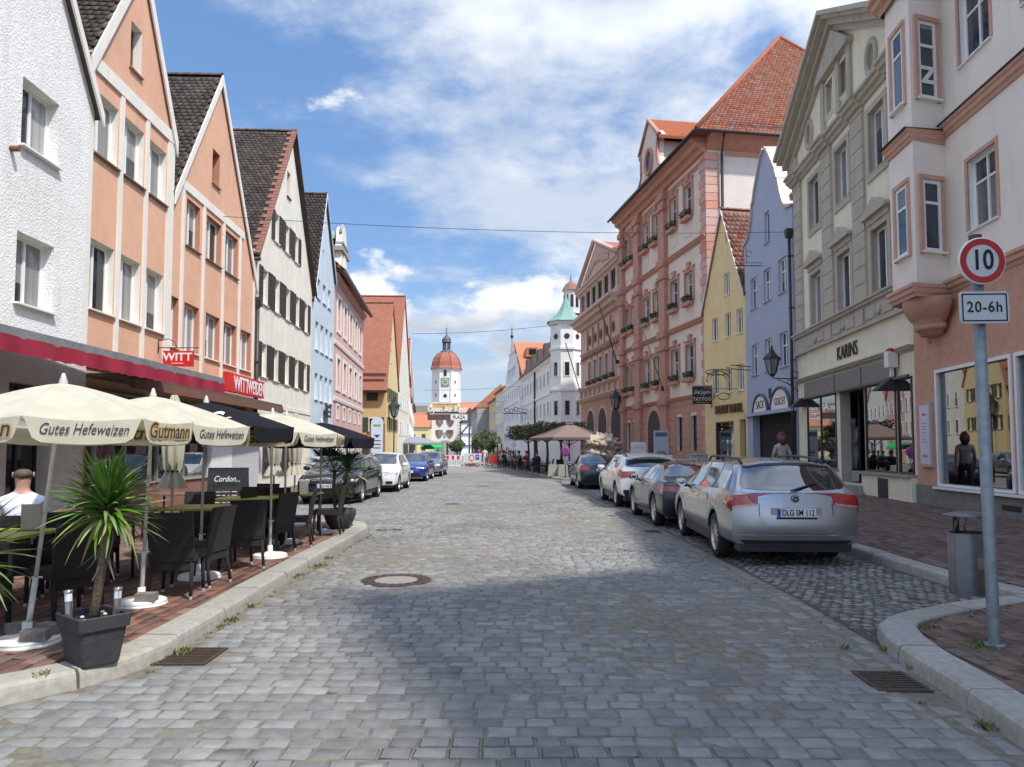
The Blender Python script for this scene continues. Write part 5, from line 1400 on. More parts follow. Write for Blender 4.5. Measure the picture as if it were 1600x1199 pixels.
while z_ < 16.3:
  MB().box(W - .78 if int(z_ / .42) % 2 else W - .6, W + .055, -.075, .62, z_ + .012, z_ + .40).build('quoin', M_quoin, h.root); z_ += .415
for Yc, w_ in ((41.5, .95), (45.9, .95), (49.0, .6)):
  u = h.u(Yc)
  for z0, z1 in ((.3, 4.18), (4.42, 8.0), (8.26, 12.1), (12.36, 16.5)): MB().box(u - w_ / 2, u + w_ / 2, -.26, 0, z0, z1).build('pilaster', M_rred, h.root)
  for z0, z1 in ((4.1, 4.5), (7.2, 7.4), (7.95, 8.35), (11.3, 11.5), (12.05, 12.45), (15.3, 15.5), (15.9, 16.25)): MB().box(u - w_ / 2 - .1, u + w_ / 2 + .1, -.36, 0, z0, z1).build('capital', M_rred, h.root)
u = h.u(43.2)
mb = MB(); n = 16; R_ = 1.0
mb.prism([(u - R_ - .25, .3), (u - R_ - .25, 2.9)] + [(u + math.cos(math.pi - math.pi * q / n) * (R_ + .25), 2.9 + math.sin(math.pi * q / n) * (R_ + .25)) for q in range(n + 1)] + [(u + R_ + .25, .3)], -.16, 0).build('portal', M_quoin, h.root)
mb = MB(); mb.prism([(u - R_, .3)] + [(u + math.cos(math.pi - math.pi * q / n) * R_, 2.9 + math.sin(math.pi * q / n) * R_) for q in range(n + 1)] + [(u + R_, .3)], -.175, -.165).build('door', M_shut, h.root)
# gable dormer over the middle
ug = h.u(43.6); prof = [(-2.1, 17.3), (2.1, 17.3), (2.2, 17.9), (1.7, 18.3), (1.4, 18.9), (1.45, 19.9), (1.55, 20.1), (1.75, 20.1), (0, 21.7), (-1.75, 20.1), (-1.55, 20.1), (-1.45, 19.9), (-1.4, 18.9), (-1.7, 18.3), (-2.2, 17.9)]
dg = MB().prism([(ug + a, b) for a, b in prof], -.1, .3).build('dormer_gable', M_rcream, h.root)
mb = MB(); mb.tube([(ug + a, -.12, b) for a, b in prof[6:11]], .14, 6).tube([(ug + a, -.12, b) for a, b in prof[1:7]], .10, 6).tube([(ug + a, -.12, b) for a, b in prof[10:]], .10, 6); mb.build('gable_moulding', M_rred, dg)
mb = MB().box(ug - 1.3, ug + 1.3, .3, 6, 17.3, 19.9); mb.build('dormer', M_rside, dg); MB().prism([(ug - 1.8, 19.85), (ug, 21.6), (ug + 1.8, 19.85), (ug + 1.8, 20.02), (ug, 21.78), (ug - 1.8, 20.02)], -.15, 6).build('dormer_roof', M_tile_red, dg)
mb = MB(); n = 24; rows_ = [[(ug + math.cos(2 * math.pi * j / n) * r_ * .8, y, 19.1 + math.sin(2 * math.pi * j / n) * r_) for j in range(n + 1)] for r_, y in ((.85, -.1), (.85, -.22), (.65, -.22), (.62, -.1))]; mb.grid(rows_, flip=True); ow = mb.build('oval_window', M_rred, dg)
MB().disc((ug, -.115, 19.1), .64, 24, 'y', sx=.8).build('pane', M_pane_sky, ow)
# hipped roof
A0 = (W + .8, -.85, 17.28); A1 = (W + .8, 14.8, 17.28); AP = (W - 5.6, 7.3, 26.3); BP = (5.6, 7.3, 26.3); B0 = (-.3, -.85, 17.28); B1 = (-.3, 14.8, 17.28)
rf = MB().face([A0, A1, AP]).face([B0, A0, AP, BP]).face([B1, B0, BP]).face([A1, B1, BP, AP]).face([A0, B0, B1, A1]).build('roof', M_tile_red, h.root)
poly_tiles(rf, [A1, A0, AP], M_tile_red, .22, .21); poly_tiles(rf, [A0, B0, BP, AP], M_tile_red, .22, .21)
mb = MB(); mb.tube([A0, AP], .13, 6).tube([A1, AP], .13, 6).tube([AP, BP], .13, 6).build('hip_tiles', M_tile_red, rf)
MB().tube([(W + .88, -.95, 17.2), (W + .88, 14.8, 17.2)], .08, 8).build('gutter', M_pipe, rf); MB().tube([(-.2, -.95, 17.2), (W + .88, -.95, 17.2)], .08, 8).build('gutter', M_pipe, rf)
MB().tube([(W + .62, 1.0, 17.72), (W + .62, 14, 17.72)], .015, 5).tube([(W + .58, 1.0, 17.85), (W + .58, 14, 17.85)], .015, 5).build('snow_guard', M_pipe, rf)
MB().tube([(W + .85, .6, 17.2), (W + .2, .75, 16.4), (W + .12, .75, 8.), (W + .12, .72, .4)], .075, 8).build('downpipe', M_pipe, h.root)
# flag poles, wall lamp, banner board
for Yc, z_, L_ in ((41.3, 5.6, 2.6),):
  fp = thing('flag_pole', 'slanting flag pole on the red pilaster of the town hall', 'flag pole', (0, 0, 0)); fp.location = h.root.matrix_basis @ Vector((h.u(Yc), -.3, z_ - .6)); fp.rotation_euler = h.root.rotation_euler
  MB().tube([(0, 0, 0), (.15, -1.5, 4.2)], .035, 6).build('pole', mat('pole_grey', (.3, .25, .22)), fp); MB().box(-.08, .08, -.1, .0, -.1, .15).build('bracket', M_black, fp)

# --- rose beige Renaissance building with arcade
h = House('arcade_building', 'rose beige Renaissance building with an arcade, loggia and pediment', 'R', 49.35, 62., 14.1, -.1325, cat='civic building')
W = h.W
for Yc in (50.9, 54.6, 58.3, 61.2):
  u = h.u(Yc); r_ = 1.2 if Yc < 60 else .5
  n = 16
  wo = MB().prism([(u - r_ - .2, .3)] + [(u + math.cos(math.pi - math.pi * q / n) * (r_ + .2), 3.5 + math.sin(math.pi * q / n) * (r_ + .2)) for q in range(n + 1)] + [(u + r_ + .2, .3)], -.12, 0).build('arch', M_vwl, h.root)
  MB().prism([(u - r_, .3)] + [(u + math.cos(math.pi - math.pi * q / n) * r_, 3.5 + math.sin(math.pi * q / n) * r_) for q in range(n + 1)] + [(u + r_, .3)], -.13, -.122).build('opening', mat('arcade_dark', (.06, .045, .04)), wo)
z_ = .3
while z_ < 5.3: MB().box(0, W, -.03, 0, z_ + .02, z_ + .40).build('rusticated_course', M_rred if 3 < z_ < 5.4 else M_vwl, h.root); z_ += .42
for k in range(5):
  Yc = 51.6 + k * 1.75
  h.window(Yc - .42, Yc + .42, 6.75, 8.6, r=.2, mull=(), trans=(.7,), pm=M_pane_dark, m=M_vwl, sur='side', surm=M_vwl, surw=.2, surd=.1, sill=False)
  u = h.u(Yc); MB().disc((u, -.1, 10.35), .42, 20, 'y', sx=.62).build('oval_window', mat('niche_dark', (.13, .07, .055)), h.root)
  MB().box(u - .75, u - .67, -.12, 0, 9.5, 11.3).build('strip', M_rred, h.root)
  t = flower_box(h, u, 6.7, k); t['label'] = f'plant box under the {cname[k]} arcade building window from the town hall'; t['group'] = 'flower boxes on the arcade building'
h.wall(ztop=12.2, m=M_vwl, depth=12)
zg = MB()
for k in range(18): a = .6 + k * (W - 1.2) / 18; zg.tube([(a, -.1, 8.95), (a + (W - 1.2) / 36, -.1, 9.4), (a + (W - 1.2) / 18, -.1, 8.95)], .07, 4)
zg.build('zigzag_frieze', M_rred, h.root, kind='stuff')
for z0, z1, d_ in ((5.4, 5.75, .4), (6.35, 6.6, .35), (8.8, 8.92, .12), (9.45, 9.57, .12), (11.5, 12.35, 1.0)): h.band(z0, z1, d_, M_vwl, prof=CP)
for k in range(9): u = .5 + k * (W - 1) / 8; MB().box(u - .14, u + .14, -.22, 0, 5.75, 6.35).build('baluster', M_vwl, h.root)
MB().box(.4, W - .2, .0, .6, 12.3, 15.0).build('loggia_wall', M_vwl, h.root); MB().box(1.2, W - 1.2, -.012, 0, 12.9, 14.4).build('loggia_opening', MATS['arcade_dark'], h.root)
for k in range(7): u = .9 + k * (W - 1.6) / 6; MB().lathe([(.2, 12.4), (.2, 12.9), (.15, 12.95), (.14, 14.2), (.2, 14.35)], 10, c=(u, -.15, 0)).build('column', M_vwl, h.root)
h.band(12.36, 12.85, .3, M_vwl, name='parapet'); h.band(14.4, 15.0, .55, M_vwl, prof=CP, name='entablature')
pd = MB().prism([(0, 15.), (W, 15.), (W / 2 - .3, 17.7)], -.1, .3).build('pediment', M_vwl, h.root)
MB().tube([(-.1, -.3, 15.1), (W / 2 - .3, -.3, 17.8), (W + .1, -.3, 15.1)], .2, 4).build('raking_cornice', M_vwl, pd)
mb = MB()
for k in range(12): mb.sphere((W / 2 - .3 + (k - 5.5) * .62, -.15, 15.6 + (1 - abs(k - 5.5) / 6) * .8), .26, 6, 5, (1, .4, 1.3))
mb.build('relief', M_vwl, pd, kind='stuff')
MB().prism([(-.2, 14.9), (W / 2 - .3, 17.75), (W + .2, 14.9)], .3, 11).build('roof', M_tile_red, h.root)
for Yc in (50.2, 61.6):
  fp = thing('flag_pole', 'slanting flag pole on the near corner of the arcade building' if Yc < 55 else 'slanting flag pole on the far corner of the arcade building', 'flag pole'); fp.location = h.root.matrix_basis @ Vector((h.u(Yc), -.2, 7.6 if Yc < 55 else 6.6)); fp.rotation_euler = h.root.rotation_euler
  MB().tube([(0, 0, 0), (-.1, -1.2, 4.0)], .04, 6).build('pole', M_pipe, fp); MB().box(-.08, .08, -.1, .15, -.1, .15).build('bracket', M_black, fp)

# --- white long house with octagonal turret
t = thing('octagonal_turret', 'white octagonal oriel turret with a green copper bell roof', 'turret', (5.0, 67.3, 0), R(22.5))
rr = 1.5
def octo(prof, name, m, par, **k): return MB().lathe(prof, 8, smooth=False).build(name, m, par, **k)
octo([(rr, .2), (rr, 13.2)], 'wall', M_wht, t)
for z0, d_ in ((3.0, .12), (6.8, .14), (10.6, .14), (13.0, .2)): octo([(rr + .01, z0), (rr + d_, z0 + .1), (rr + d_, z0 + .3), (rr + .01, z0 + .32)], 'belt', M_wht, t)
octo([(rr + .38, 13.3), (rr + .3, 13.42), (1.35, 13.7), (1.0, 14.05), (.68, 14.45), (.40, 15.0), (.2, 15.5), (.07, 16.0), (.04, 16.9), (.0, 17.0)], 'copper_roof', M_copper, t)
for q in range(8):
  a = math.pi / 4 * q + math.pi / 8; ap = rr * math.cos(math.pi / 8)
  for z0, z1 in ((8.2, 9.6), (4.6, 6.1)):
    wo = MB().box(-.3, .3, -.04, .02, z0, z1).build('window', M_cream, t, (math.cos(a) * ap, math.sin(a) * ap, 0), (0, 0, a + math.pi / 2))
    MB().box(-.2, .2, -.05, -.04, z0 + .1, z1 - .1).build('pane', M_pane_dark, wo)
  MB().disc((0, -.03, 11.9), .26, 14, 'y').build('round_window', M_pane_dark, t, (math.cos(a) * ap, math.sin(a) * ap, 0), (0, 0, a + math.pi / 2))
h = House('long_house', 'long white house with many windows and a dark brown roof behind the turret', 'R', 68.4, 92., 12.1, -.118, group='houses of the right row')
for k in range(10):
  c = (k + .5) / 10 * h.W
  for z0, z1 in ((7.9, 9.3), (4.9, 6.3)): h.window(c - .42, c + .42, z0, z1, cut=False, local=True, mull=(.5,), pm=M_pane_dark, sur='full', surm=M_wht, surw=.14, surd=.04, sill=False)
h.wall(ztop=10.3, m=M_wht, depth=12); h.band(10.1, 10.5, .35, M_wht, prof=CP, name='cornice'); h.band(6.9, 7.1, .12, M_wht)
MB().prism([(-.5, 10.4), (2.2, 13.6), (6, 15.4), (12, 10.4)], 0, h.W, axis='x').build('roof', M_tile_brown if False else mat('roof_brown_dark', (.12, .075, .06), (.09, .06, .05), rough=.85, island=.2), h.root)
for q in (2, 6.5, 11, 15.5, 20): MB().prism([(.2, 11.2), (.2, 12.6), (2.6, 13.2), (2.6, 11.2)], q, q + 1.2, axis='x').build('dormer', mat('dormer_brown', (.14, .10, .08)), h.root)
downpipe(h, 80.5, .4, 10.2, .1, hopper=False)
gi = thing('wrought_iron_sign', 'ornate wrought iron hanging sign on the long white house', 'hanging sign', (1.75, 87.5, 6.2))
mb = MB()
for q in range(5): mb.tube([(-.2 - q * .55 + .25 * math.cos(a), 0, .25 * math.sin(a) + .1 * q % .3) for a in np.linspace(0, 5.5, 12)], .04, 5)
mb.tube([(.3, 0, -.3), (-2.8, 0, -.3)], .05, 5).build('scrollwork', M_black, gi)

# church roof and lantern behind
ch = thing('church_roof', 'dark slate church roof rising behind the arcade building', 'church', (10.4, 84., 0))
MB().prism([(-3.9, 13), (0, 21.5), (4, 13), (4, 0), (-3.9, 0)], 0, 18).build('slate_roof', M_slate, ch); MB().box(-4., 4.1, -.02, 18, 0, 12.9).build('wall', M_wht, ch)
ln = thing('roof_lantern', 'small pale roof lantern with a red cap above the green turret', 'roof lantern', (7.35, 90., 0))
MB().lathe([(1.0, 14), (1.0, 18.3), (1.2, 18.4), (.9, 18.6), (.9, 21.2), (1.15, 21.3)], 10, smooth=False).build('drum', M_cream, ln); MB().lathe([(1.15, 21.3), (.7, 22.1), (.1, 22.6), (.05, 23.3), (0, 23.4)], 10, smooth=False).build('cap', M_tile_red, ln)
for q in range(8): a = q * math.pi / 4 - 1.5; MB().box(-.18, .18, -.03, .03, 19.2, 20.7).build('opening', M_black, ln, (math.cos(a) * .9, math.sin(a) * .9, 0), (0, 0, a + math.pi / 2))

# --- white stepped Renaissance gable with an orange roof
h = House('gabled_house', 'white house with a stepped Renaissance gable and a bright orange roof with dormers', 'R', 92.1, 112.5, 12.06, -.118, group='houses of the right row')
W = h.W; uc = W / 2
for r_, (z0, z1) in enumerate(((2.8, 4.2), (5.6, 7.2), (8.4, 9.8))):
  for k in range(8): c = (k + .5) / 8 * W; h.window(c - .4, c + .4, z0, z1, cut=False, local=True, mull=(.5,), pm=M_pane_dark, sill=False)
for k in range(4): c = uc + (k - 1.5) * 2.2; h.window(c - .35, c + .35, 11.6, 12.9, cut=False, local=True, mull=(), pm=M_pane_dark, sill=False)
st = [(.1, 0, W), (10.6, 0, W), (10.61, 1.6, W - 1.6), (12.4, 2.6, W - 2.6), (12.9, 3.2, W - 3.2), (12.91, 3.9, W - 3.9), (14.2, 4.9, W - 4.9), (14.5, 5.6, W - 5.6), (14.51, 6.6, W - 6.6), (15.7, 7.6, W - 7.6), (16.4, uc - 1.4, uc + 1.4), (17.0, uc - .5, uc + .5)]
h.wall(outl=st, gable=(uc, 17.0, 10.6, 10.6), m=M_wht, depth=14)
for z_ in (7.8, 10.5, 12.85, 15.0): h.band(z_, z_ + .25, .15, M_wht, Ya=None if z_ < 11 else 102.3 - (18 - z_) * .9, Yb=None if z_ < 11 else 102.3 + (18 - z_) * .9)
MB().tube([(uc, 0, 17.0), (uc, 0, 18.8)], .07, 6).sphere((uc, 0, 17.5), .25, 8, 6).build('finial', M_black, h.root)
M_tile_or = mat('roof_tile_orange', (.46, .18, .09), (.40, .155, .08), scale=3, rough=.85)
rf = MB().prism([(0, 10.4), (uc, 16.7), (W, 10.4)], .3, 14).build('roof', M_tile_or, h.root)
for q, (yy_, zz_) in enumerate(((2.2, 12.2), (2.2, 14.2), (5.8, 12.2), (5.8, 14.2), (9.5, 12.2))):
  uu_ = W - (zz_ - 10.4) / 6.3 * uc
  MB().prism([(yy_ - .9, zz_ - .2), (yy_ + .9, zz_ - .2), (yy_ + .7, zz_ + 1.1), (yy_ - .7, zz_ + 1.1)], uu_ - 1.8, uu_ + .9, axis='x').build('dormer', M_tile_or, rf)
  MB().box(uu_ + .9, uu_ + .92, yy_ - .5, yy_ + .5, zz_ + .1, zz_ + .9).build('window', M_pane_dark, rf)
MB().box(W - .5, W + 1.0, -.3, .2, 3.5, 8.2).build('corner_oriel', M_wht, h.root)
plain_house('beige house beyond the stepped gable in the right row', 'R', 112.6, 126., 12.06, -.118, 11.0, M_kcream, M_tile_red, 3.5, 5, rows=((7.6, 9.), (4.4, 5.8)), grp='houses of the right row')
plain_house('cream house further along the right row', 'R', 126.1, 139.5, 12.06, -.118, 10.2, M_yell2, M_tile_brown, 3.5, 5, rows=((7., 8.4), (4.1, 5.4)), grp='houses of the right row')
hh = plain_house('tall house with a bare grey brown gable wall turned to the street', 'R', 140., 158., 12.06 - 2.2, -.118, 9.6, mat('plaster_grey_brown', (.38, .35, .32), (.33, .31, .28), streak=.3), M_tile_or, 4.6, 5, rows=((6., 7.4), (3., 4.4)), grp='houses of the right row')
# ================================================================== the far end: gate tower and its neighbours
M_tower = mat('tower_white', (.76, .74, .68), (.70, .68, .62), scale=.6, rough=.9, streak=.25, scol=(.52, .48, .42))
M_dome = mat('dome_red', (.36, .125, .075), (.30, .105, .065), scale=1.5, rough=.8)
tw = thing('gate_tower', 'white gate tower with red dome and coats of arms at the end of the street', 'tower', (-18.05, 200, 0), 0)
MB().box(-3.8, -2.35, -3.8, 3.8, 0, 14.2).box(2.35, 3.8, -3.8, 3.8, 0, 14.2).box(-2.35, 2.35, -3.8, 3.8, 3.4, 14.2).build('tower_base', M_tower, tw)
mb = MB(); n = 16; pts = [(math.cos(math.pi * q / n) * 2.35, 1.3 + math.sin(math.pi * q / n) * 2.1) for q in range(n + 1)]
out_ = [(math.cos(math.pi * q / n) * 2.9, 1.3 + math.sin(math.pi * q / n) * 2.7) for q in range(n + 1)]
mb.grid([[(a, -3.95, b) for a, b in out_], [(a, -3.95, b) for a, b in pts], [(a, -3.6, b) for a, b in pts]], smooth=False); mb.build('arch', M_stone, tw)
MB().prism([(2.34, 1.3), (2.34, 3.42), (-2.34, 3.42), (-2.34, 1.3)] + [(a, b) for a, b in pts[::-1]][1:-1], -3.78, -3.7).build('arch_spandrel', M_tower, tw)
MB().box(-.25, .35, 3.2, 3.6, 0, 3.4).build('pier', M_tower, tw)
MB().box(-3.95, 3.95, -3.92, 3.9, 11.3, 11.7).build('gallery_beam', M_shut, tw)
MB().lathe([(5.6, 11.7), (5.6, 13.2), (5.4, 13.4), (5.5, 13.9), (4.5, 14.3), (4.1, 14.4)], 4, smooth=False).build('gallery', mat('gallery_ochre', (.55, .34, .12), (.38, .24, .11), scale=.8), tw, rot=(0, 0, R(45)))
MB().lathe([(3.95, 14.3), (3.95, 23.2), (4.3, 23.5)], 8, smooth=False).build('octagon', M_tower, tw, rot=(0, 0, R(22.5)))
for q in range(8): a = R(22.5 + 45 * q); MB().lathe([(.24, 14.4), (.2, 22.9), (.34, 23.2)], 8).build('corner_column', M_cream, tw, (math.cos(a) * 3.9, math.sin(a) * 3.9, 0))
MB().lathe([(4.55, 23.4), (4.5, 23.7), (4.2, 24.2), (4.0, 25.4), (3.5, 26.6), (2.7, 27.6), (1.7, 28.2)], 8, smooth=False).build('dome', M_dome, tw, rot=(0, 0, R(22.5)))
for q in range(8): a = R(22.5 + 45 * q); MB().tube([(math.cos(a) * r_, math.sin(a) * r_, z_) for r_, z_ in ((4.5, 23.75), (4.2, 24.25), (4.02, 25.4), (3.52, 26.65), (2.7, 27.65), (1.7, 28.25))], .09, 4).build('rib', mat('rib_dark', (.2, .07, .05)), tw)
MB().lathe([(1.75, 28.2), (1.6, 28.6), (1.1, 28.9), (1.0, 29.1)], 8, smooth=False).build('lantern_base', M_slate, tw)
for q in range(8): a = R(22.5 + 45 * q); MB().box(-.14, .14, -.14, .14, 29.0, 31.2).build('lantern_post', M_slate, tw, (math.cos(a) * .95, math.sin(a) * .95, 0), (0, 0, a))
MB().lathe([(1.35, 31.0), (1.25, 31.4), (1.3, 31.8), (.9, 32.4), (.35, 32.9), (.15, 33.4), (.08, 34.6), (.2, 34.8), (.05, 35.1), (.03, 36.5), (0, 36.6)], 10).build('lantern_cap', M_slate, tw)
ck = MB().box(-1.05, 1.05, -3.85, -3.6, 18.6, 20.9).build('clock_face', mat('clock_green', (.24, .26, .16), (.2, .22, .14)), tw)
MB().lathe([(.85, -3.86), (.85, -3.9), (.7, -3.9), (.7, -3.86)], 20, c=(0, 0, 19.75), axis='y').build('dial_ring', M_cream, ck); MB().box(-.05, .05, -3.92, -3.87, 19.75, 20.5).build('hand', M_cream, ck); MB().box(0, .5, -3.92, -3.87, 19.72, 19.8).build('hand', M_cream, ck)
MB().disc((0, -3.70, 16.0), .5, 16, 'y').build('round_window', M_black, tw); mb = MB(); mb.box(-.4, .4, -3.75, -3.6, 21.4, 23.0).build('window', M_black, tw)
for sx_ in (-1, 1):
  a = R(-90 + 45 * sx_)
  for z_ in (15.8, 19.4): MB().box(-.2, .2, -.05, .05, z_, z_ + .8).build('window', M_black, tw, (math.cos(a) * 3.66, math.sin(a) * 3.66, 0), (0, 0, a + math.pi / 2))
sh = MB().prism([(-.95, 1.0), (-.95, .0), (-.5, -.8), (0, -1.2), (.5, -.8), (.95, 0), (.95, 1.0), (0, 1.15)], -.15, 0).mesh('coat_of_arms', [mat('shield_dark_red', (.13, .05, .04), (.24, .2, .16), scale=1.4)])
for x, z_ in ((-1.4, 8.8), (1.45, 8.8), (-1.5, 5.7), (1.35, 5.7)): obj('coat_of_arms', sh, tw, (x, -3.81, z_))
MB().box(-.28, .28, -4.0, -3.8, 4.9, 6.2).build('niche_statue', M_stone, tw)
for z_ in np.arange(.4, 13.6, .85):
  for x in (-3.7, 3.7): MB().box(x - .35, x + .35, -3.88, -3.8, z_, z_ + .6).build('quoin', M_cream, tw)

def far_house(label, x0, x1, y, zt, zr, mw, mr, cols=4, rows=((3.5, 4.8),), depth=12, zbase=0.):
  t = thing('far_house', label, 'house', (x0, y, 0), 0, 'houses beside the gate tower'); W = x1 - x0
  MB().box(0, W, 0, depth, zbase, zt).build('wall', mw, t)
  MB().prism([(-.5, zt), (depth / 2, zr), (depth + .5, zt)], -.3, W + .3, axis='x').build('roof', mr, t)
  for z0, z1 in rows:
    for k in range(cols):
      c = (k + .5) / cols * W; wo = MB().box(c - .5, c + .5, -.06, .0, z0, z1).build('window', M_pane_dark, t); MB().box(c - .6, c + .6, -.1, -.06, z0 - .12, z0).build('sill', M_cream, wo)
  return t
far_house('low house with an orange roof left of the gate tower', -30, -21.9, 192, 7.4, 11.6, M_yell2, M_tile_or, 3, ((4.2, 5.6), (1.2, 2.8)))
far_house('broad dark roofed building behind the houses left of the tower', -46, -20, 214, 11.5, 14.8, M_stone, mat('roof_grey_brown', (.15, .12, .10)), 6)
far_house('cream timbered house with an orange roof right of the gate tower', -14.0, -7.6, 196, 11.2, 14.6, M_yell2, M_tile_or, 3, ((8, 9.3), (4.6, 6), (1.4, 3)))
tb = thing('timber_house', 'narrow pale house with dark timbers beside the gate tower', 'house', (-13.2, 188, 0))
MB().box(0, 4.6, 0, 6, 0, 8.4).build('wall', M_wht, tb); MB().prism([(-.4, 8.3), (2.3, 12.4), (5.0, 8.3)], -.2, 6).build('roof', M_slate, tb)
for p_ in (((0, 0), (0, 8.3)), ((2.3, 0), (2.3, 12)), ((4.6, 0), (4.6, 8.3)), ((0, 8.3), (2.3, 12.2)), ((4.6, 8.3), (2.3, 12.2)), ((0, 5.5), (4.6, 5.5)), ((0, 2.5), (4.6, 2.5)), ((0, 5.5), (2.3, 8.3)), ((4.6, 5.5), (2.3, 8.3))):
  MB().tube([(p_[0][0], -.22, p_[0][1]), (p_[1][0], -.22, p_[1][1])], .13, 4).build('timber', M_shut, tb)
hl = MB(); rows = []
for i in range(24):
  rows.append([(-420 + i * 36, 500 + j * 60, (6 + 8 * math.sin(i * .55) + 5 * math.sin(i * 1.3)) * (j / 4) - 2) for j in range(5)])
hl.grid(rows); hl.build('hills', mat('hill_green', (.07, .09, .05), (.1, .11, .07), scale=.02, rough=1.), kind='structure')

# open air cinema banner across the street
bn = thing('street_banner', 'Open Air Kino banner with white letters hung across the far street', 'banner', (-9.7, 108, 0))
text('Open Air Kino', 1.2, bn, (.1, 0, 7.55), (math.pi / 2, 0, 0), M_signwhite, sx=.80, ext=.04, offset=.035)
MB().box(-2.8, .6, -.03, .03, 5.9, 6.75).build('dark_panel', mat('banner_dark', (.05, .04, .04), (.16, .07, .05), scale=2), bn)
pw = MB().box(.62, 3.1, -.03, .03, 5.9, 6.75).build('white_panel', M_signwhite, bn)
text('PLAZA', .72, bn, (1.85, -.05, 6.32), (math.pi / 2, 0, 0), M_black, ext=.02, sx=.85)
MB().tube([(-12, 0, 8.6), (-6, 0, 8.35), (0, 0, 8.3), (8.6, 0, 8.7)], .02, 4).tube([(-11, 0, 6.9), (-3, 0, 6.8), (3, 0, 6.8), (8.4, 0, 7.0)], .02, 4).build('cable', M_black, bn)

# wires across the street
def wire(a, b, sag, label, r=.012, bulbs=0):
  a, b = Vector(a), Vector(b); n = 28; pts = []
  for k in range(n + 1):
    t_ = k / n; q = a.lerp(b, t_); q.z -= sag * 4 * t_ * (1 - t_); pts.append(tuple(q))
  o = MB().tube(pts, r, 4).build('wire', M_black); tag(o, label, 'wire'); return o
# ================================================================== cars
def paint(name, c, metal=.55, rough=.28):
  return mat(name, c, tuple(v * .96 for v in c), scale=2, rough=rough, metal=metal, coat=.9)
M_tyre = mat('tyre_rubber', (.018, .018, .018), (.026, .025, .024), scale=30, rough=.9)
M_rim = mat('rim_alloy', (.55, .56, .58), (.5, .5, .52), rough=.28, metal=.85)
M_trimblk = mat('car_trim_black', (.016, .016, .017), (.022, .022, .023), rough=.45)
M_carglass = mat('car_glass', (.012, .016, .018), (.02, .025, .027), scale=2, rough=.03, spec=1., coat=1.)
M_chrome = mat('chrome', (.75, .76, .78), rough=.12, metal=1.)
M_tail = mat('tail_lamp_red', (.42, .012, .012), (.30, .01, .01), scale=30, rough=.12, coat=1.)
M_headl = mat('head_lamp', (.55, .57, .6), (.28, .30, .33), scale=25, rough=.08, metal=.3, coat=1.)
M_plate = mat('plate_white', (.82, .82, .80), rough=.35); M_pblue = mat('plate_blue', (.02, .06, .45), rough=.35)
M_ink = mat('ink_plate', (.01, .01, .01))

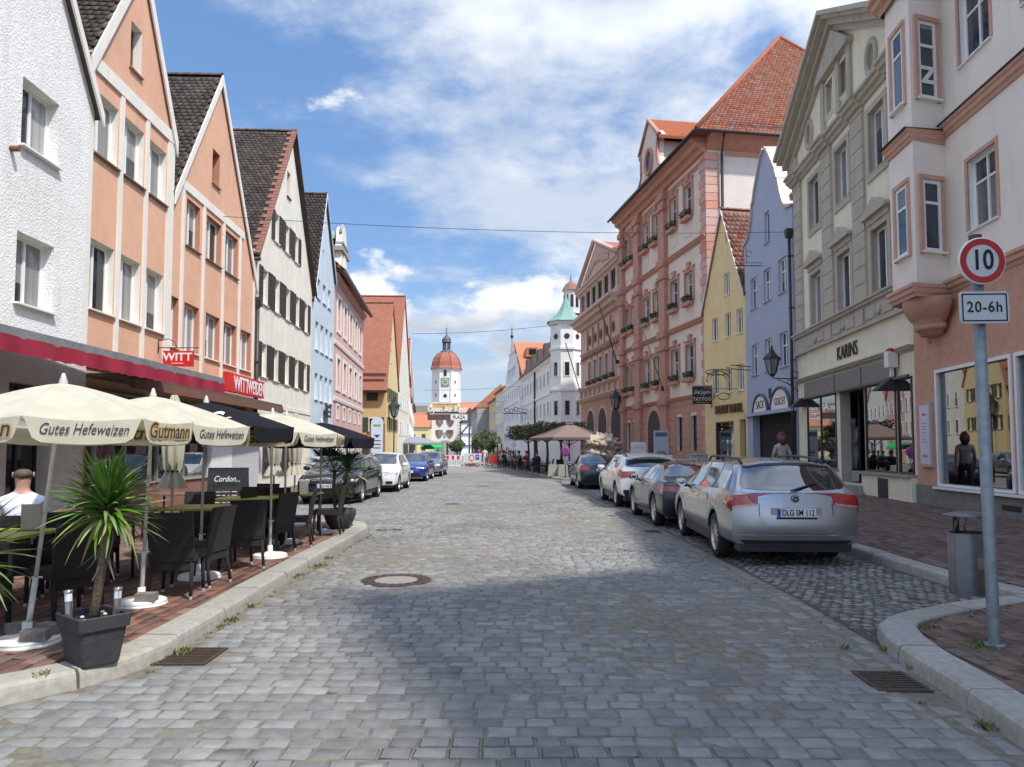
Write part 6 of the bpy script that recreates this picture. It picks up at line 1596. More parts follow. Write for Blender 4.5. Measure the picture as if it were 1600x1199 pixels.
class Car:
  def __init__(s, label, loc, rz, S):
    s.S = S; s.t = thing(S['name'], label, 'car', loc, rz, S.get('group')); L = S['L']; s.L = L; s.hw0 = S['W'] / 2
    s.top = S['top']; s.belt = S['belt']; s.zb0 = S.get('zb', .27); s.ax = S['axles']; s.Rw = S['R']
    s.xr, s.xf = -L / 2 + .11, L / 2 - .14
    s.body()
  def smooth(s, P, x, w_=.07):
    xs = [p_[0] for p_ in P]; zs = [p_[1] for p_ in P]
    return float(np.mean([np.interp(x + d_, xs, zs) for d_ in (-w_, -w_ / 2, 0, w_ / 2, w_)]))
  def hw(s, x):
    a = max(0., abs(x) - (s.L / 2 - .75)) / .75
    return s.hw0 * (1 - (.085 if x < 0 else .13) * a ** 2.2)
  def sec(s, x):
    zt = s.smooth(s.top, x); bl = min(s.smooth(s.belt, x), zt - .012); hw = s.hw(x); zb = s.zb0
    for xa in s.ax:
      q = s.Rw + .055; dx = x - xa
      if abs(dx) < q: zb = max(zb, s.Rw + math.sqrt(q * q - dx * dx))
    zb = min(zb, bl - .07)
    f = min(1., max(0., (zt - bl) / .40)); rw = hw * lerp(.90, s.S.get('roofw', .69), f); hc = zt - bl; H_ = bl - zb
    fl = 1.0 + (.012 if zb > s.zb0 + .01 else 0)
    return [(hw * .90 * (1 if zb < s.zb0 + .02 else 1.09), zb - .0), (hw * .985 * fl, zb + .10 * H_), (hw * 1.0 * fl, zb + .38 * H_), (hw * .998, zb + .62 * H_), (hw * .985, zb + .86 * H_), (hw * .955, bl),
        (lerp(hw * .93, rw, .52), bl + .50 * hc), (lerp(hw * .93, rw, .93), bl + .86 * hc), (rw * .88, zt - .055 * f - .012), (rw * .5, zt - .012 * f - .003), (0, zt)]
  def P(s, x, t, off=0.):
    c = s.sec(x); i = min(9, int(t)); f = t - i
    y, z = lerp(c[i][0], c[i + 1][0], f), lerp(c[i][1], c[i + 1][1], f)
    if off:
      c2 = s.sec(x + .03); y2, z2 = lerp(c2[i][0], c2[i + 1][0], f), lerp(c2[i][1], c2[i + 1][1], f)
      du = Vector((.03, y2 - y, z2 - z)); dt = Vector((0, c[i + 1][0] - c[i][0], c[i + 1][1] - c[i][1]))
      n = dt.cross(du) * -1
      if n.length > 1e-9:
        n.normalize()
        if n.y < 0 and t < 7.5: n = -n
        if t >= 7.5 and n.z < 0: n = -n
        return Vector((x, y, z)) + n * off
    return Vector((x, y, z))
  def cap(s, end, v, z, off=0.):
    x0 = s.xr if end < 0 else s.xf; c = s.sec(x0); zs = [q[1] for q in c]; ys = [q[0] for q in c]
    y = float(np.interp(z, zs, ys)); prof = s.S['rearp'] if end < 0 else s.S['frontp']
    b = float(np.interp(z, [q[0] for q in prof], [q[1] for q in prof]))
    x = x0 + end * (b * (1 - abs(v) ** 3.2) + off)
    return Vector((x, y * v * (1 + off * .3), z))
  def patch(s, q4, off, m, name, par=None, nx=8, nt=5, both=True, mirror=None, close=False):
    """q4: (x,t) corners bl, br, tr, tl"""
    out = []
    for sg in ((1, -1) if both else (mirror or 1,)):
      rows = []
      for j in range(nt + 1):
        f = j / nt; a0, a1 = lerp(q4[0][0], q4[3][0], f), lerp(q4[1][0], q4[2][0], f); t0, t1 = lerp(q4[0][1], q4[3][1], f), lerp(q4[1][1], q4[2][1], f)
        row = []
        for i in range(nx + 1):
          p_ = s.P(lerp(a0, a1, i / nx), lerp(t0, t1, i / nx), off); row.append((p_.x, p_.y * sg, p_.z))
        rows.append(row)
      mb = MB(); mb.grid(rows, flip=(sg > 0)); out.append(mb.build(name, m, par or s.t))
    return out
  def top_patch(s, x0, x1, t0, off, m, name, xc=0., inset=0.):
    """a pane over the whole width; x0/x1 at the centre line, bulged by xc at the sides"""
    rows = []
    for i in range(9):
      f = i / 8; row = []
      for sg, seq in ((1, np.linspace(t0, 10, 7)), (-1, np.linspace(10, t0, 7)[1:])):
        for t in seq:
          k = (10 - t) / (10 - t0); x = lerp(x0, x1, f) + xc * k * k
          p_ = s.P(x, min(t, 9.999), off); row.append((p_.x, p_.y * sg, p_.z))
      rows.append(row)
    mb = MB(); mb.grid(rows, flip=True); return mb.build(name, m, s.t)
  def cap_patch(s, end, v0, v1, z0, z1, off, m, name, n=8, k=4, z0b=None, z1b=None, par=None):
    rows = []
    for j in range(k + 1):
      row = []
      for i in range(n + 1):
        f = i / n; v = lerp(v0, v1, f); za, zb = lerp(z0, z0 if z0b is None else z0b, f), lerp(z1, z1 if z1b is None else z1b, f)
        row.append(tuple(s.cap(end, v, lerp(za, zb, j / k), off)))
      rows.append(row)
    mb = MB(); mb.grid(rows, flip=(end > 0) ^ (v1 > v0)); return mb.build(name, m, par or s.t)
  def body(s):
    xs = np.arange(s.xr, s.xf + .001, .045); mb = MB(); rowsL = []
    for x in xs: rowsL.append([(x, y, z) for y, z in s.sec(x)] )
    full = [r_ + [(a, -b, c) for a, b, c in r_[-2::-1]] for r_ in rowsL]
    mb.grid(full, flip=True)
    for end, st in ((-1, xs[0]), (1, xs[-1])):
      c = s.sec(s.xr if end < 0 else s.xf); rows = []
      for (y, z) in c[:-1]:
        rows.append([tuple(s.cap(end, v, z)) for v in np.linspace(-1, 1, 21)])
      mb.grid(rows, flip=(end < 0))
      # top strip between the last row and the centre point
    b = mb.build('body', s.S['paint'], s.t); s.b = b
    MB().box(s.xr + .12, s.xf - .15, -s.hw0 + .27, s.hw0 - .27, .19, .72).build('underbody', M_trimblk, s.t)
    [MB().box(a_, b_, -s.hw0 + .16, s.hw0 - .16, .20, s.zb0 + .05).build('valance', M_trimblk, s.t) for a_, b_ in ((s.xr - .01, s.xr + .3), (s.xf - .3, s.xf))]
    MB().box(s.ax[0] + s.Rw, s.ax[1] - s.Rw, -s.hw0 * .93, s.hw0 * .93, .20, s.zb0 + .02).build('sill', M_trimblk, s.t)
    for x in s.ax:
      for sg in (1, -1): s.wheel(x, sg)
  def wheel(s, x, sg):
    R_ = s.Rw; k = ('wheel', R_, s.S.get('spokes', 10), s.S.get('rimm', M_rim).name)
    if k not in WC:
      rr = R_ * .70
      ty = MB().lathe([(rr, -.1), (R_ * .93, -.105), (R_, -.085), (R_, .085), (R_ * .93, .105), (rr, .1)], 36, axis='y').mesh('tyre', [M_tyre])
      rm = MB().lathe([(rr * 1.01, -.1), (rr * .96, -.098), (rr * .93, -.06), (rr * .92, .06)], 32, axis='y')
      rm.lathe([(.055, -.088), (.06, -.07), (.05, .0)], 16, axis='y'); rm.disc((0, -.088, 0), .055, 16, 'y')
      ns = s.S.get('spokes', 10)
      for q in range(ns):
        a = 2 * math.pi * q / ns; ca, sa = math.cos(a), math.sin(a); w1, w2 = .024, .017
        pp = [(ca * .05 - sa * w1, -.085, sa * .05 + ca * w1), (ca * .05 + sa * w1, -.085, sa * .05 - ca * w1), (ca * rr * .96 + sa * w2, -.075, sa * rr * .96 - ca * w2), (ca * rr * .96 - sa * w2, -.075, sa * rr * .96 + ca * w2)]
        rm.face(pp[::-1]); rm.face([(a_, b_ + .03, c_) for a_, b_, c_ in pp]); rm.face([pp[1], pp[2], (pp[2][0], -.045, pp[2][2]), (pp[1][0], -.055, pp[1][2])]); rm.face([pp[0], (pp[0][0], -.055, pp[0][2]), (pp[3][0], -.045, pp[3][2]), pp[3]])
      rim = rm.mesh('rim', [s.S.get('rimm', M_rim)])
      bd = MB().lathe([(0.0, .0), (rr * .6, -.0), (rr * .62, .02)], 24, axis='y'); bd.disc((0, .03, 0), rr, 24, 'y'); bd = bd.mesh('brake_disc', [M_trimblk])
      WC[k] = (ty, rim, bd)
    ty, rim, bd = WC[k]
    w_ = obj('wheel', ty, s.t, (x, sg * (s.hw0 - .13), R_), (0, 0, 0 if sg < 0 else math.pi)); w_.name = 'wheel'
    obj('rim', rim, w_); obj('brake_disc', bd, w_)
  def seam(s, x, t0, t1, m=None, lean=0.):
    s.patch([(x, t0), (x + .008, t0), (x + .008 + lean, t1), (x + lean, t1)], .0025, m or M_trimblk, 'door_seam', nx=1, nt=8)
  def handle(s, x, z):
    for sg in (1, -1):
      p_ = s.P(x, 4.25); MB().box(x - .1, x + .1, sg * p_.y - (.0 if sg > 0 else .025), sg * p_.y + (.025 if sg > 0 else 0), p_.z - .015, p_.z + .015).build('door_handle', s.S['paint'], s.t)
  def mirror(s, x, m=None):
    for sg in (1, -1):
      p_ = s.P(x, 5.2); y0 = p_.y * sg
      mb = MB().sphere((x, y0 + sg * .14, p_.z + .05), .1, 12, 8, (.75, 1.15, .72)); mi = mb.build('wing_mirror', m or s.S['paint'], s.t)
      MB().disc((x - .062, y0 + sg * .14, p_.z + .05), .075, 12, 'x').build('mirror_glass', M_chrome, mi)
      MB().box(x - .03, x + .03, min(y0, y0 + sg * .1), max(y0, y0 + sg * .1), p_.z - .03, p_.z + .01).build('mirror_foot', M_trimblk, mi)
  def plate(s, end, z, txt, w_=.52, h_=.115):
    p_ = s.cap(end, 0, z, .012); pl_ = MB().box(-.006, .006, -w_ / 2, w_ / 2, -h_ / 2, h_ / 2).build('number_plate', M_plate, s.t, tuple(p_))
    e = end
    MB().box(e * .0062, e * .0085, *sorted((e * -w_ / 2 if e > 0 else w_ / 2, (e * -w_ / 2 if e > 0 else w_ / 2) + (.045 if e > 0 else -.045))), -h_ / 2 + .004, h_ / 2 - .004).build('country_band', M_pblue, pl_)
    if txt: text(txt, .115, pl_, (e * .0095, (e * .02), -.002), (math.pi / 2, 0, math.pi / 2 if e > 0 else -math.pi / 2), M_ink, sx=.72, ext=.001, name='registration', offset=.002)
    fr = MB().box(-.01, .005, -w_ / 2 - .012, w_ / 2 + .012, -h_ / 2 - .03, -h_ / 2 - .001).build('plate_holder', M_trimblk, pl_)
    return pl_

def vw_badge(parent, c, r_, end, ax='x'):
  mb = MB(); n = 28
  for ra, rb in ((r_, r_ * .86),):
    mb.grid([[(c[0] + end * .012, c[1] + math.cos(2 * math.pi * j / n) * q, c[2] + math.sin(2 * math.pi * j / n) * q) for j in range(n + 1)] for q in (ra, rb)], flip=end > 0)
  def ln(a, b): mb.tube([(c[0] + end * .013, c[1] + a[0] * r_ * -end, c[2] + a[1] * r_), (c[0] + end * .013, c[1] + b[0] * r_ * -end, c[2] + b[1] * r_)], r_ * .075, 4)
  for a, b in (((-.38, .78), (0, .12)), ((0, .12), (.38, .78)), ((-.80, .35), (-.38, -.72)), ((-.38, -.72), (0, .0)), ((0, .0), (.38, -.72)), ((.38, -.72), (.80, .35))): ln(a, b)
  o = mb.build('badge', M_chrome, parent)
  MB().lathe([(r_ * 1.04, 0), (r_ * 1.0, .006 * end), (0, .007 * end)], 24, c=c, axis='x').build('badge_ground', M_trimblk, o)
  return o

def common(c, front_win, rear_win, sides, seams, mir):
  for n_, q in zip(('side_window',) * 9, sides): c.patch(q, .004, M_carglass, 'side_window')
  for x, l in seams: c.seam(x, 1.2, 5.0, lean=l)
  if front_win: c.top_patch(*front_win[:2], front_win[2], .004, M_carglass, 'windscreen', xc=front_win[3])
  if rear_win: c.top_patch(*rear_win[:2], rear_win[2], .004, M_carglass, 'rear_window', xc=rear_win[3])
  c.mirror(mir)

# --- silver estate car
sv_ = dict(name='parked_car', L=4.77, W=1.82, zb=.30, R=.325, axles=(-1.33, 1.38), paint=paint('paint_silver', (.40, .41, .43), .9, .30), group='cars parked on the right side of the street', spokes=10, roofw=.70,
  top=[(-2.28, .98), (-2.24, 1.02), (-1.93, 1.41), (-1.80, 1.445), (-1.2, 1.475), (-.2, 1.485), (.4, 1.45), (1.15, 1.02), (1.3, .98), (2.0, .86), (2.25, .74)],
  belt=[(-2.28, 1.0), (-1.4, .985), (.9, .93), (1.3, .93), (2.2, .72)],
  rearp=[(.28, .05), (.42, .10), (.58, .11), (.62, .085), (.85, .06), (1.0, .02)], frontp=[(.28, .10), (.6, .14), (.8, .04)])
c = Car('silver estate car with roof rails parked nearest on the right', (3.98, 12.35, 0), R(90 - 2.6), sv_)
common(c, (.42, 1.12, 7.2, -.12), (-2.245, -1.955, 7.0, .10), [[(-1.98, 5.25), (-1.30, 5.15), (-1.25, 7.1), (-1.62, 7.1)], [(-1.22, 5.15), (-.38, 5.15), (-.36, 7.25), (-1.15, 7.25)], [(-.30, 5.15), (.78, 5.15), (.30, 7.2), (-.27, 7.25)]], [(-1.27, .04), (-.34, .02), (.74, 0)], .72)
for sg in (1, -1): MB().tube([(-1.78, sg * .575, 1.395), (-1.62, sg * .58, 1.455), (-.7, sg * .585, 1.495), (.1, sg * .58, 1.485), (.28, sg * .575, 1.41)], .018, 8).box(-.75, -.68, sg * .585 - .015, sg * .585 + .015, 1.40, 1.49).build('roof_rail', M_trimblk, c.t)
for x in (-.85, .18): c.handle(x, .84)
for sg in (-1, 1):
  l_ = c.cap_patch(-1, sg * .60, sg * .995, .845, 1.0, .008, M_tail, 'tail_lamp', z0b=.815, z1b=.975)
  c.cap_patch(-1, sg * .62, sg * .99, .835, .865, .012, mat('tail_lamp_pale', (.62, .3, .28), rough=.1, coat=1.), 'reflector', par=l_, z0b=.80, z1b=.825)
c.patch([(-2.30, 3.15), (-1.96, 3.5), (-2.02, 4.75), (-2.30, 4.6)], .006, M_tail, 'tail_lamp', nx=5, nt=4)
c.cap_patch(-1, -.56, .56, .632, .645, .004, M_trimblk, 'tailgate_seam')
c.cap_patch(-1, -.40, .40, .665, .80, .003, mat('plate_recess', (.30, .31, .325), rough=.35, metal=.7), 'plate_recess', z0b=.665, z1b=.80)
for va in (-.585, .575): MB().grid([[tuple(c.cap(-1, v, z_, .004)) for z_ in (.64, .74, .86)] for v in (va, va + .01)]).build('tailgate_seam', M_trimblk, c.t)
c.cap_patch(-1, -.97, .97, .425, .445, .006, M_chrome, 'bumper_strip')
c.cap_patch(-1, -.9, .9, .305, .36, .004, M_trimblk, 'bumper_insert')
c.plate(-1, .735, 'DLG SM 112')
vw_badge(c.t, tuple(c.cap(-1, 0, .925, .008)), .056, -1)
MB().tube([(-2.28, .05, 1.03), (-2.20, -.22, 1.10), (-2.16, -.35, 1.13)], .012, 6).build('rear_wiper', M_trimblk, c.t)
MB().prism([(-1.62, 1.47), (-1.48, 1.47), (-1.60, 1.53)], -.012, .012).build('roof_antenna', M_trimblk, c.t)
c.top_patch(-1.95, -1.91, 7.3, .012, mat('brake_lamp', (.035, .006, .006), rough=.3), 'high_brake_lamp', xc=.05)
# --- dark blue coupe
tt = dict(name='parked_car', L=4.18, W=1.84, zb=.26, R=.335, axles=(-1.22, 1.25), paint=paint('paint_midnight_blue', (.007, .010, .022), .0, .3), group='cars parked on the right side of the street', spokes=7, roofw=.62,
  top=[(-2.0, .93), (-1.9, .97), (-1.55, 1.02), (-.75, 1.31), (-.35, 1.35), (.1, 1.33), (.95, .94), (1.3, .90), (1.85, .74), (2.0, .66)],
  belt=[(-2.0, .93), (-1.3, .93), (.8, .88), (1.9, .68)], rearp=[(.25, .02), (.45, .10), (.7, .10), (.9, .05)], frontp=[(.25, .1), (.5, .14), (.7, .05)])
c = Car('dark blue coupe parked ahead of the silver estate car', (3.87, 16.75, 0), R(90 + .5), tt)
common(c, (.10, .92, 7.2, -.15), (-1.52, -.62, 7.2, .12), [[(-.95, 5.2), (-.45, 5.2), (-.4, 6.9), (-.62, 6.6)], [(-.40, 5.2), (.60, 5.2), (.12, 7.1), (-.36, 7.0)]], [(-.43, .0), (.62, 0)], .55)
for sg in (-1, 1): c.cap_patch(-1, sg * .56, sg * .99, .74, .86, .008, M_tail, 'tail_lamp', z0b=.76, z1b=.85)
c.patch([(-2.02, 3.4), (-1.72, 3.9), (-1.76, 4.7), (-2.02, 4.6)], .006, M_tail, 'tail_lamp', nx=4, nt=3); c.plate(-1, .62, 'DLG KT 88')
c.cap_patch(-1, -.8, .8, .27, .36, .006, M_trimblk, 'diffuser'); c.handle(-.05, .8)
# --- white compact crossover
gl = dict(name='parked_car', L=4.42, W=1.82, zb=.34, R=.345, axles=(-1.33, 1.37), paint=paint('paint_white', (.80, .79, .75), .0, .3), group='cars parked on the right side of the street', spokes=5, roofw=.70,
  top=[(-2.12, 1.05), (-2.06, 1.10), (-1.82, 1.36), (-1.62, 1.43), (-.9, 1.50), (-.2, 1.51), (.3, 1.47), (1.0, 1.06), (1.2, 1.03), (1.9, .92), (2.1, .8)],
  belt=[(-2.12, 1.07), (-1.2, 1.04), (.9, .98), (2.05, .8)], rearp=[(.3, .02), (.5, .10), (.8, .08), (1.05, .03)], frontp=[(.3, .1), (.6, .14), (.85, .05)])
c = Car('white compact crossover parked between the dark coupe and the grey saloon', (3.76, 22.0, 0), R(90 + 1.2), gl)
common(c, (.32, 1.0, 7.2, -.12), (-2.06, -1.84, 7.0, .10), [[(-1.5, 5.3), (-1.05, 5.2), (-1.0, 7.0), (-1.25, 6.7)], [(-1.0, 5.2), (-.25, 5.2), (-.23, 7.2), (-.92, 7.1)], [(-.18, 5.2), (.75, 5.2), (.25, 7.2), (-.15, 7.2)]], [(-1.0, .04), (-.21, .02), (.74, 0)], .66)
for sg in (1, -1): MB().tube([(-1.45, sg * .575, 1.41), (-1.2, sg * .58, 1.48), (-.2, sg * .585, 1.515), (.2, sg * .575, 1.44)], .018, 8).build('roof_rail', M_trimblk, c.t)
for sg in (-1, 1): c.cap_patch(-1, sg * .55, sg * .99, .86, 1.0, .008, M_tail, 'tail_lamp', z0b=.82, z1b=1.0)
c.patch([(-2.14, 3.2), (-1.82, 3.6), (-1.88, 4.8), (-2.14, 4.7)], .006, M_tail, 'tail_lamp', nx=4, nt=3); c.plate(-1, .70, 'DLG AB 507'); c.cap_patch(-1, -.93, .93, .345, .50, .006, M_trimblk, 'bumper_insert')
MB().box(-1.97, -1.72, -.6, .6, 1.405, 1.435).build('roof_spoiler', sv_ and gl['paint'], c.t)
# --- dark grey saloon
a4 = dict(name='parked_car', L=4.6, W=1.77, zb=.27, R=.32, axles=(-1.3, 1.38), paint=paint('paint_dark_grey', (.022, .025, .030), .3, .3), group='cars parked on the right side of the street', spokes=6, roofw=.68,
  top=[(-2.2, .96), (-2.1, 1.0), (-1.65, 1.02), (-1.05, 1.34), (-.7, 1.41), (.0, 1.43), (.3, 1.39), (1.05, .98), (1.3, .94), (2.0, .8), (2.2, .7)],
  belt=[(-2.2, .96), (-1.3, .95), (.9, .91), (2.1, .7)], rearp=[(.27, .03), (.45, .10), (.8, .07), (.96, .03)], frontp=[(.27, .1), (.5, .14), (.75, .05)])
c = Car('dark grey saloon parked farthest along the right kerb', (3.50, 31.3, 0), R(90 + 1.5), a4)
common(c, (.32, 1.02, 7.2, -.12), (-1.66, -1.02, 7.2, .12), [[(-1.25, 5.2), (-.3, 5.2), (-.28, 7.2), (-.85, 7.1)], [(-.22, 5.2), (.8, 5.2), (.28, 7.2), (-.2, 7.2)]], [(-.25, .02), (.76, 0)], .7)
for sg in (-1, 1): c.cap_patch(-1, sg * .60, sg * .99, .76, .92, .008, M_tail, 'tail_lamp')
c.patch([(-2.22, 3.3), (-2.02, 3.5), (-2.02, 4.8), (-2.22, 4.8)], .006, M_tail, 'tail_lamp', nx=4, nt=3); c.plate(-1, .78, 'DLG E 41')

# --- left side, fronts to the camera
def front_common(c, z0, z1, hv=.55, m=M_headl):
  for sg in (-1, 1): c.cap_patch(1, sg * hv, sg * .985, z0, z1, .008, m, 'headlamp', z0b=z0 + .04, z1b=z1 + .06)
  c.patch([(c.xf - .22, 4.1), (c.xf + .0, 3.8), (c.xf + .0, 4.9), (c.xf - .34, 4.95)], .006, m, 'headlamp', nx=4, nt=3)
tg_ = dict(name='parked_car', L=4.72, W=1.83, zb=.30, R=.33, axles=(-1.33, 1.38), paint=paint('paint_black', (.012, .011, .011), .3, .2), group='cars parked on the left side of the street', spokes=10, roofw=.70,
  top=[(-2.25, .98), (-1.9, 1.40), (-1.2, 1.46), (-.2, 1.47), (.4, 1.43), (1.12, 1.02), (1.3, .98), (2.0, .88), (2.24, .74)],
  belt=[(-2.25, 1.0), (.9, .93), (2.2, .72)], rearp=[(.3, .05), (.6, .1), (1., .02)], frontp=[(.28, .08), (.45, .14), (.7, .13), (.85, .03)])
c = Car('black estate car facing the camera behind the cafe terrace', (-5.38, 23.45, 0), R(-90), tg_)
common(c, (.42, 1.12, 7.2, -.12), (-2.2, -1.95, 7., .1), [[(-1.22, 5.15), (-.38, 5.15), (-.36, 7.25), (-1.15, 7.25)], [(-.30, 5.15), (.78, 5.15), (.30, 7.2), (-.27, 7.25)]], [(-.34, .02), (.74, 0)], .72)
front_common(c, .63, .74)
gr_ = c.cap_patch(1, -.52, .52, .62, .76, .006, M_trimblk, 'grille')
for z_ in (.635, .67, .705, .74): c.cap_patch(1, -.52, .52, z_, z_ + .012, .011, M_chrome, 'grille_bar', par=gr_)
c.cap_patch(1, -.7, .7, .33, .44, .006, M_trimblk, 'air_intake'); c.plate(1, .545, 'DLG UA 33'); vw_badge(c.t, tuple(c.cap(1, 0, .69, .014)), .065, 1)
co = dict(name='parked_car', L=4.0, W=1.74, zb=.27, R=.31, axles=(-1.2, 1.28), paint=MATS['paint_white'], group='cars parked on the left side of the street', spokes=5, roofw=.70,
  top=[(-1.95, 1.0), (-1.7, 1.38), (-1.0, 1.48), (-.2, 1.49), (.2, 1.45), (.98, 1.03), (1.2, .99), (1.75, .84), (1.9, .72)],
  belt=[(-1.95, 1.0), (.8, .93), (1.85, .7)], rearp=[(.3, .05), (.6, .1), (1., .02)], frontp=[(.28, .08), (.45, .14), (.65, .12), (.8, .03)])
c = Car('white small hatchback facing the camera between the black and the blue car', (-5.10, 29.0, 0), R(-90), co)
common(c, (.22, .98, 7.2, -.12), (-1.9, -1.7, 7., .1), [[(-1.0, 5.15), (-.3, 5.15), (-.3, 7.2), (-.9, 7.2)], [(-.2, 5.15), (.68, 5.15), (.2, 7.2), (-.18, 7.25)]], [(-.26, .02), (.66, 0)], .6)
front_common(c, .64, .78, .50); c.cap_patch(1, -.4, .4, .30, .40, .006, M_trimblk, 'air_intake'); c.cap_patch(1, -.3, .3, .62, .67, .006, M_trimblk, 'grille'); c.plate(1, .50, 'DLG R 7')
for sg in (-1, 1): c.cap_patch(1, sg * .55, sg * .85, .32, .42, .008, M_trimblk, 'fog_lamp')
bm_ = dict(name='parked_car', L=4.5, W=1.8, zb=.26, R=.32, axles=(-1.3, 1.4), paint=paint('paint_blue', (.02, .055, .30), .45, .25), group='cars parked on the left side of the street', spokes=6, roofw=.68,
  top=[(-2.2, .96), (-1.65, 1.02), (-1.05, 1.32), (-.6, 1.39), (.0, 1.41), (.3, 1.37), (1.0, 1.0), (1.3, .96), (1.95, .84), (2.15, .72)],
  belt=[(-2.2, .96), (.9, .91), (2.1, .7)], rearp=[(.3, .05), (.6, .1), (1., .02)], frontp=[(.26, .08), (.45, .14), (.7, .1), (.8, .03)])
c = Car('bright blue saloon facing the camera behind the white hatchback', (-5.12, 38.2, 0), R(-90), bm_)
common(c, (.32, 1.0, 7.2, -.12), None, [[(-1.2, 5.15), (-.3, 5.15), (-.3, 7.2), (-.9, 7.2)], [(-.2, 5.15), (.75, 5.15), (.2, 7.2), (-.18, 7.25)]], [(-.26, .02)], .66)
front_common(c, .64, .75, .52)
for sg in (-1, 1): c.cap_patch(1, sg * .06, sg * .3, .60, .74, .008, M_trimblk, 'grille')
c.cap_patch(1, -.7, .7, .3, .42, .006, M_trimblk, 'air_intake'); c.plate(1, .50, 'DLG B 9')
sb = dict(sv_); sb['group'] = 'cars parked on the left side of the street'; sb['top'] = tg_['top']
c = Car('silver car glimpsed behind the bright blue saloon on the left', (-4.98, 44.6, 0), R(-90), sb)
common(c, (.42, 1.12, 7.2, -.12), None, [[(-.30, 5.15), (.78, 5.15), (.30, 7.2), (-.27, 7.25)]], [], .72); front_common(c, .63, .76)
# ================================================================== people
def skin_mesh(V, E, Rr, mats, matof, name, sub=2):
  me = bpy.data.meshes.new(name); me.from_pydata(V, E, [])
  o = bpy.data.objects.new(name, me); COL.objects.link(o)
  o.modifiers.new('skin', 'SKIN')
  if not me.skin_vertices: return None
  sk = me.skin_vertices[0].data
  for i, r_ in enumerate(Rr):
    sk[i].radius = r_ if isinstance(r_, tuple) else (r_, r_)
  sk[0].use_root = True
  m2 = o.modifiers.new('sub', 'SUBSURF'); m2.levels = sub; m2.render_levels = sub
  bpy.context.view_layer.update()
  r_ = bpy.data.meshes.new_from_object(o.evaluated_get(bpy.context.evaluated_depsgraph_get()))
  bpy.data.objects.remove(o)
  r_.materials.clear()
  for m in mats: r_.materials.append(m)
  VV = [Vector(v) for v in V]
  for p_ in r_.polygons:
    c = p_.center; best = 9e9; bi = 0; bt = 0
    for k, (a, b) in enumerate(E):
      ab = VV[b] - VV[a]; t_ = max(0, min(1, (c - VV[a]).dot(ab) / max(1e-9, ab.length_squared))); d_ = (c - (VV[a] + ab * t_)).length
      if d_ < best: best = d_; bi = k; bt = t_
    p_.material_index = matof(bi, bt, c); p_.use_smooth = True
  return r_
M_skin = mat('skin', (.48, .27, .19), (.42, .23, .16), scale=12, rough=.55)
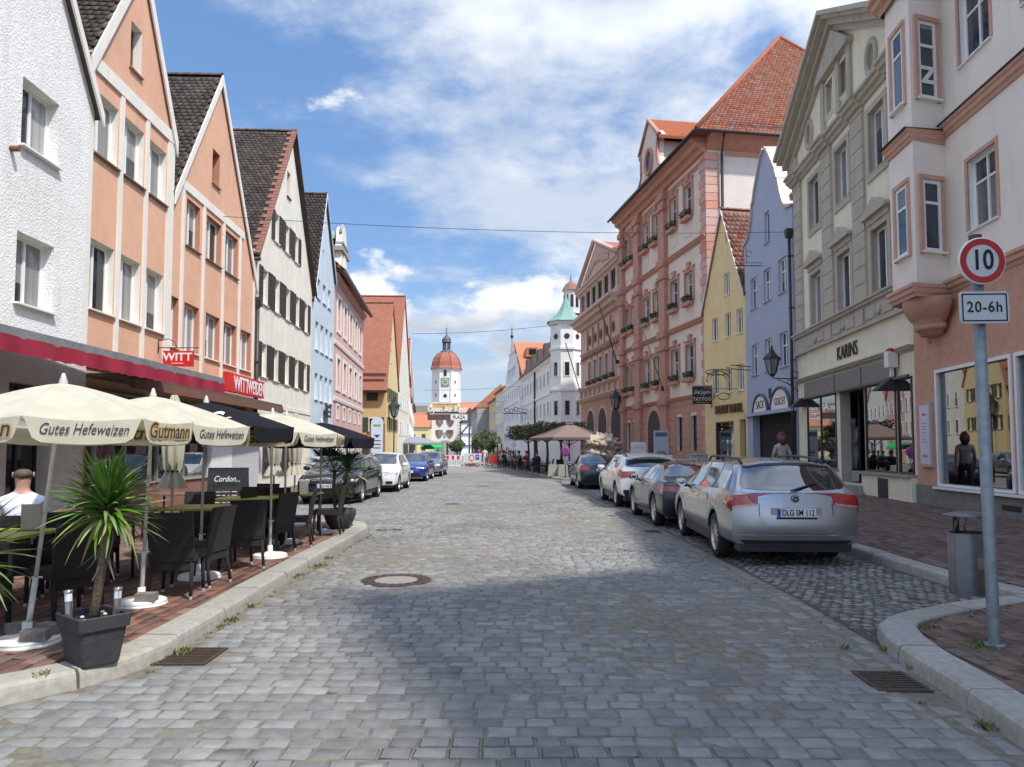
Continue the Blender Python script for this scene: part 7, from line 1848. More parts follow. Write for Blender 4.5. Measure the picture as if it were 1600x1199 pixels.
def person(label, loc, rz, pose='stand', shirt=(.6, .6, .62), trousers=(.05, .06, .10), hair=(.05, .03, .02), bald=False, longhair=False, sleeves=.5, group=None, h=1.0, shoes=(.03, .03, .03), z=0., cat='person', gtype='person'):
  """a body grown over joints (x right, y forward, z up; face towards +y)"""
  sit = pose == 'sit'; walk = pose == 'walk'
  hip = .52 if sit else .93
  V = [(0, 0, hip)]; E = []; Rr = [(.15, .115)]
  def add(par, p_, r_): V.append(p_); Rr.append(r_); E.append((par, len(V) - 1)); return len(V) - 1
  lean = .05 if sit else .02
  w_ = add(0, (0, .0 + lean * .3, hip + .18), (.135, .10)); ch = add(w_, (0, lean * .6, hip + .38), (.16, .115)); sh = add(ch, (0, lean * .8, hip + .50), (.13, .09)); nk = add(sh, (0, lean + .01, hip + .575), .055)
  hd0 = add(nk, (0, lean + .02, hip + .64), (.07, .078)); hd1 = add(hd0, (0, lean + .035, hip + .73), (.083, .1)); hd2 = add(hd1, (0, lean + .03, hip + .80), (.072, .085))
  seg = {}
  for sg in (-1, 1):
    a = add(sh, (sg * .17, lean * .7, hip + .475), .062)
    if sit: e = add(a, (sg * .235, .08, hip + .24), .045); f = add(e, (sg * .17, .31, hip + .22), .036); hn = add(f, (sg * .14, .39, hip + .225), (.034, .026)); k = add(0, (sg * .11, .10, hip - .01), .09); kn = add(k, (sg * .13, .44, hip - .02), .068); an = add(kn, (sg * .13, .40, .10), .042); ft = add(an, (sg * .135, .53, .04), (.038, .03))
    else:
      sw = .22 * sg if walk else .03
      e = add(a, (sg * .22, -sw * .4, hip + .22), .045); f = add(e, (sg * .235, -sw * .9 + .05, hip - .01), .034); hn = add(f, (sg * .23, -sw * 1.1 + .08, hip - .09), (.034, .024))
      k = add(0, (sg * .095, sw * .1, hip - .10), .092); kn = add(k, (sg * .10, sw * .6 + .02, .50), .062); an = add(kn, (sg * .10, sw * 1.1 - (.12 if walk and sg < 0 else 0), .10), .042); ft = add(an, (sg * .11, sw * 1.1 + .13 - (.12 if walk and sg < 0 else 0), .035), (.038, .028))
    for q in range(4):   # fingers
      fx = (q - 1.5) * .017; b = V[hn]
      add(hn, (b[0] + fx, b[1] + (.085 if sit else .025) - abs(q - 1.4) * .008, b[2] - (.01 if sit else .085) + abs(q - 1.4) * .006), .0095)
    b = V[hn]; add(hn, (b[0] - sg * .04, b[1] + .04, b[2] - (.0 if sit else .04)), .011)
  V = [tuple(c * h for c in v) for v in V]; Rr = [tuple(q * h for q in r_) if isinstance(r_, tuple) else r_ * h for r_ in Rr]
  ms = [mat('cloth_%d%d%d' % tuple(int(q * 100) for q in shirt), shirt, rough=.85, bump=.4, bscale=30), mat('cloth_%d%d%d' % tuple(int(q * 100) for q in trousers), trousers, rough=.85), M_skin, mat('cloth_%d%d%d' % tuple(int(q * 100) for q in shoes), shoes, rough=.6)]
  headE = {3, 4, 5, 6}
  def matof(k, t_, c):
    a, b = E[k]
    zz_ = c.z / h
    if k in headE: return 2 if zz_ > hip + .555 else 0
    if k <= 2: return 0 if zz_ > hip + .02 else 1
    kk = (k - 7) % 13
    if kk == 0: return 0
    if kk == 1: return 0 if t_ < sleeves * 1.4 else 2
    if kk == 2: return 2 if sleeves < .9 else 0
    if kk == 3 or kk >= 8: return 2
    if kk in (4, 5, 6): return 1
    return 3
  me = skin_mesh(V, E, Rr, ms, matof, gtype, 2)
  t = thing(gtype, label, cat, (loc[0], loc[1], z), rz, group)
  b = obj('body', me, t)
  hz = (hip + .75) * h; hy = (lean + .03) * h
  hm = mat('hair_%d%d%d' % tuple(int(q * 100) for q in hair), hair, rough=.6, bump=.5, bscale=60)
  mb = MB()
  if bald: MB().sphere((0, hy - .03 * h, hz - .005 * h), .088 * h, 14, 10, (.98, .92, .62), .1).build('hair', hm, t)
  else:
    mb.sphere((0, hy - .022 * h, hz + .03 * h), .108 * h, 14, 10, (.90, .98, .92), .25)
    if longhair: mb.sphere((0, hy - .045 * h, hz - .02 * h), .125 * h, 14, 10, (.98, .80, 1.05), .5); mb.tube([(0, hy - .05, hz), (0, hy - .09, hz - .12), (0, hy - .09, hz - .22)], [.12 * h, .115 * h, .06 * h], 10)
    mb.build('hair', hm, t)
  fm = MB().tube([(0, hy + .085 * h, hz + .015), (0, hy + .112 * h, hz - .03)], [.008 * h, .016 * h], 6); fm.build('nose', M_skin, t)
  for sg in (-1, 1):
    MB().sphere((sg * .088 * h, hy, hz - .01), .026 * h, 8, 6, (.4, .8, 1.2)).build('ear', M_skin, t); MB().sphere((sg * .033 * h, hy + .083 * h, hz + .012), .011 * h, 8, 6).build('eye', M_black, t)
  MB().box(-.022 * h, .022 * h, hy + .085 * h, hy + .093 * h, hz - .066 * h, hz - .058 * h).build('mouth', mat('lips', (.3, .1, .09)), t)
  return t
# ================================================================== cafe terrace on the left
GZ = .113
M_canvas = None
def canvas(name, c, tr=.35):
  m = bpy.data.materials.new(name); m.use_nodes = True; t = NT(m.node_tree)
  for n in list(t.n): t.n.remove(n)
  o = t.node('ShaderNodeOutputMaterial'); d_ = t.node('ShaderNodeBsdfDiffuse'); r_ = t.node('ShaderNodeBsdfTranslucent'); mx = t.node('ShaderNodeMixShader')
  geo = t.node('ShaderNodeNewGeometry'); n = t.ramp(t.noise(geo.outputs['Position'], 5., 4.), .3, .7, .9, 1.04)
  col = t.mix(1., (*c, 1.), t.mix(n, (0, 0, 0), (1, 1, 1)), 'MULTIPLY')
  t.link(col, d_.inputs[0]); t.link(col, r_.inputs[0]); mx.inputs[0].default_value = tr
  b = t.node('ShaderNodeBump'); b.inputs['Strength'].default_value = .35; b.inputs['Distance'].default_value = .02; t.link(t.noise(geo.outputs['Position'], 9., 3.), b.inputs['Height']); t.link(b.outputs[0], d_.inputs['Normal'])
  t.link(d_.outputs[0], mx.inputs[1]); t.link(r_.outputs[0], mx.inputs[2]); t.link(mx.outputs[0], o.inputs[0])
  return m
M_cream_cv = canvas('canvas_cream', (.68, .64, .50)); M_black_cv = canvas('canvas_black', (.022, .022, .026), .05)
M_pole = mat('pole_white', (.62, .61, .57), (.5, .49, .46), scale=9, rough=.45)
M_base = mat('base_white', (.80, .80, .78), (.72, .72, .70), rough=.5)
M_ink_gold = mat('ink_gold', (.50, .34, .12)); M_inkd = mat('ink_dark', (.03, .035, .06))
def parasol(x, y, rot0, label, R_=.94, zt=2.12, zr=1.82, cv=None, txt=True, tilt=(.0, .0), grp='parasols on the cafe terrace', lx=0., n=8, panels=None):
  cv = cv or M_cream_cv
  t = thing('parasol', label, 'parasol', (x, y, GZ), 0, grp)
  H_ = zt - GZ; hr = zr - GZ
  top = Vector((tilt[0], tilt[1], H_)); kx, ky = tilt[0] / H_, tilt[1] / H_
  MB().tube([(0, 0, .05), (kx * .5, ky * .5, .5)], .021, 10).tube([(kx * .5, ky * .5, .5), tuple(top)], .016, 10).build('pole', M_pole, t)
  MB().tube([(kx * .5 - .03, ky * .5, .5), (kx * .5 + .05, ky * .5, .5)], .008, 6).build('clamp_knob', M_pole, t)
  MB().lathe([(.0, .075), (.05, .075), (.07, .055), (.20, .05), (.225, .04), (.23, .028), (.225, .024), (.235, .018), (.235, .0)], 36).lathe([(.035, .07), (.035, .16), (.0, .16)], 12).build('base', M_base, t)
  MB().lathe([(.03, -.02), (.032, .01), (.018, .05), (.012, .075), (.0, .08)], 12, c=tuple(top)).build('finial', M_pole, t)
  cn = lambda th, f, drop: (top.x + math.sin(th) * R_ * f, top.y - math.cos(th) * R_ * f, drop)
  mb = MB(); nr = 8; per = 6
  A = [rot0 + 2 * math.pi * k / n for k in range(n + 1)]
  def pt(k, s_, f):
    a, b = A[k], A[k + 1]; p1 = Vector(cn(a, f, 0)); p2 = Vector(cn(b, f, 0)); p_ = p1.lerp(p2, s_)
    z_ = lerp(H_, hr, f ** 1.28 if f > 0 else 0); z_ -= .045 * math.sin(math.pi * s_) * f * (1 - .4 * f)
    return (p_.x, p_.y, z_ - math.sin(math.pi * f) * 0)
  for k in range(n): mb.grid([[pt(k, q / per, f / nr) for q in range(per + 1)] for f in range(nr + 1)], flip=False)
  can = mb.build('canopy', cv, t)
  for k in range(n):
    a = A[k]; MB().tube([tuple(Vector(pt(k, 0, f / 5)) - Vector((0, 0, .012))) for f in range(6)], .006, 5).build('rib', M_pole, t)
    MB().tube([(top.x * .8, top.y * .8, H_ - .42), tuple(Vector(pt(k, 0, .55)) - Vector((0, 0, .015)))], .006, 5).build('strut', M_pole, t)
    # valance: hangs down from the rim, the corners rounded off
    rows = []; ns = 14
    for q in range(ns + 1):
      s_ = q / ns; p_ = Vector(pt(k, s_, 1.)); e = min(s_, 1 - s_)
      L_ = .165 * min(1., (e / .10) ** .5) if e < .10 else .165
      wv = .008 * math.sin(s_ * 14 + k); out_ = Vector((math.sin((A[k] + A[k + 1]) / 2), -math.cos((A[k] + A[k + 1]) / 2), 0))
      rows.append([tuple(p_ + out_ * (.012 + wv * j / 6) + Vector((0, 0, -L_ * j / 3 + .004))) for j in range(4)])
    va = MB().grid(rows, flip=True).build('valance', cv, t)
    if txt:
      am = (A[k] + A[k + 1]) / 2; p1, p2 = Vector(pt(k, 0, 1)), Vector(pt(k, 1, 1)); mid = (p1 + p2) / 2; zc = hr - .085
      word = ('Gutes Hefeweizen', 'Gutmann')[(k + (panels or 0)) % 2]
      for lay in ((0,) if k % 2 == (panels or 0) % 2 else (1, 0)):
        if (k + (panels or 0)) % 2 == 0: tx = text(word, .112, va, (mid.x + math.sin(am) * .0185, mid.y - math.cos(am) * .0185, zc), (math.pi / 2, 0, am), M_inkd, shear=.35, sx=.66, ext=.001)
        else: tx = text(word, .165, va, (mid.x + math.sin(am) * (.0175 + .0015 * (1 - lay)), mid.y - math.cos(am) * (.0175 + .0015 * (1 - lay)), zc), (math.pi / 2, 0, am), M_ink_gold if lay else M_inkd, shear=.2, sx=.92, ext=.001, offset=.011 if lay else .001)
  return t
P1 = parasol(-3.73, 5.70, R(18), 'nearest cream parasol, its leaning pole weighted with stone blocks', tilt=(.20, .02), panels=0)
parasol(-3.57, 7.12, R(45), 'second cream parasol from the camera, behind the square planter', tilt=(.05, .02), panels=0)
bp = parasol(-3.62, 8.55, R(5), 'black parasol with a white emblem between the cream ones', cv=M_black_cv, txt=False, tilt=(.03, 0), R_=1.0, zt=2.15, zr=1.86)
mb = MB()
for k in range(9): a = -.5 + k * .13; mb.box(a * .28 - .015, a * .28 + .02, -.62 - .01 * k, -.60 - .01 * k, 1.80 + .02 * math.sin(k * 1.9), 1.84 + .03 * math.sin(k * 1.3))
em = text('Ss', .34, bp, (.36, -.60, 1.80), (R(52), 0, R(25)), M_signwhite, shear=.6, ext=.001, name='emblem')
parasol(-3.35, 10.2, R(38), 'fourth parasol, cream, over the middle tables', zt=2.10, panels=0)
parasol(-3.62, 11.7, R(30), 'fifth parasol, cream with a rippled valance', zt=2.14, panels=0)
p6 = parasol(-3.42, 13.1, R(0), 'last parasol of the terrace, black with a pale edge', cv=M_black_cv, txt=False, zt=2.08, zr=1.80)

def closed_parasol(x, y, label, zt=2.2):
  t = thing('closed_parasol', label, 'parasol', (x, y, GZ), 0, 'closed parasols on the cafe terrace')
  MB().tube([(0, 0, 0), (0, 0, zt)], .018, 8).build('pole', M_pole, t); MB().lathe([(.0, .05), (.2, .05), (.22, .03), (.22, 0)], 28).build('base', M_base, t)
  rows = []
  for z_, r_ in ((zt, .03), (zt - .15, .08), (zt - .6, .12), (zt - .95, .10), (zt - 1.0, .075), (zt - 1.06, .10), (zt - 1.22, .16)):
    rows.append([(r_ * (1 + .32 * math.sin(a * 8 + z_)) * math.cos(a), r_ * (1 + .32 * math.sin(a * 8 + z_)) * math.sin(a), z_ - GZ * 0) for a in np.linspace(0, 2 * math.pi, 41)])
  MB().grid(rows, flip=False).build('furled_canopy', M_cream_cv, t)
  MB().lathe([(.085, -.015), (.085, .015)], 20, c=(0, 0, zt - 1.0)).build('strap', M_inkd, t)
  return t
closed_parasol(-4.45, 9.6, 'furled cream parasol hanging behind the square planter')
closed_parasol(-4.55, 14.0, 'furled cream parasol at the far end of the terrace, left one')
closed_parasol(-4.3, 14.5, 'furled cream parasol at the far end of the terrace, right one')
# stone blocks that weigh the bases
M_block = mat('concrete_block', (.27, .25, .22), (.2, .19, .17), scale=20, rough=.95, bump=.8, bscale=90)
def block(x, y, rz, label, z=.07):
  t = MB().box(-.09, .09, -.055, .055, 0, .075).build('paving_block', M_block, None, (x, y, GZ + z), (0, 0, rz)); tag(t, label, 'stone block'); return t
block(-3.60, 5.60, .2, 'grey stone block lying on the nearest parasol base', .052); block(-3.62, 5.80, -.3, 'grey stone block at the back of the nearest parasol base', .052); block(-3.87, 5.83, .9, 'grey stone block left of the nearest parasol pole', .052)
block(-3.47, 7.02, .1, 'stone block on the second parasol base', .052)

# rattan chairs
M_rattan = mat('rattan_black', (.016, .015, .016), (.028, .026, .025), scale=60, rough=.7, bump=.9, bscale=220)
M_foot = mat('chair_foot', (.45, .43, .4), rough=.4)
def make_chair():
  t = thing('chair', '', 'chair', (0, 0, 0), 0, 'black rattan chairs on the cafe terrace')
  MB().box(-.22, .22, -.22, .22, .37, .45).build('seat', M_rattan, t)
  rows = [[(x, -.205 - .03 * s_ - .05 * s_ * s_ + .02 * math.cos(x * 5), .40 + .46 * s_) for x in np.linspace(-.215, .215, 7)] for s_ in np.linspace(0, 1, 7)]
  rows2 = [[(a, b - .035, c) for a, b, c in r_] for r_ in rows]
  mb = MB(); mb.grid(rows, flip=True); mb.grid(rows2, flip=False); mb.grid([rows[-1], rows2[-1]], flip=True); mb.grid([[r_[0] for r_ in rows], [r_[0] for r_ in rows2]], smooth=False); mb.grid([[r_[-1] for r_ in rows2], [r_[-1] for r_ in rows]], smooth=False)
  mb.build('backrest', M_rattan, t)
  MB().box(-.215, .215, -.205, -.185, .28, .37).build('skirt', M_rattan, t)
  for sx_ in (-1, 1):
    for sy in (-1, 1):
      l_ = MB().tube([(sx_ * .19, sy * .19, .37), (sx_ * .2, sy * (.2 + (.05 if sy < 0 else 0)), .03)], [.024, .017], 8).build('leg', M_rattan, t)
      MB().lathe([(.017, 0), (.017, .03)], 8, c=(sx_ * .2, sy * (.2 + (.05 if sy < 0 else 0)), 0)).build('foot', M_foot, l_)
  return t
# rotation: the sitter faces +y of the chair
chairs = [(-3.95, 6.55, 55, 'chair behind the square planter trunk, its back to the camera'), (-3.42, 7.55, 8, 'wide backed chair between the first two parasol poles'), (-3.45, 8.15, 80, 'chair seen from its side beside the third parasol pole'),
          (-3.42, 9.3, 38, 'chair angled towards the kerb in the middle of the terrace'), (-3.5, 10.75, 70, 'chair just beyond the fourth parasol pole'), (-3.35, 11.4, 100, 'chair beside the fifth parasol base'), (-3.9, 12.3, 10, 'high chair back before the black estate car'),
          (-3.2, 12.75, 95, 'last chair at the kerb before the round pot'), (-4.87, 7.2, 15, 'chair under the seated man in white'), (-4.6, 7.6, 20, 'chair left of the second parasol pole'), (-4.75, 8.4, 200, 'chair across the wooden table from the camera'),
          (-4.4, 9.9, 150, 'chair at the far side of the first green table'), (-4.6, 10.6, 185, 'chair behind the two green tables, near the chalkboard'), (-4.25, 12.0, 190, 'chair at the third green table, facing the camera'), (-4.5, 13.1, 170, 'chair near the far furled parasols'),
          (-5.7, 9.2, -90, 'chair against the shop wall near the wooden table'), (-5.6, 6.3, 90, 'chair at the left picture edge beneath the awning'), (-4.35, 5.9, 0, 'chair in front of the lime table by the first parasol'), (-3.75, 11.15, -100, 'chair at the left side of the middle table')]
proto = make_chair()
for i, (x, y, a, lab) in enumerate(chairs):
  if i == 0: proto.location = (x, y, GZ); proto.rotation_euler.z = R(a); proto['label'] = lab
  else: dup(proto, (x, y, GZ), R(a), lab)
# tables
M_lime = mat('table_lime', (.36, .38, .06), (.30, .32, .05), scale=3, rough=.45); M_wood = mat('table_wood', (.20, .11, .07), (.14, .08, .05), scale=2, rough=.6, stretch=(1, 8, 1))
def table(x, y, w_, l_, rz, m, label, grp=None):
  t = thing('table', label, 'table', (x, y, GZ), rz, grp)
  MB().box(-w_ / 2, w_ / 2, -l_ / 2, l_ / 2, .725, .75).build('tabletop', m, t)
  for sx_ in (-1, 1):
    for sy in (-1, 1): MB().tube([(sx_ * (w_ / 2 - .06), sy * (l_ / 2 - .06), .725), (sx_ * (w_ / 2 - .04), sy * (l_ / 2 - .04), 0)], .018, 8).build('leg', M_black, t)
  return t
gt = 'tables on the cafe terrace'
table(-4.55, 6.5, .75, .75, .05, M_lime, 'lime green table by the nearest parasol pole', gt); table(-4.02, 9.45, .8, .8, .1, M_lime, 'lime green table left of the third parasol pole', gt)
table(-4.05, 11.2, .85, .8, .0, M_lime, 'lime green table under the fourth parasol', gt); table(-4.95, 8.9, 1.2, .8, .0, M_wood, 'long brown wooden table before the shop window', gt)
table(-3.6, 12.3, .7, .7, 0, M_lime, 'small lime table among the farthest chairs', gt); table(-5.5, 12.4, 1.2, .8, 0, M_wood, 'brown table near the chalkboard', gt); table(-5.3, 6.9, .9, .7, 0, M_wood, 'dark table before the seated man in white', gt)
mc = thing('menu_card', 'white menu card standing on the small far table', 'menu card', (-3.45, 12.15, GZ + .75), .2); MB().prism([(-.07, 0), (.07, 0), (.0, .21)], -.07, .07, axis='x').build('card', M_signwhite, mc)
mc = thing('menu_stand', 'pale upright menu folder near the seated man', 'menu card', (-4.35, 6.65, GZ + .75), .3); MB().box(-.08, .08, -.01, .01, 0, .24).build('card', mat('menu_beige', (.4, .33, .27)), mc); MB().box(-.1, .1, -.04, .04, -.0, .012).build('foot', M_wood, mc)
# chalkboard
cb = thing('chalkboard', 'black A-board with chalk lettering before the white wall', 'chalkboard', (-5.15, 13.3, GZ), .12)
for sg in (1, -1):
  b = MB().box(-.31, .31, -.015, .015, 0, 1.12).build('board', mat('slate_board', (.02, .02, .022), (.035, .035, .036), scale=5, rough=.8), cb, (0, -.14 * sg * -1 * -1, 0), (R(7) * -sg, 0, 0))
  MB().box(-.35, -.31, -.02, .02, 0, 1.16).box(.31, .35, -.02, .02, 0, 1.16).box(-.31, .31, -.02, .02, 1.12, 1.16).build('frame', M_black, cb, (0, -.14 * sg, 0), (R(7) * -sg, 0, 0))
text('Cordon...', .15, cb, (0, -.10, .95), (R(83), 0, 0), M_signwhite, shear=.3, ext=.001, sx=.8)
for k in range(9):
  for q in range(3): MB().box(-.24 + q * .17, -.24 + q * .17 + random.uniform(.07, .14), -.004, 0, 0, .012).build('chalk_line', M_signwhite, cb, (0, -.125 + k * .0, .2 + k * .065), (R(-7), 0, 0))
# people at the cafe
person('bald man in a white t-shirt seated with his back to the camera', (-4.88, 7.30), R(28), 'sit', shirt=(.72, .74, .80), hair=(.1, .06, .04), bald=True, sleeves=.6, z=GZ - .03)
person('person in a dark red top seated in the shade beyond the man in white', (-4.75, 8.5), R(200), 'sit', shirt=(.10, .02, .02), hair=(.02, .015, .01), z=GZ - .03)

# ------------------------------------------------------------------ plants in pots
M_yl = [mat('yucca_green', (.06, .14, .02), (.11, .20, .035), scale=6, rough=.5, island=.4), mat('yucca_pale', (.25, .30, .09), (.32, .30, .12), scale=6, rough=.55, island=.3), mat('yucca_dry', (.30, .24, .14), (.22, .17, .09), scale=8, rough=.8)]
M_pot = mat('pot_anthracite', (.030, .032, .036), (.045, .046, .05), scale=14, rough=.7, bump=.3)
M_bark = mat('yucca_bark', (.26, .17, .10), (.15, .10, .065), scale=30, rough=.95, bump=1.2, bscale=70, stretch=(1, 1, 2.5))
M_soil = mat('soil', (.035, .024, .018), (.06, .045, .03), scale=30, rough=1., bump=1., bscale=60)
def leaf_mesh(L_, w_, bend, m, k):
  mb = MB(); n = 6; rows = []
  for i in range(n + 1):
    f = i / n; wd = w_ * (math.sin(min(1, f * 3.5) * math.pi / 2)) * (1 - f ** 2.5) + .0015
    x = L_ * f * math.cos(bend * f * .5); z_ = -L_ * f * math.sin(bend * f * .75)
    rows.append([(x, -wd, z_ + wd * .35), (x, 0, z_), (x, wd, z_ + wd * .35)])
  mb.grid(rows); return mb.mesh('leaf', [m])
def yucca(t, c, n, L_, ndry=4, w_=.017, spread=(-.25, 1.45)):
  pr = [[leaf_mesh(L_, w_, b, M_yl[0], i) for i, b in enumerate((.1, .35, .7))], [leaf_mesh(L_ * .9, w_, b, M_yl[1], i) for i, b in enumerate((.6, 1.2))], [leaf_mesh(L_ * .8, w_, 1.7, M_yl[2], 0)]]
  for k in range(n):
    f = k / n; el = lerp(spread[0], spread[1], f ** .8) + random.gauss(0, .13); az_ = k * 2.39996 + random.gauss(0, .15)
    g = pr[0] if random.random() > (.30 if f < .3 else .06) else pr[1]
    if k < ndry: g = pr[2]; el = -.9 + random.gauss(0, .2)
    me = random.choice(g); s_ = random.uniform(.8, 1.12) * (.78 if f > .85 else 1)
    obj('leaf', me, t, (c[0], c[1], c[2] + .13 * f), (random.gauss(0, .25), -el, az_)).scale = (s_, 1, 1)
def square_pot(x, y, rz, label, scale=1.):
  t = thing('potted_yucca', label, 'potted plant', (x, y, GZ), rz, 'potted plants on the terrace')
  s_ = scale; mb = MB(); rows = []
  def ring_(a, b, z_, r_=.03):
    pts = []
    for cx_, cy_, a0 in ((a - r_, b - r_, 0), (-a + r_, b - r_, 90), (-a + r_, -b + r_, 180), (a - r_, -b + r_, 270)):
      for q in (0, 30, 60, 90): pts.append((cx_ + r_ * math.cos(R(a0 + q)), cy_ + r_ * math.sin(R(a0 + q)), z_))
    return pts + [pts[0]]
  for a, z_ in ((.17, 0), (.175, .01), (.215, .245), (.235, .25), (.245, .335), (.235, .342), (.215, .335), (.21, .27)): rows.append(ring_(a * s_ * 1.0, a * .82 * s_, z_ * s_))
  mb.grid(rows, smooth=False, flip=True); mb.build('pot', M_pot, t)
  mb = MB(); mb.face(ring_(.21 * s_, .17 * s_, .30 * s_)[:-1]); mb.build('soil', M_soil, t)
  return t
t = square_pot(-2.95, 5.22, R(-38), 'tall yucca in a square anthracite planter with two steel solar lamps')
MB().tube([(0, 0, .28), (.02, .02, .5), (.03, .05, .72), (.05, .06, .93), (.05, .06, 1.06)], [.042, .036, .036, .045, .06], 14).build('trunk', M_bark, t)
yucca(t, (.05, .06, .99), 230, .46, ndry=9, w_=.017); t.scale = (.87, .87, 1.)
for k in range(8): MB().sphere((random.uniform(-.15, .15), random.uniform(-.12, .12), .31), .018, 6, 4, (1, 1, .6)).build('pebble', M_signwhite, t)
for x, y, tl, nm in ((-3.085, 5.16, -.06, 'left'), (-2.82, 5.27, .05, 'right')):
  s_ = thing('solar_lamp', f'stainless steel solar lamp stuck in the square planter, {nm} of the trunk', 'solar lamp', (x, y, GZ + .27), 0, 'solar lamps in the planter', rot=(0, tl, 0))
  st = mat('steel_brushed', (.55, .53, .5), (.4, .39, .37), scale=20, rough=.25, metal=.9)
  MB().lathe([(.026, 0), (.026, .16)], 16).build('tube', st, s_); MB().lathe([(.025, .16), (.025, .215)], 16).build('lamp_shade', mat('lamp_frost', (.7, .72, .74), rough=.2), s_); MB().lathe([(.028, .215), (.03, .235), (.0, .24)], 16).build('cap', st, s_)
t = thing('potted_yucca', 'yucca at the left picture edge spilling pale green leaves', 'potted plant', (-3.87, 5.16, GZ), .4, 'potted plants on the terrace')
MB().lathe([(.15, 0), (.19, .28), (.215, .285), (.22, .34), (.2, .34), (.19, .3), (0, .3)], 28).build('pot', M_pot, t); MB().tube([(0, 0, .28), (0, 0, .68)], .04, 12).build('trunk', M_bark, t)
yucca(t, (0, 0, .66), 110, .52, ndry=3)
t = thing('potted_palm', 'fan palm and yucca in a round black pot at the kerb corner', 'potted plant', (-3.25, 13.85, GZ), 0, 'potted plants on the terrace')
MB().lathe([(.16, 0), (.25, .12), (.30, .26), (.305, .36), (.28, .37), (.27, .33), (0, .33)], 28).build('pot', M_pot, t)
MB().tube([(.03, 0, .3), (.08, 0, .7), (.1, 0, 1.0)], .035, 10).tube([(-.08, 0, .3), (-.12, 0, .8), (-.1, 0, 1.1)], .03, 10).build('trunk', M_bark, t)
yucca(t, (.14, 0, 1.02), 110, .52, ndry=6); yucca(t, (.05, -.05, .45), 34, .36, ndry=4)
M_fan = mat('fan_palm_green', (.02, .05, .018), (.03, .07, .02), scale=6, rough=.6, island=.4)
for k in range(16):
  az_ = k * 2.4; el = random.uniform(.0, 1.2); d_ = Vector((math.cos(az_) * math.cos(el), math.sin(az_) * math.cos(el), math.sin(el))); c0 = Vector((-.10, 0, 1.05)); c1 = c0 + d_ * .38
  mb = MB().tube([tuple(c0), tuple(c1)], .006, 5); sd_ = d_.cross(Vector((0, 0, 1))).normalized()
  for q in range(11):
    a = (q - 5) * .26; v_ = (d_ * math.cos(a) + sd_ * math.sin(a)).normalized(); e = c1 + v_ * .34 - Vector((0, 0, .05)); pr_ = v_.cross(d_.cross(sd_)).normalized() * .018
    mb.face([c1, c1 + v_ * .13 + pr_, e, c1 + v_ * .13 - pr_])
  mb.build('palm_frond', M_fan, t)
# ================================================================== street furniture on the right
M_galv = mat('galvanised', (.27, .30, .31), (.20, .225, .235), scale=14, rough=.55, metal=.45, bump=.1)
M_sgrey = mat('sign_reflective', (.55, .57, .58), (.50, .52, .53), scale=60, rough=.45)
M_sred = mat('sign_ring_red', (.45, .012, .015), rough=.4)
t = thing('road_sign', 'galvanised post with a round 10 speed limit sign and a 20-6h plate', 'road sign', (3.68, 5.66, .11), 0, rot=(0, R(-.6), 0))
MB().lathe([(.043, 0), (.043, 3.11), (.0, 3.11)], 20).build('post', M_galv, t); MB().lathe([(.046, 3.09), (.046, 3.17), (.0, 3.175)], 20).build('cap', M_black, t)
MB().lathe([(.078, 0), (.078, .012), (.046, .014)], 24).lathe([(.047, .22), (.047, .24)], 20).build('collar', M_galv, t)
d_ = MB().lathe([(0, -.075), (.182, -.075), (.185, -.07), (.185, -.06), (0, -.06)], 48, c=(0, 0, 2.95), axis='y').build('speed_limit_disc', M_signwhite, t)
MB().lathe([(.175, -.0775), (.126, -.0775)], 48, c=(0, 0, 2.95), axis='y', smooth=False).build('red_ring', M_sred, d_)
mb = MB(); mb.disc((0, -.0765, 2.95), .127, 40, 'y'); mb.v = [(a, b, c) for a, b, c in mb.v]; mb.build('sign_face', M_sgrey, d_)
text('10', .222, d_, (0, -.080, 2.95), (math.pi / 2, 0, 0), M_ink, sx=.80, ext=.001, offset=.003)
pl_ = MB().prism([(-.19 + .02, -.125), (.17, -.125), (.185, -.11), (.19, -.095), (.19, .095), (.185, .11), (.17, .125), (-.17, .125), (-.185, .11), (-.19, .095), (-.19, -.095), (-.185, -.11)], -.075, -.06).build('time_plate', M_sgrey, t, (.0, 0, 2.585))
mb = MB(); e = .012; mb.box(-.175, .175, -.0775, -.076, .098, .108).box(-.175, .175, -.0775, -.076, -.108, -.098).box(-.175, -.165, -.0775, -.076, -.098, .098).box(.165, .175, -.0775, -.076, -.098, .098); mb.build('plate_border', M_ink, pl_)
text('20-6h', .118, pl_, (0, -.0785, .0), (math.pi / 2, 0, 0), M_ink, sx=.92, ext=.001, offset=.001, space=1.12)
for z_ in (2.83, 3.05, 2.50, 2.66): MB().box(-.05, .05, -.06, .05, z_ - .012, z_ + .012).build('clamp', M_galv, t)
b = thing('litter_bin', 'grey steel litter bin with a round rain lid clamped to the sign post', 'litter bin', (3.66, 5.90, .11), R(12))
M_bin = mat('bin_grey', (.16, .155, .15), (.125, .122, .12), scale=10, rough=.45, metal=.4)
rows = [[(math.cos(a) * .165, math.sin(a) * .125, z_) for a in np.linspace(0, 2 * math.pi, 33)] for z_ in (.34, .35, .82, .825)]
rows[-1] = [(a * .96, b_ * .96, c) for a, b_, c in rows[-1]]; rows.append([(a * .94, b_ * .94, .70) for a, b_, c in rows[-1]])
mb = MB(); mb.grid(rows, smooth=True); mb.face(rows[0][:-1][::-1]); mb.build('bin_body', M_bin, b); MB().face([(math.cos(a) * .155, math.sin(a) * .115, .70) for a in np.linspace(0, 2 * math.pi, 24)[:-1]]).build('inside', M_black, b)
MB().lathe([(.0, .995), (.10, .985), (.175, .965), (.18, .955), (.0, .955)], 32).build('rain_lid', M_bin, b)
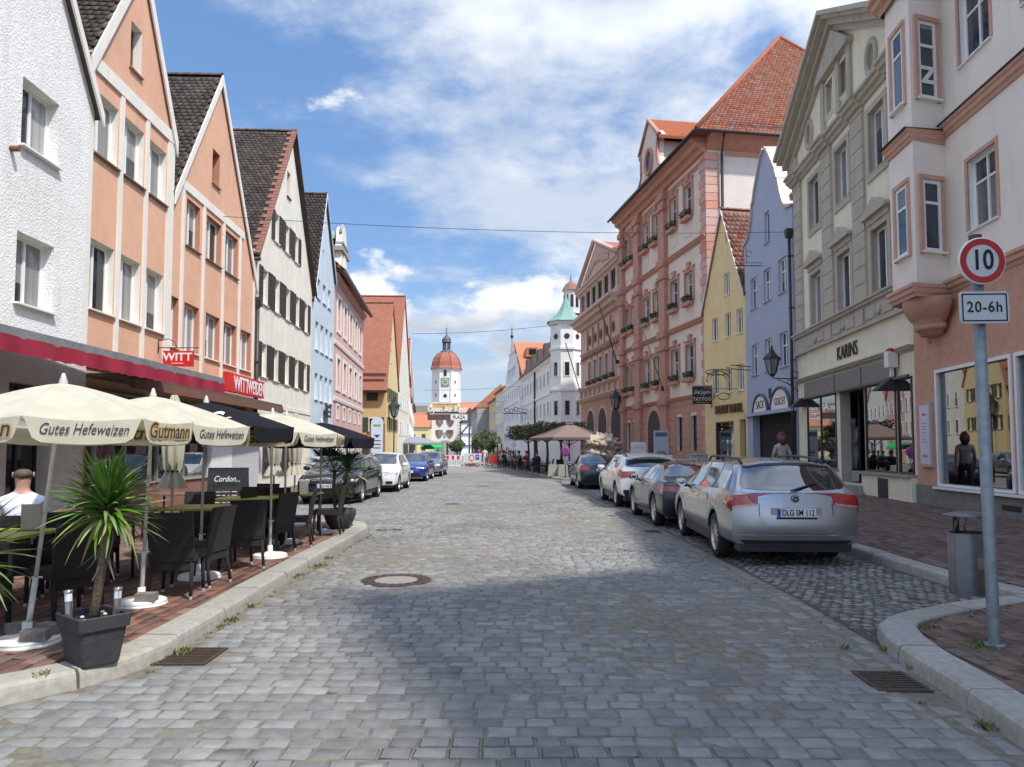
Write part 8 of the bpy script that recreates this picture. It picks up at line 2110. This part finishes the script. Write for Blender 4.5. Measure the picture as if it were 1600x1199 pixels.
for sx_ in (-1, 1): MB().tube([(sx_ * .05, .10, .80), (sx_ * .04, .05, .96)], .008, 6).build('lid_bracket', M_galv, b)
MB().box(-.1605, -.1495, -.03, -.02, .36, .8).build('seam', M_black, b)
MB().box(-.045, .035, -.1275, -.1245, .55, .64).build('sticker', mat('sticker_faded', (.34, .33, .30), (.25, .22, .2), scale=40), b)
MB().box(-.02, .02, .11, .135, .36, .98).build('mounting_rail', M_black, b)
for z_ in (.47, .80): MB().tube([(.0, .12, z_), (.10, -.0, z_), (.17, -.17, z_)], .009, 6).build('clamp', M_galv, b)

# wall lantern at the corner of the blue house
def lantern(parent, c, s_=1.):
  x, y, z_ = c
  fr = MB()
  for q in range(6):
    a = q * math.pi / 3; fr.tube([(x + math.cos(a) * .11 * s_, y + math.sin(a) * .11 * s_, z_), (x + math.cos(a) * .22 * s_, y + math.sin(a) * .22 * s_, z_ + .42 * s_)], .012 * s_, 5)
  f = fr.build('lantern_frame', M_black, parent)
  MB().lathe([(.10 * s_, .0), (.21 * s_, .42 * s_)], 6, c=c, smooth=False).build('lantern_glass', mat('lantern_glass', (.26, .28, .28), (.2, .21, .22), rough=.08), f)
  MB().lathe([(.27 * s_, .42 * s_), (.24 * s_, .47 * s_), (.10 * s_, .60 * s_), (.07 * s_, .68 * s_), (.03 * s_, .70 * s_), (.035 * s_, .76 * s_), (0, .84 * s_)], 6, c=c, smooth=False).lathe([(0.0, -.10 * s_), (.04 * s_, -.08 * s_), (.11 * s_, 0), (0, .01)], 6, c=c, smooth=False).build('lantern_roof', M_black, f)
t = thing('wall_lantern', 'black hexagonal wall lantern on a bracket at the corner of the blue house', 'lantern', (10.0, 25.9, 4.1))
lantern(t, (-.72, 0, .18), 1.25)
MB().tube([(.2, 0, .0), (-.72, 0, .03)], .02, 6).tube([(.2, 0, -.45), (-.1, 0, -.2), (-.55, 0, .0)], .016, 6).tube([(.1 + .12 * math.cos(a), 0, .16 + .12 * math.sin(a)) for a in np.linspace(0, 5.5, 12)], .012, 5).tube([(-.1 + .09 * math.cos(a), 0, -.12 + .09 * math.sin(a)) for a in np.linspace(0, 5.5, 12)], .012, 5).build('bracket', M_black, t)
t = thing('wall_lantern', 'black wall lantern between the town hall and the arcade building', 'lantern', (7.35, 49.2, 4.3)); lantern(t, (-.35, 0, .1), 1.6); MB().tube([(.1, 0, .5), (-.35, 0, 1.2), (-.35, 0, 1.3)], .03, 6).build('bracket', M_black, t)
hb = thing('sign_bracket', 'thin iron sign bracket with a script emblem on the blue house', 'sign bracket', (10.15, 29.3, 9.05)); MB().tube([(0, 0, 0), (-1.1, 0, .0)], .02, 5).tube([(0, 0, .12), (-1.1, 0, .12)], .012, 5).tube([(-.6, 0, .12), (-.62, 0, .75)], .012, 5).tube([(-.5 + .12 * math.cos(a), 0, .5 + .12 * math.sin(a)) for a in np.linspace(0, 5, 10)], .012, 5).build('bracket', M_black, hb)
hb = thing('sign_bracket', 'low iron sign bracket on the blue house beside the lantern', 'sign bracket', (10.15, 30.9, 4.95)); MB().tube([(0, 0, 0), (-1.0, -.6, .0)], .02, 5).tube([(0, 0, .16), (-1.0, -.6, .16)], .02, 5).build('bracket', M_black, hb)
t = thing('hanging_sign', 'square black TATTOO hanging sign at the corner of the yellow house', 'hanging sign', (9.52, 34.7, 3.75))
MB().box(-.92, -.02, -.05, .05, 0, .84).build('board', M_black, t); text('TATTOO', .24, t, (-.47, -.056, .22), (math.pi / 2, 0, 0), M_signwhite, sx=.9); text('Del Justin', .25, t, (-.47, -.056, .56), (math.pi / 2, 0, 0), M_signwhite, shear=.4, sx=.8); MB().box(-.75, -.2, -.056, -.05, .06, .085).build('underline', M_lime, t)
MB().tube([(.0, 0, -.2), (.0, 0, .9)], .02, 6).tube([(0, 0, .87), (-.9, 0, .87)], .015, 5).build('bracket', M_black, t)
# cabinets and boards before the town hall
t = thing('utility_cabinet', 'light grey utility cabinet before the town hall corner', 'utility cabinet', (8.55, 33.5, .3)); MB().box(-.38, .38, -.2, .2, 0, 1.05).build('cabinet', mat('cabinet_grey', (.45, .45, .42), (.4, .4, .37)), t); MB().box(-.42, .42, -.24, .24, 1.05, 1.09).build('lid', M_sgrey, t); MB().box(-.005, .005, -.204, -.2, .03, 1.0).build('door_seam', M_black, t)
t = thing('info_board', 'tall pale blue information board beside the town hall door', 'information board', (7.55, 37., .3)); MB().box(-.36, .36, -.08, .08, 0, 2.25).build('panel', mat('board_blue', (.40, .44, .50), (.44, .48, .53)), t); MB().box(-.3, .3, -.095, -.08, 1.95, 2.15).build('header', mat('board_navy', (.10, .13, .2)), t); MB().box(-.18, .18, -.095, -.08, 1.1, 1.2).build('arrow', MATS['board_navy'], t)
t = thing('poster_stand', 'poster stand with a white placard left of the town hall door', 'poster stand', (7.0, 40.5, .3)); MB().box(-.42, .42, -.04, .04, .75, 1.7).build('placard', M_signwhite, t); MB().box(-.3, .3, -.05, -.04, 1.35, 1.5).build('print', MATS['poster_lilac'], t); MB().tube([(-.35, 0, 0), (-.35, 0, .8)], .02, 5).build('leg', M_black, t); MB().tube([(.35, 0, 0), (.35, 0, .8)], .02, 5).build('leg', M_black, t)
t = thing('a_board', 'low white framed photo board behind the parked coupe', 'a-board', (7.8, 33.3, .3)); f_ = MB().box(-.62, .62, -.03, .03, .25, .85).build('frame', M_signwhite, t); MB().box(-.56, .56, -.036, -.03, .3, .8).build('photo', mat('photo_dark', (.04, .04, .05), (.25, .25, .28), scale=4), f_)
for sx_ in (-1, 1): MB().box(sx_ * .5 - .02, sx_ * .5 + .02, -.1, .1, 0, .25).build('leg', M_black, t)

# mannequins in the shop window
def mannequin(x, y, col, label, rz=1.6):
  t = thing('mannequin', label, 'mannequin', (x, y, 1.0), rz, 'mannequins in the shop window')
  dr = mat('dress_%d%d' % (int(col[0] * 100), int(col[2] * 100)), col, tuple(v * .7 for v in col), scale=8, rough=.9)
  MB().lathe([(.20, .35), (.17, .55), (.13, .78), (.15, .95), (.18, 1.1), (.17, 1.22), (.07, 1.3)], 16).build('garment', dr, t)
  MB().tube([(0, 0, 1.28), (0, 0, 1.36), (0, .01, 1.46), (0, .01, 1.55)], [.05, .05, .085, .05], 12).build('figure', mat('mannequin_white', (.7, .68, .64)), t)
  for sg in (-1, 1): MB().tube([(sg * .17, 0, 1.2), (sg * .23, .03, .95), (sg * .2, .1, .72)], [.05, .04, .03], 8).build('arm', dr, t); MB().tube([(sg * .08, 0, .4), (sg * .08, 0, .02)], [.07, .04], 8).build('leg', MATS['mannequin_white'], t)
  MB().lathe([(.0, 0), (.2, 0), (.2, .02), (0, .02)], 20).build('stand', M_galv, t)
mannequin(10.45, 22.3, (.62, .60, .56), 'mannequin in a pale outfit left in the KARINS shop window'); mannequin(10.55, 23.1, (.60, .26, .05), 'mannequin in an orange top behind the KARINS shop window'); mannequin(10.1, 19.5, (.55, .50, .42), 'mannequin in a beige dress right of the KARINS shop door'); mannequin(10.2, 18.7, (.62, .24, .04), 'mannequin in an orange dress in the right KARINS window')
for k in range(3):
  t = thing('clothes_rail_garment', f'white garment hanging {("first", "second", "third")[k]} in the yellow house shop window', 'garment', (10.1 - .05 * k, 33.1 + k * .5, 1.0)); MB().lathe([(.22, 0), (.16, .4), (.14, .8), (.2, 1.0), (.05, 1.1)], 12).build('cloth', mat('cloth_white', (.6, .6, .58)), t); MB().tube([(0, 0, 1.1), (0, 0, 1.3)], .01, 5).build('hanger', M_black, t)

# woman walking behind the silver car
person('woman with auburn hair in a patterned blouse walking along the right pavement', (7.35, 19.9), R(15), 'walk', shirt=(.45, .42, .38), trousers=(.05, .05, .07), hair=(.13, .05, .03), longhair=True, z=.26, h=1.0)

# wires over the street
wire((-8.7, 21.6, 8.6), (10.2, 25.8, 9.4), .22, 'thin wire spanning the street from the orange house to the blue house', .009)
wire((-10.2, 74, 13.4), (4.5, 66, 13.0), .25, 'far wire high across the street before the gate tower', .02)
wire((-11, 90, 8.9), (1.2, 90, 9.4), .15, 'farthest wire across the street above the banner', .02)

# ------------------------------------------------------------------ left side: street lamp and stele
t = thing('street_lamp', 'old fashioned street lamp before the yellow house', 'street lamp', (-9.3, 57.5, .1)); MB().lathe([(.14, 0), (.12, .5), (.06, .7), (.045, 3.9), (.06, 4.0)], 10).build('pole', M_black, t); lantern(t, (0, 0, 4.1), 1.9)
t = thing('street_lamp', 'smaller distant street lamp beyond the yellow house', 'street lamp', (-13.2, 92, .1)); MB().lathe([(.14, 0), (.07, .7), (.05, 4.2)], 8).build('pole', M_black, t); lantern(t, (0, 0, 4.2), 1.9)
t = thing('advertising_stele', 'rounded white advertising stele on orange posts before the pink house', 'advertising stele', (-7.42, 40.2, .1), .0)
n = 12; MB().prism([(-.33, 1.3), (.33, 1.3), (.33, 2.95)] + [(.33 * math.cos(math.pi * q / n), 2.95 + .33 * math.sin(math.pi * q / n)) for q in range(n + 1)] + [(-.33, 2.95)], -.06, .06).build('board', mat('stele_white', (.62, .66, .70), (.56, .60, .65)), t)
for sx_ in (-1, 1): MB().box(sx_ * .38 - .035, sx_ * .38 + .035, -.05, .05, 0, 2.9).build('post', mat('post_dark_orange', (.30, .14, .04)), t)
MB().prism([(-.18, 2.3), (.18, 2.3), (0, 2.12)], -.068, -.06).build('arrow', mat('navy_print', (.02, .03, .25)), t); MB().box(-.2, .2, -.068, -.06, 2.75, 2.87).build('heading', mat('green_print', (.25, .4, .05)), t)
for k in range(3): MB().box(-.2, .2, -.068, -.06, 1.55 + k * .2, 1.6 + k * .2).build('text_line', M_inkd, t)
MB().prism([(-.38, 0), (.38, 0), (.38, .75), (.2, 1.0), (0, 1.08), (-.2, 1.0), (-.38, .75)], .1, .5).build('planter', M_stone, t, (0.0, 0, 0))
t = thing('parasol', 'wide grey parasol open behind the blue car', 'parasol', (-9.2, 70, .1)); MB().lathe([(.0, 2.75), (1.2, 2.45), (2.5, 2.1), (2.5, 1.95)], 8, smooth=False).build('canopy', mat('canvas_grey', (.25, .27, .30)), t); MB().tube([(0, 0, 0), (0, 0, 2.7)], .04, 6).build('pole', M_pole, t); MB().box(-.4, .4, -.4, .4, 0, .08).build('base', M_stone, t)
t = thing('parasol', 'bright green parasol at the far end of the left row', 'parasol', (-8.0, 73., .1)); MB().lathe([(.0, 2.3), (.8, 2.1), (1.15, 1.7), (1.15, 1.5)], 8, smooth=False).build('canopy', mat('canvas_green', (.03, .42, .10)), t); MB().tube([(0, 0, 0), (0, 0, 2.3)], .03, 6).build('pole', M_pole, t)

# ------------------------------------------------------------------ far right: terrace with trees, parasol, boulder, people
def crown(name, m, c, r_, n, ls, par, box=False):
  mb = MB()
  for _ in range(n):
    while True:
      p_ = Vector((random.uniform(-1, 1), random.uniform(-1, 1), random.uniform(-1, 1)))
      if box or p_.length < 1: break
    if not box and p_.length < .5: p_ = p_.normalized() * random.uniform(.5, 1)
    q = noise.noise(Vector((p_.x * 2 + c[0], p_.y * 2, p_.z * 2 + c[1])))
    if q < -.28: continue
    p_ = Vector((c[0] + p_.x * r_[0] * (1 + .25 * q), c[1] + p_.y * r_[1] * (1 + .25 * q), c[2] + p_.z * r_[2] * (1 + .3 * q)))
    a = Vector((random.gauss(0, 1), random.gauss(0, 1), random.gauss(0, 1))).normalized(); b = a.orthogonal().normalized(); s_ = ls * random.uniform(.6, 1.3)
    mb.face([p_ - a * s_, p_ - b * s_ * .55, p_ + a * s_, p_ + b * s_ * .55])
  return mb.build(name, m, par, kind='stuff')
M_tl = mat('plane_leaf', (.045, .055, .016), (.075, .065, .022), scale=3, rough=.7, island=.5)
M_tl2 = mat('lime_leaf', (.04, .075, .018), (.07, .10, .025), scale=3, rough=.7, island=.45)
M_trunk = mat('tree_trunk', (.12, .09, .065), (.08, .06, .045), scale=10, rough=.95, bump=.6)
for i, (x, y) in enumerate([(3.0, 45.), (2.3, 48.2), (1.7, 51.4), (1.2, 54.4)]):
  t = thing('clipped_tree', f'flat clipped plane tree over the far terrace, {cname[i]} from the brown parasol', 'tree', (x, y, .13), 0, 'clipped trees over the far terrace')
  MB().tube([(0, 0, 0), (.05, 0, 1.2), (0, 0, 2.2)], [.11, .08, .07], 8).tube([(0, 0, 1.9), (-.8, .2, 2.5)], .04, 5).tube([(0, 0, 1.9), (.8, -.2, 2.5)], .04, 5).build('trunk', M_trunk, t)
  crown('crown', M_tl, (0, 0, 2.65), (1.5, 1.6, .46), 2400, .08, t, box=True)
for x, y, r_, h_, lab, m in ((-2.6, 74., 1.5, 2.3, 'round dark green tree beside the far terrace', M_tl2), (-8.1, 108., 1.2, 2.0, 'bushy green tree right of the gate tower arch', M_tl2)):
  t = thing('tree', lab, 'tree', (x, y, .1)); MB().tube([(0, 0, 0), (0, 0, h_)], [.12, .08], 8).build('trunk', M_trunk, t); crown('crown', m, (0, 0, h_), (r_, r_, r_ * .75), 2400, .12, t)
t = thing('parasol', 'large square brown parasol over the right terrace', 'parasol', (3.25, 41.5, .13), R(20))
mb = MB(); Rb = 1.75
cs = [(-Rb, -Rb, 2.12), (Rb, -Rb, 2.12), (Rb, Rb, 2.12), (-Rb, Rb, 2.12)]
for k in range(4): mb.face([cs[k], cs[(k + 1) % 4], (0, 0, 2.95)])
can = mb.build('canopy', canvas('canvas_brown', (.26, .19, .16), .15), t); MB().lathe([(.0, 3.1), (.12, 3.0), (.3, 2.88)], 8).build('cap', mat('cap_brown', (.14, .10, .09)), t)
for k in range(4):
  a, b = cs[k], cs[(k + 1) % 4]; MB().face([a, b, (b[0], b[1], 1.98), (a[0], a[1], 1.98)]).build('valance', MATS['cap_brown'], t)
  MB().tube([(0, 0, 1.65), (a[0] * .55, a[1] * .55, 2.48)], .02, 5).build('strut', M_black, t)
MB().tube([(0, 0, 0), (0, 0, 2.9)], .045, 8).build('pole', M_black, t); MB().box(-.45, .45, -.45, .45, 0, .09).build('base', M_stone, t)
t = thing('stone_sculpture', 'bulky pale sculpture of rounded folded stone behind the parked cars', 'sculpture', (4.9, 40.3, .15))
M_sc = mat('sculpture_stone', (.55, .47, .38), (.38, .30, .23), scale=4, rough=.85, bump=.6, bscale=12)
for k, (x, z_, r_) in enumerate(((-.55, 1.85, .38), (-.1, 1.95, .36), (.42, 1.9, .42), (.75, 1.6, .32), (-.72, 1.4, .30), (-.3, 1.4, .36), (.2, 1.45, .35), (.62, 1.15, .34), (-.45, .95, .36), (.1, .9, .42), (-.1, .4, .45), (.4, .45, .42))):
  MB().sphere((x, random.uniform(-.1, .1), z_), r_, 16, 12, (1.15, .9, .82), .9).build('boulder', M_sc, t)
t = thing('no_stopping_sign', 'round blue and red no stopping sign at the end of the parking bay', 'road sign', (2.75, 37.6, .13))
MB().tube([(0, 0, 0), (0, 0, 1.55)], .03, 8).build('post', M_galv, t); d_ = MB().lathe([(0, -.05), (.24, -.05), (.24, -.03), (0, -.03)], 28, c=(0, 0, 1.35), axis='y').build('disc', mat('sign_red_ring2', (.50, .03, .04)), t)
MB().lathe([(.0, -.054), (.19, -.054)], 28, c=(0, 0, 1.35), axis='y').build('blue_field', mat('sign_blue', (.05, .06, .35)), d_)
for a in (R(45), R(-45)): MB().box(-.19, .19, -.058, -.055, -.02, .02).build('cross_bar', MATS['sign_red_ring2'], d_, (0, 0, 1.35), (0, a, 0))
for i, (x, y, w_) in enumerate(((2.25, 40.1, .3), (2.75, 39.6, .28))): tag(MB().prism([(-w_, 0), (w_, 0), (w_ * .85, .62), (-w_ * .8, .66)], -w_, w_).build('stone_bollard', M_stone, None, (x, y, .13)), ('left' if i == 0 else 'right') + ' squat stone bollard at the terrace corner', 'bollard', 'stone bollards at the terrace corner')
cols_ = [(.03, .04, .10), (.25, .03, .03), (.05, .20, .14), (.5, .5, .52), (.04, .04, .05), (.12, .12, .14)]
who = ['navy', 'dark red', 'green', 'pale grey', 'black', 'charcoal']
chf = make_chair(); first = True
seats = [(1.5, 44.3), (2.3, 45.6), (.9, 46.6), (1.9, 47.6), (.5, 49.4), (1.3, 50.8), (-.2, 52.6), (.6, 53.6), (-.6, 55.4), (.2, 57.2), (-.9, 58.4), (2.9, 43.6)]
for i, (x, y) in enumerate(seats):
  a = (i * 97) % 360
  if first: chf.location = (x, y, .13); chf.rotation_euler.z = R(a); first = False; cc = chf
  else: cc = dup(chf, (x, y, .13), R(a))
  cc['group'] = 'chairs on the far terrace'; cc['label'] = 'one of the dark chairs crowded under the clipped trees of the far terrace'
  if i % 2 == 0:
    j = i // 2; person(f'seated guest in {who[j]} under the clipped trees of the far terrace', (x, y), R(a), 'sit', shirt=cols_[j], z=.12, group='people on the far terrace')
for i, (x, y) in enumerate([(1.95, 44.9), (1.4, 47.1), (.9, 50.1), (.2, 53.1), (-.2, 56.4)]):
  tt_ = table(x, y, .7, .7, .2, M_wood, f'dark table under the clipped trees, {cname[i]} from the brown parasol', 'tables on the far terrace'); tt_.location.z = .13
bx = thing('red_planter', 'long red planter with red flowers at the far end of the terrace', 'planter', (-.6, 61.5, .13), .1); MB().box(-1.3, 1.3, -.25, .25, .3, .95).build('box', mat('planter_red', (.55, .03, .02)), bx)
mb = MB(); leaf_cloud(mb, (0, 0, 1.15), 1.1, .25, .3, 300, .09); mb.build('plants', M_leaf, bx, kind='stuff'); mb = MB(); leaf_cloud(mb, (0, -.1, 1.35), .6, .25, .35, 120, .07); mb.build('blossoms', mat('petal_red', (.5, .03, .05)), bx, kind='stuff')
# road works at the end of the street
t = thing('barrier', 'red and white striped construction barrier across the far street', 'barrier', (-6.7, 69., 0))
M_bw = mat('barrier_white', (.74, .72, .68)); M_br = mat('barrier_red', (.55, .03, .05))
MB().box(0, 2.0, -.03, .03, 1.0, 1.06).build('rail', M_bw, t); MB().box(0, 2.0, -.03, .03, .0, .14).build('rail', M_bw, t); MB().box(0, 2.0, -.03, .03, .56, .62).build('rail', M_bw, t)
for k in range(8): MB().box(k * .25, (k + 1) * .25, -.03, .03, .63, .99).build('stripe', M_br if k % 2 == 0 else M_bw, t)
for k in range(9): MB().box(k * .24, k * .24 + .08, -.03, .03, .15, .55).build('post', M_bw, t)
t = thing('barrier_banner', 'white site fence banner with a round prohibition sign and a blue P', 'fence banner', (-4.6, 69.2, 0))
MB().box(0, 1.7, -.02, .02, .35, 1.2).build('banner', mat('banner_pale', (.55, .62, .62), (.62, .66, .66)), t); MB().lathe([(.28, -.03), (.20, -.03)], 24, c=(.78, 0, .78), axis='y').build('red_ring', M_br, t); MB().disc((.78, -.025, .78), .2, 20, 'y').build('sign_face', M_bw, t); MB().box(1.15, 1.5, -.03, -.02, .6, 1.1).build('blue_panel', M_pblue, t); text('P', .36, t, (1.33, -.04, .85), (math.pi / 2, 0, 0), M_signwhite)
for x in (.03, 1.67): MB().box(x - .03, x + .03, -.05, -.02, 0, 1.2).build('post', M_bw, t)
t = thing('rubble_heap', 'heap of orange brown rubble below the fence banner', 'rubble heap', (-3.7, 68.3, 0)); mb = MB()
for k in range(26): mb.sphere((random.gauss(0, .7), random.gauss(0, .25), random.uniform(.0, .3)), random.uniform(.08, .22), 6, 4, (1, 1, .7), .8)
mb.build('rubble', mat('rubble', (.34, .17, .09), (.42, .32, .24), scale=3, rough=1.), t, kind='stuff')
for i, (x, y, a, c_, tr, lab) in enumerate([(-2.45, 66., 10, (.60, .55, .50), (.5, .42, .36), 'pedestrian in beige clothes beside the site fence'), (-.95, 67., 180, (.35, .45, .62), (.10, .12, .25), 'pedestrian in a pale blue shirt near the round tree'), (-.45, 70., 160, (.4, .4, .45), (.05, .05, .08), 'pedestrian in a grey shirt behind the pale blue one'), (-3.2, 71., 30, (.2, .05, .12), (.06, .06, .08), 'pedestrian in a dark pink top behind the site fence')]):
  person(lab, (x, y), R(a), 'walk', shirt=c_, trousers=tr, group='pedestrians at the far end', z=.0)
t = thing('road_sign', 'small white sign on a post at the far terrace corner', 'road sign', (.15, 62.5, .1)); MB().tube([(0, 0, 0), (0, 0, 2.3)], .035, 6).build('post', M_galv, t); MB().disc((0, -.06, 2.4), .3, 20, 'y').build('disc', M_signwhite, t); MB().box(-.2, .2, -.06, -.04, 1.7, 2.05).build('plate', M_signwhite, t)
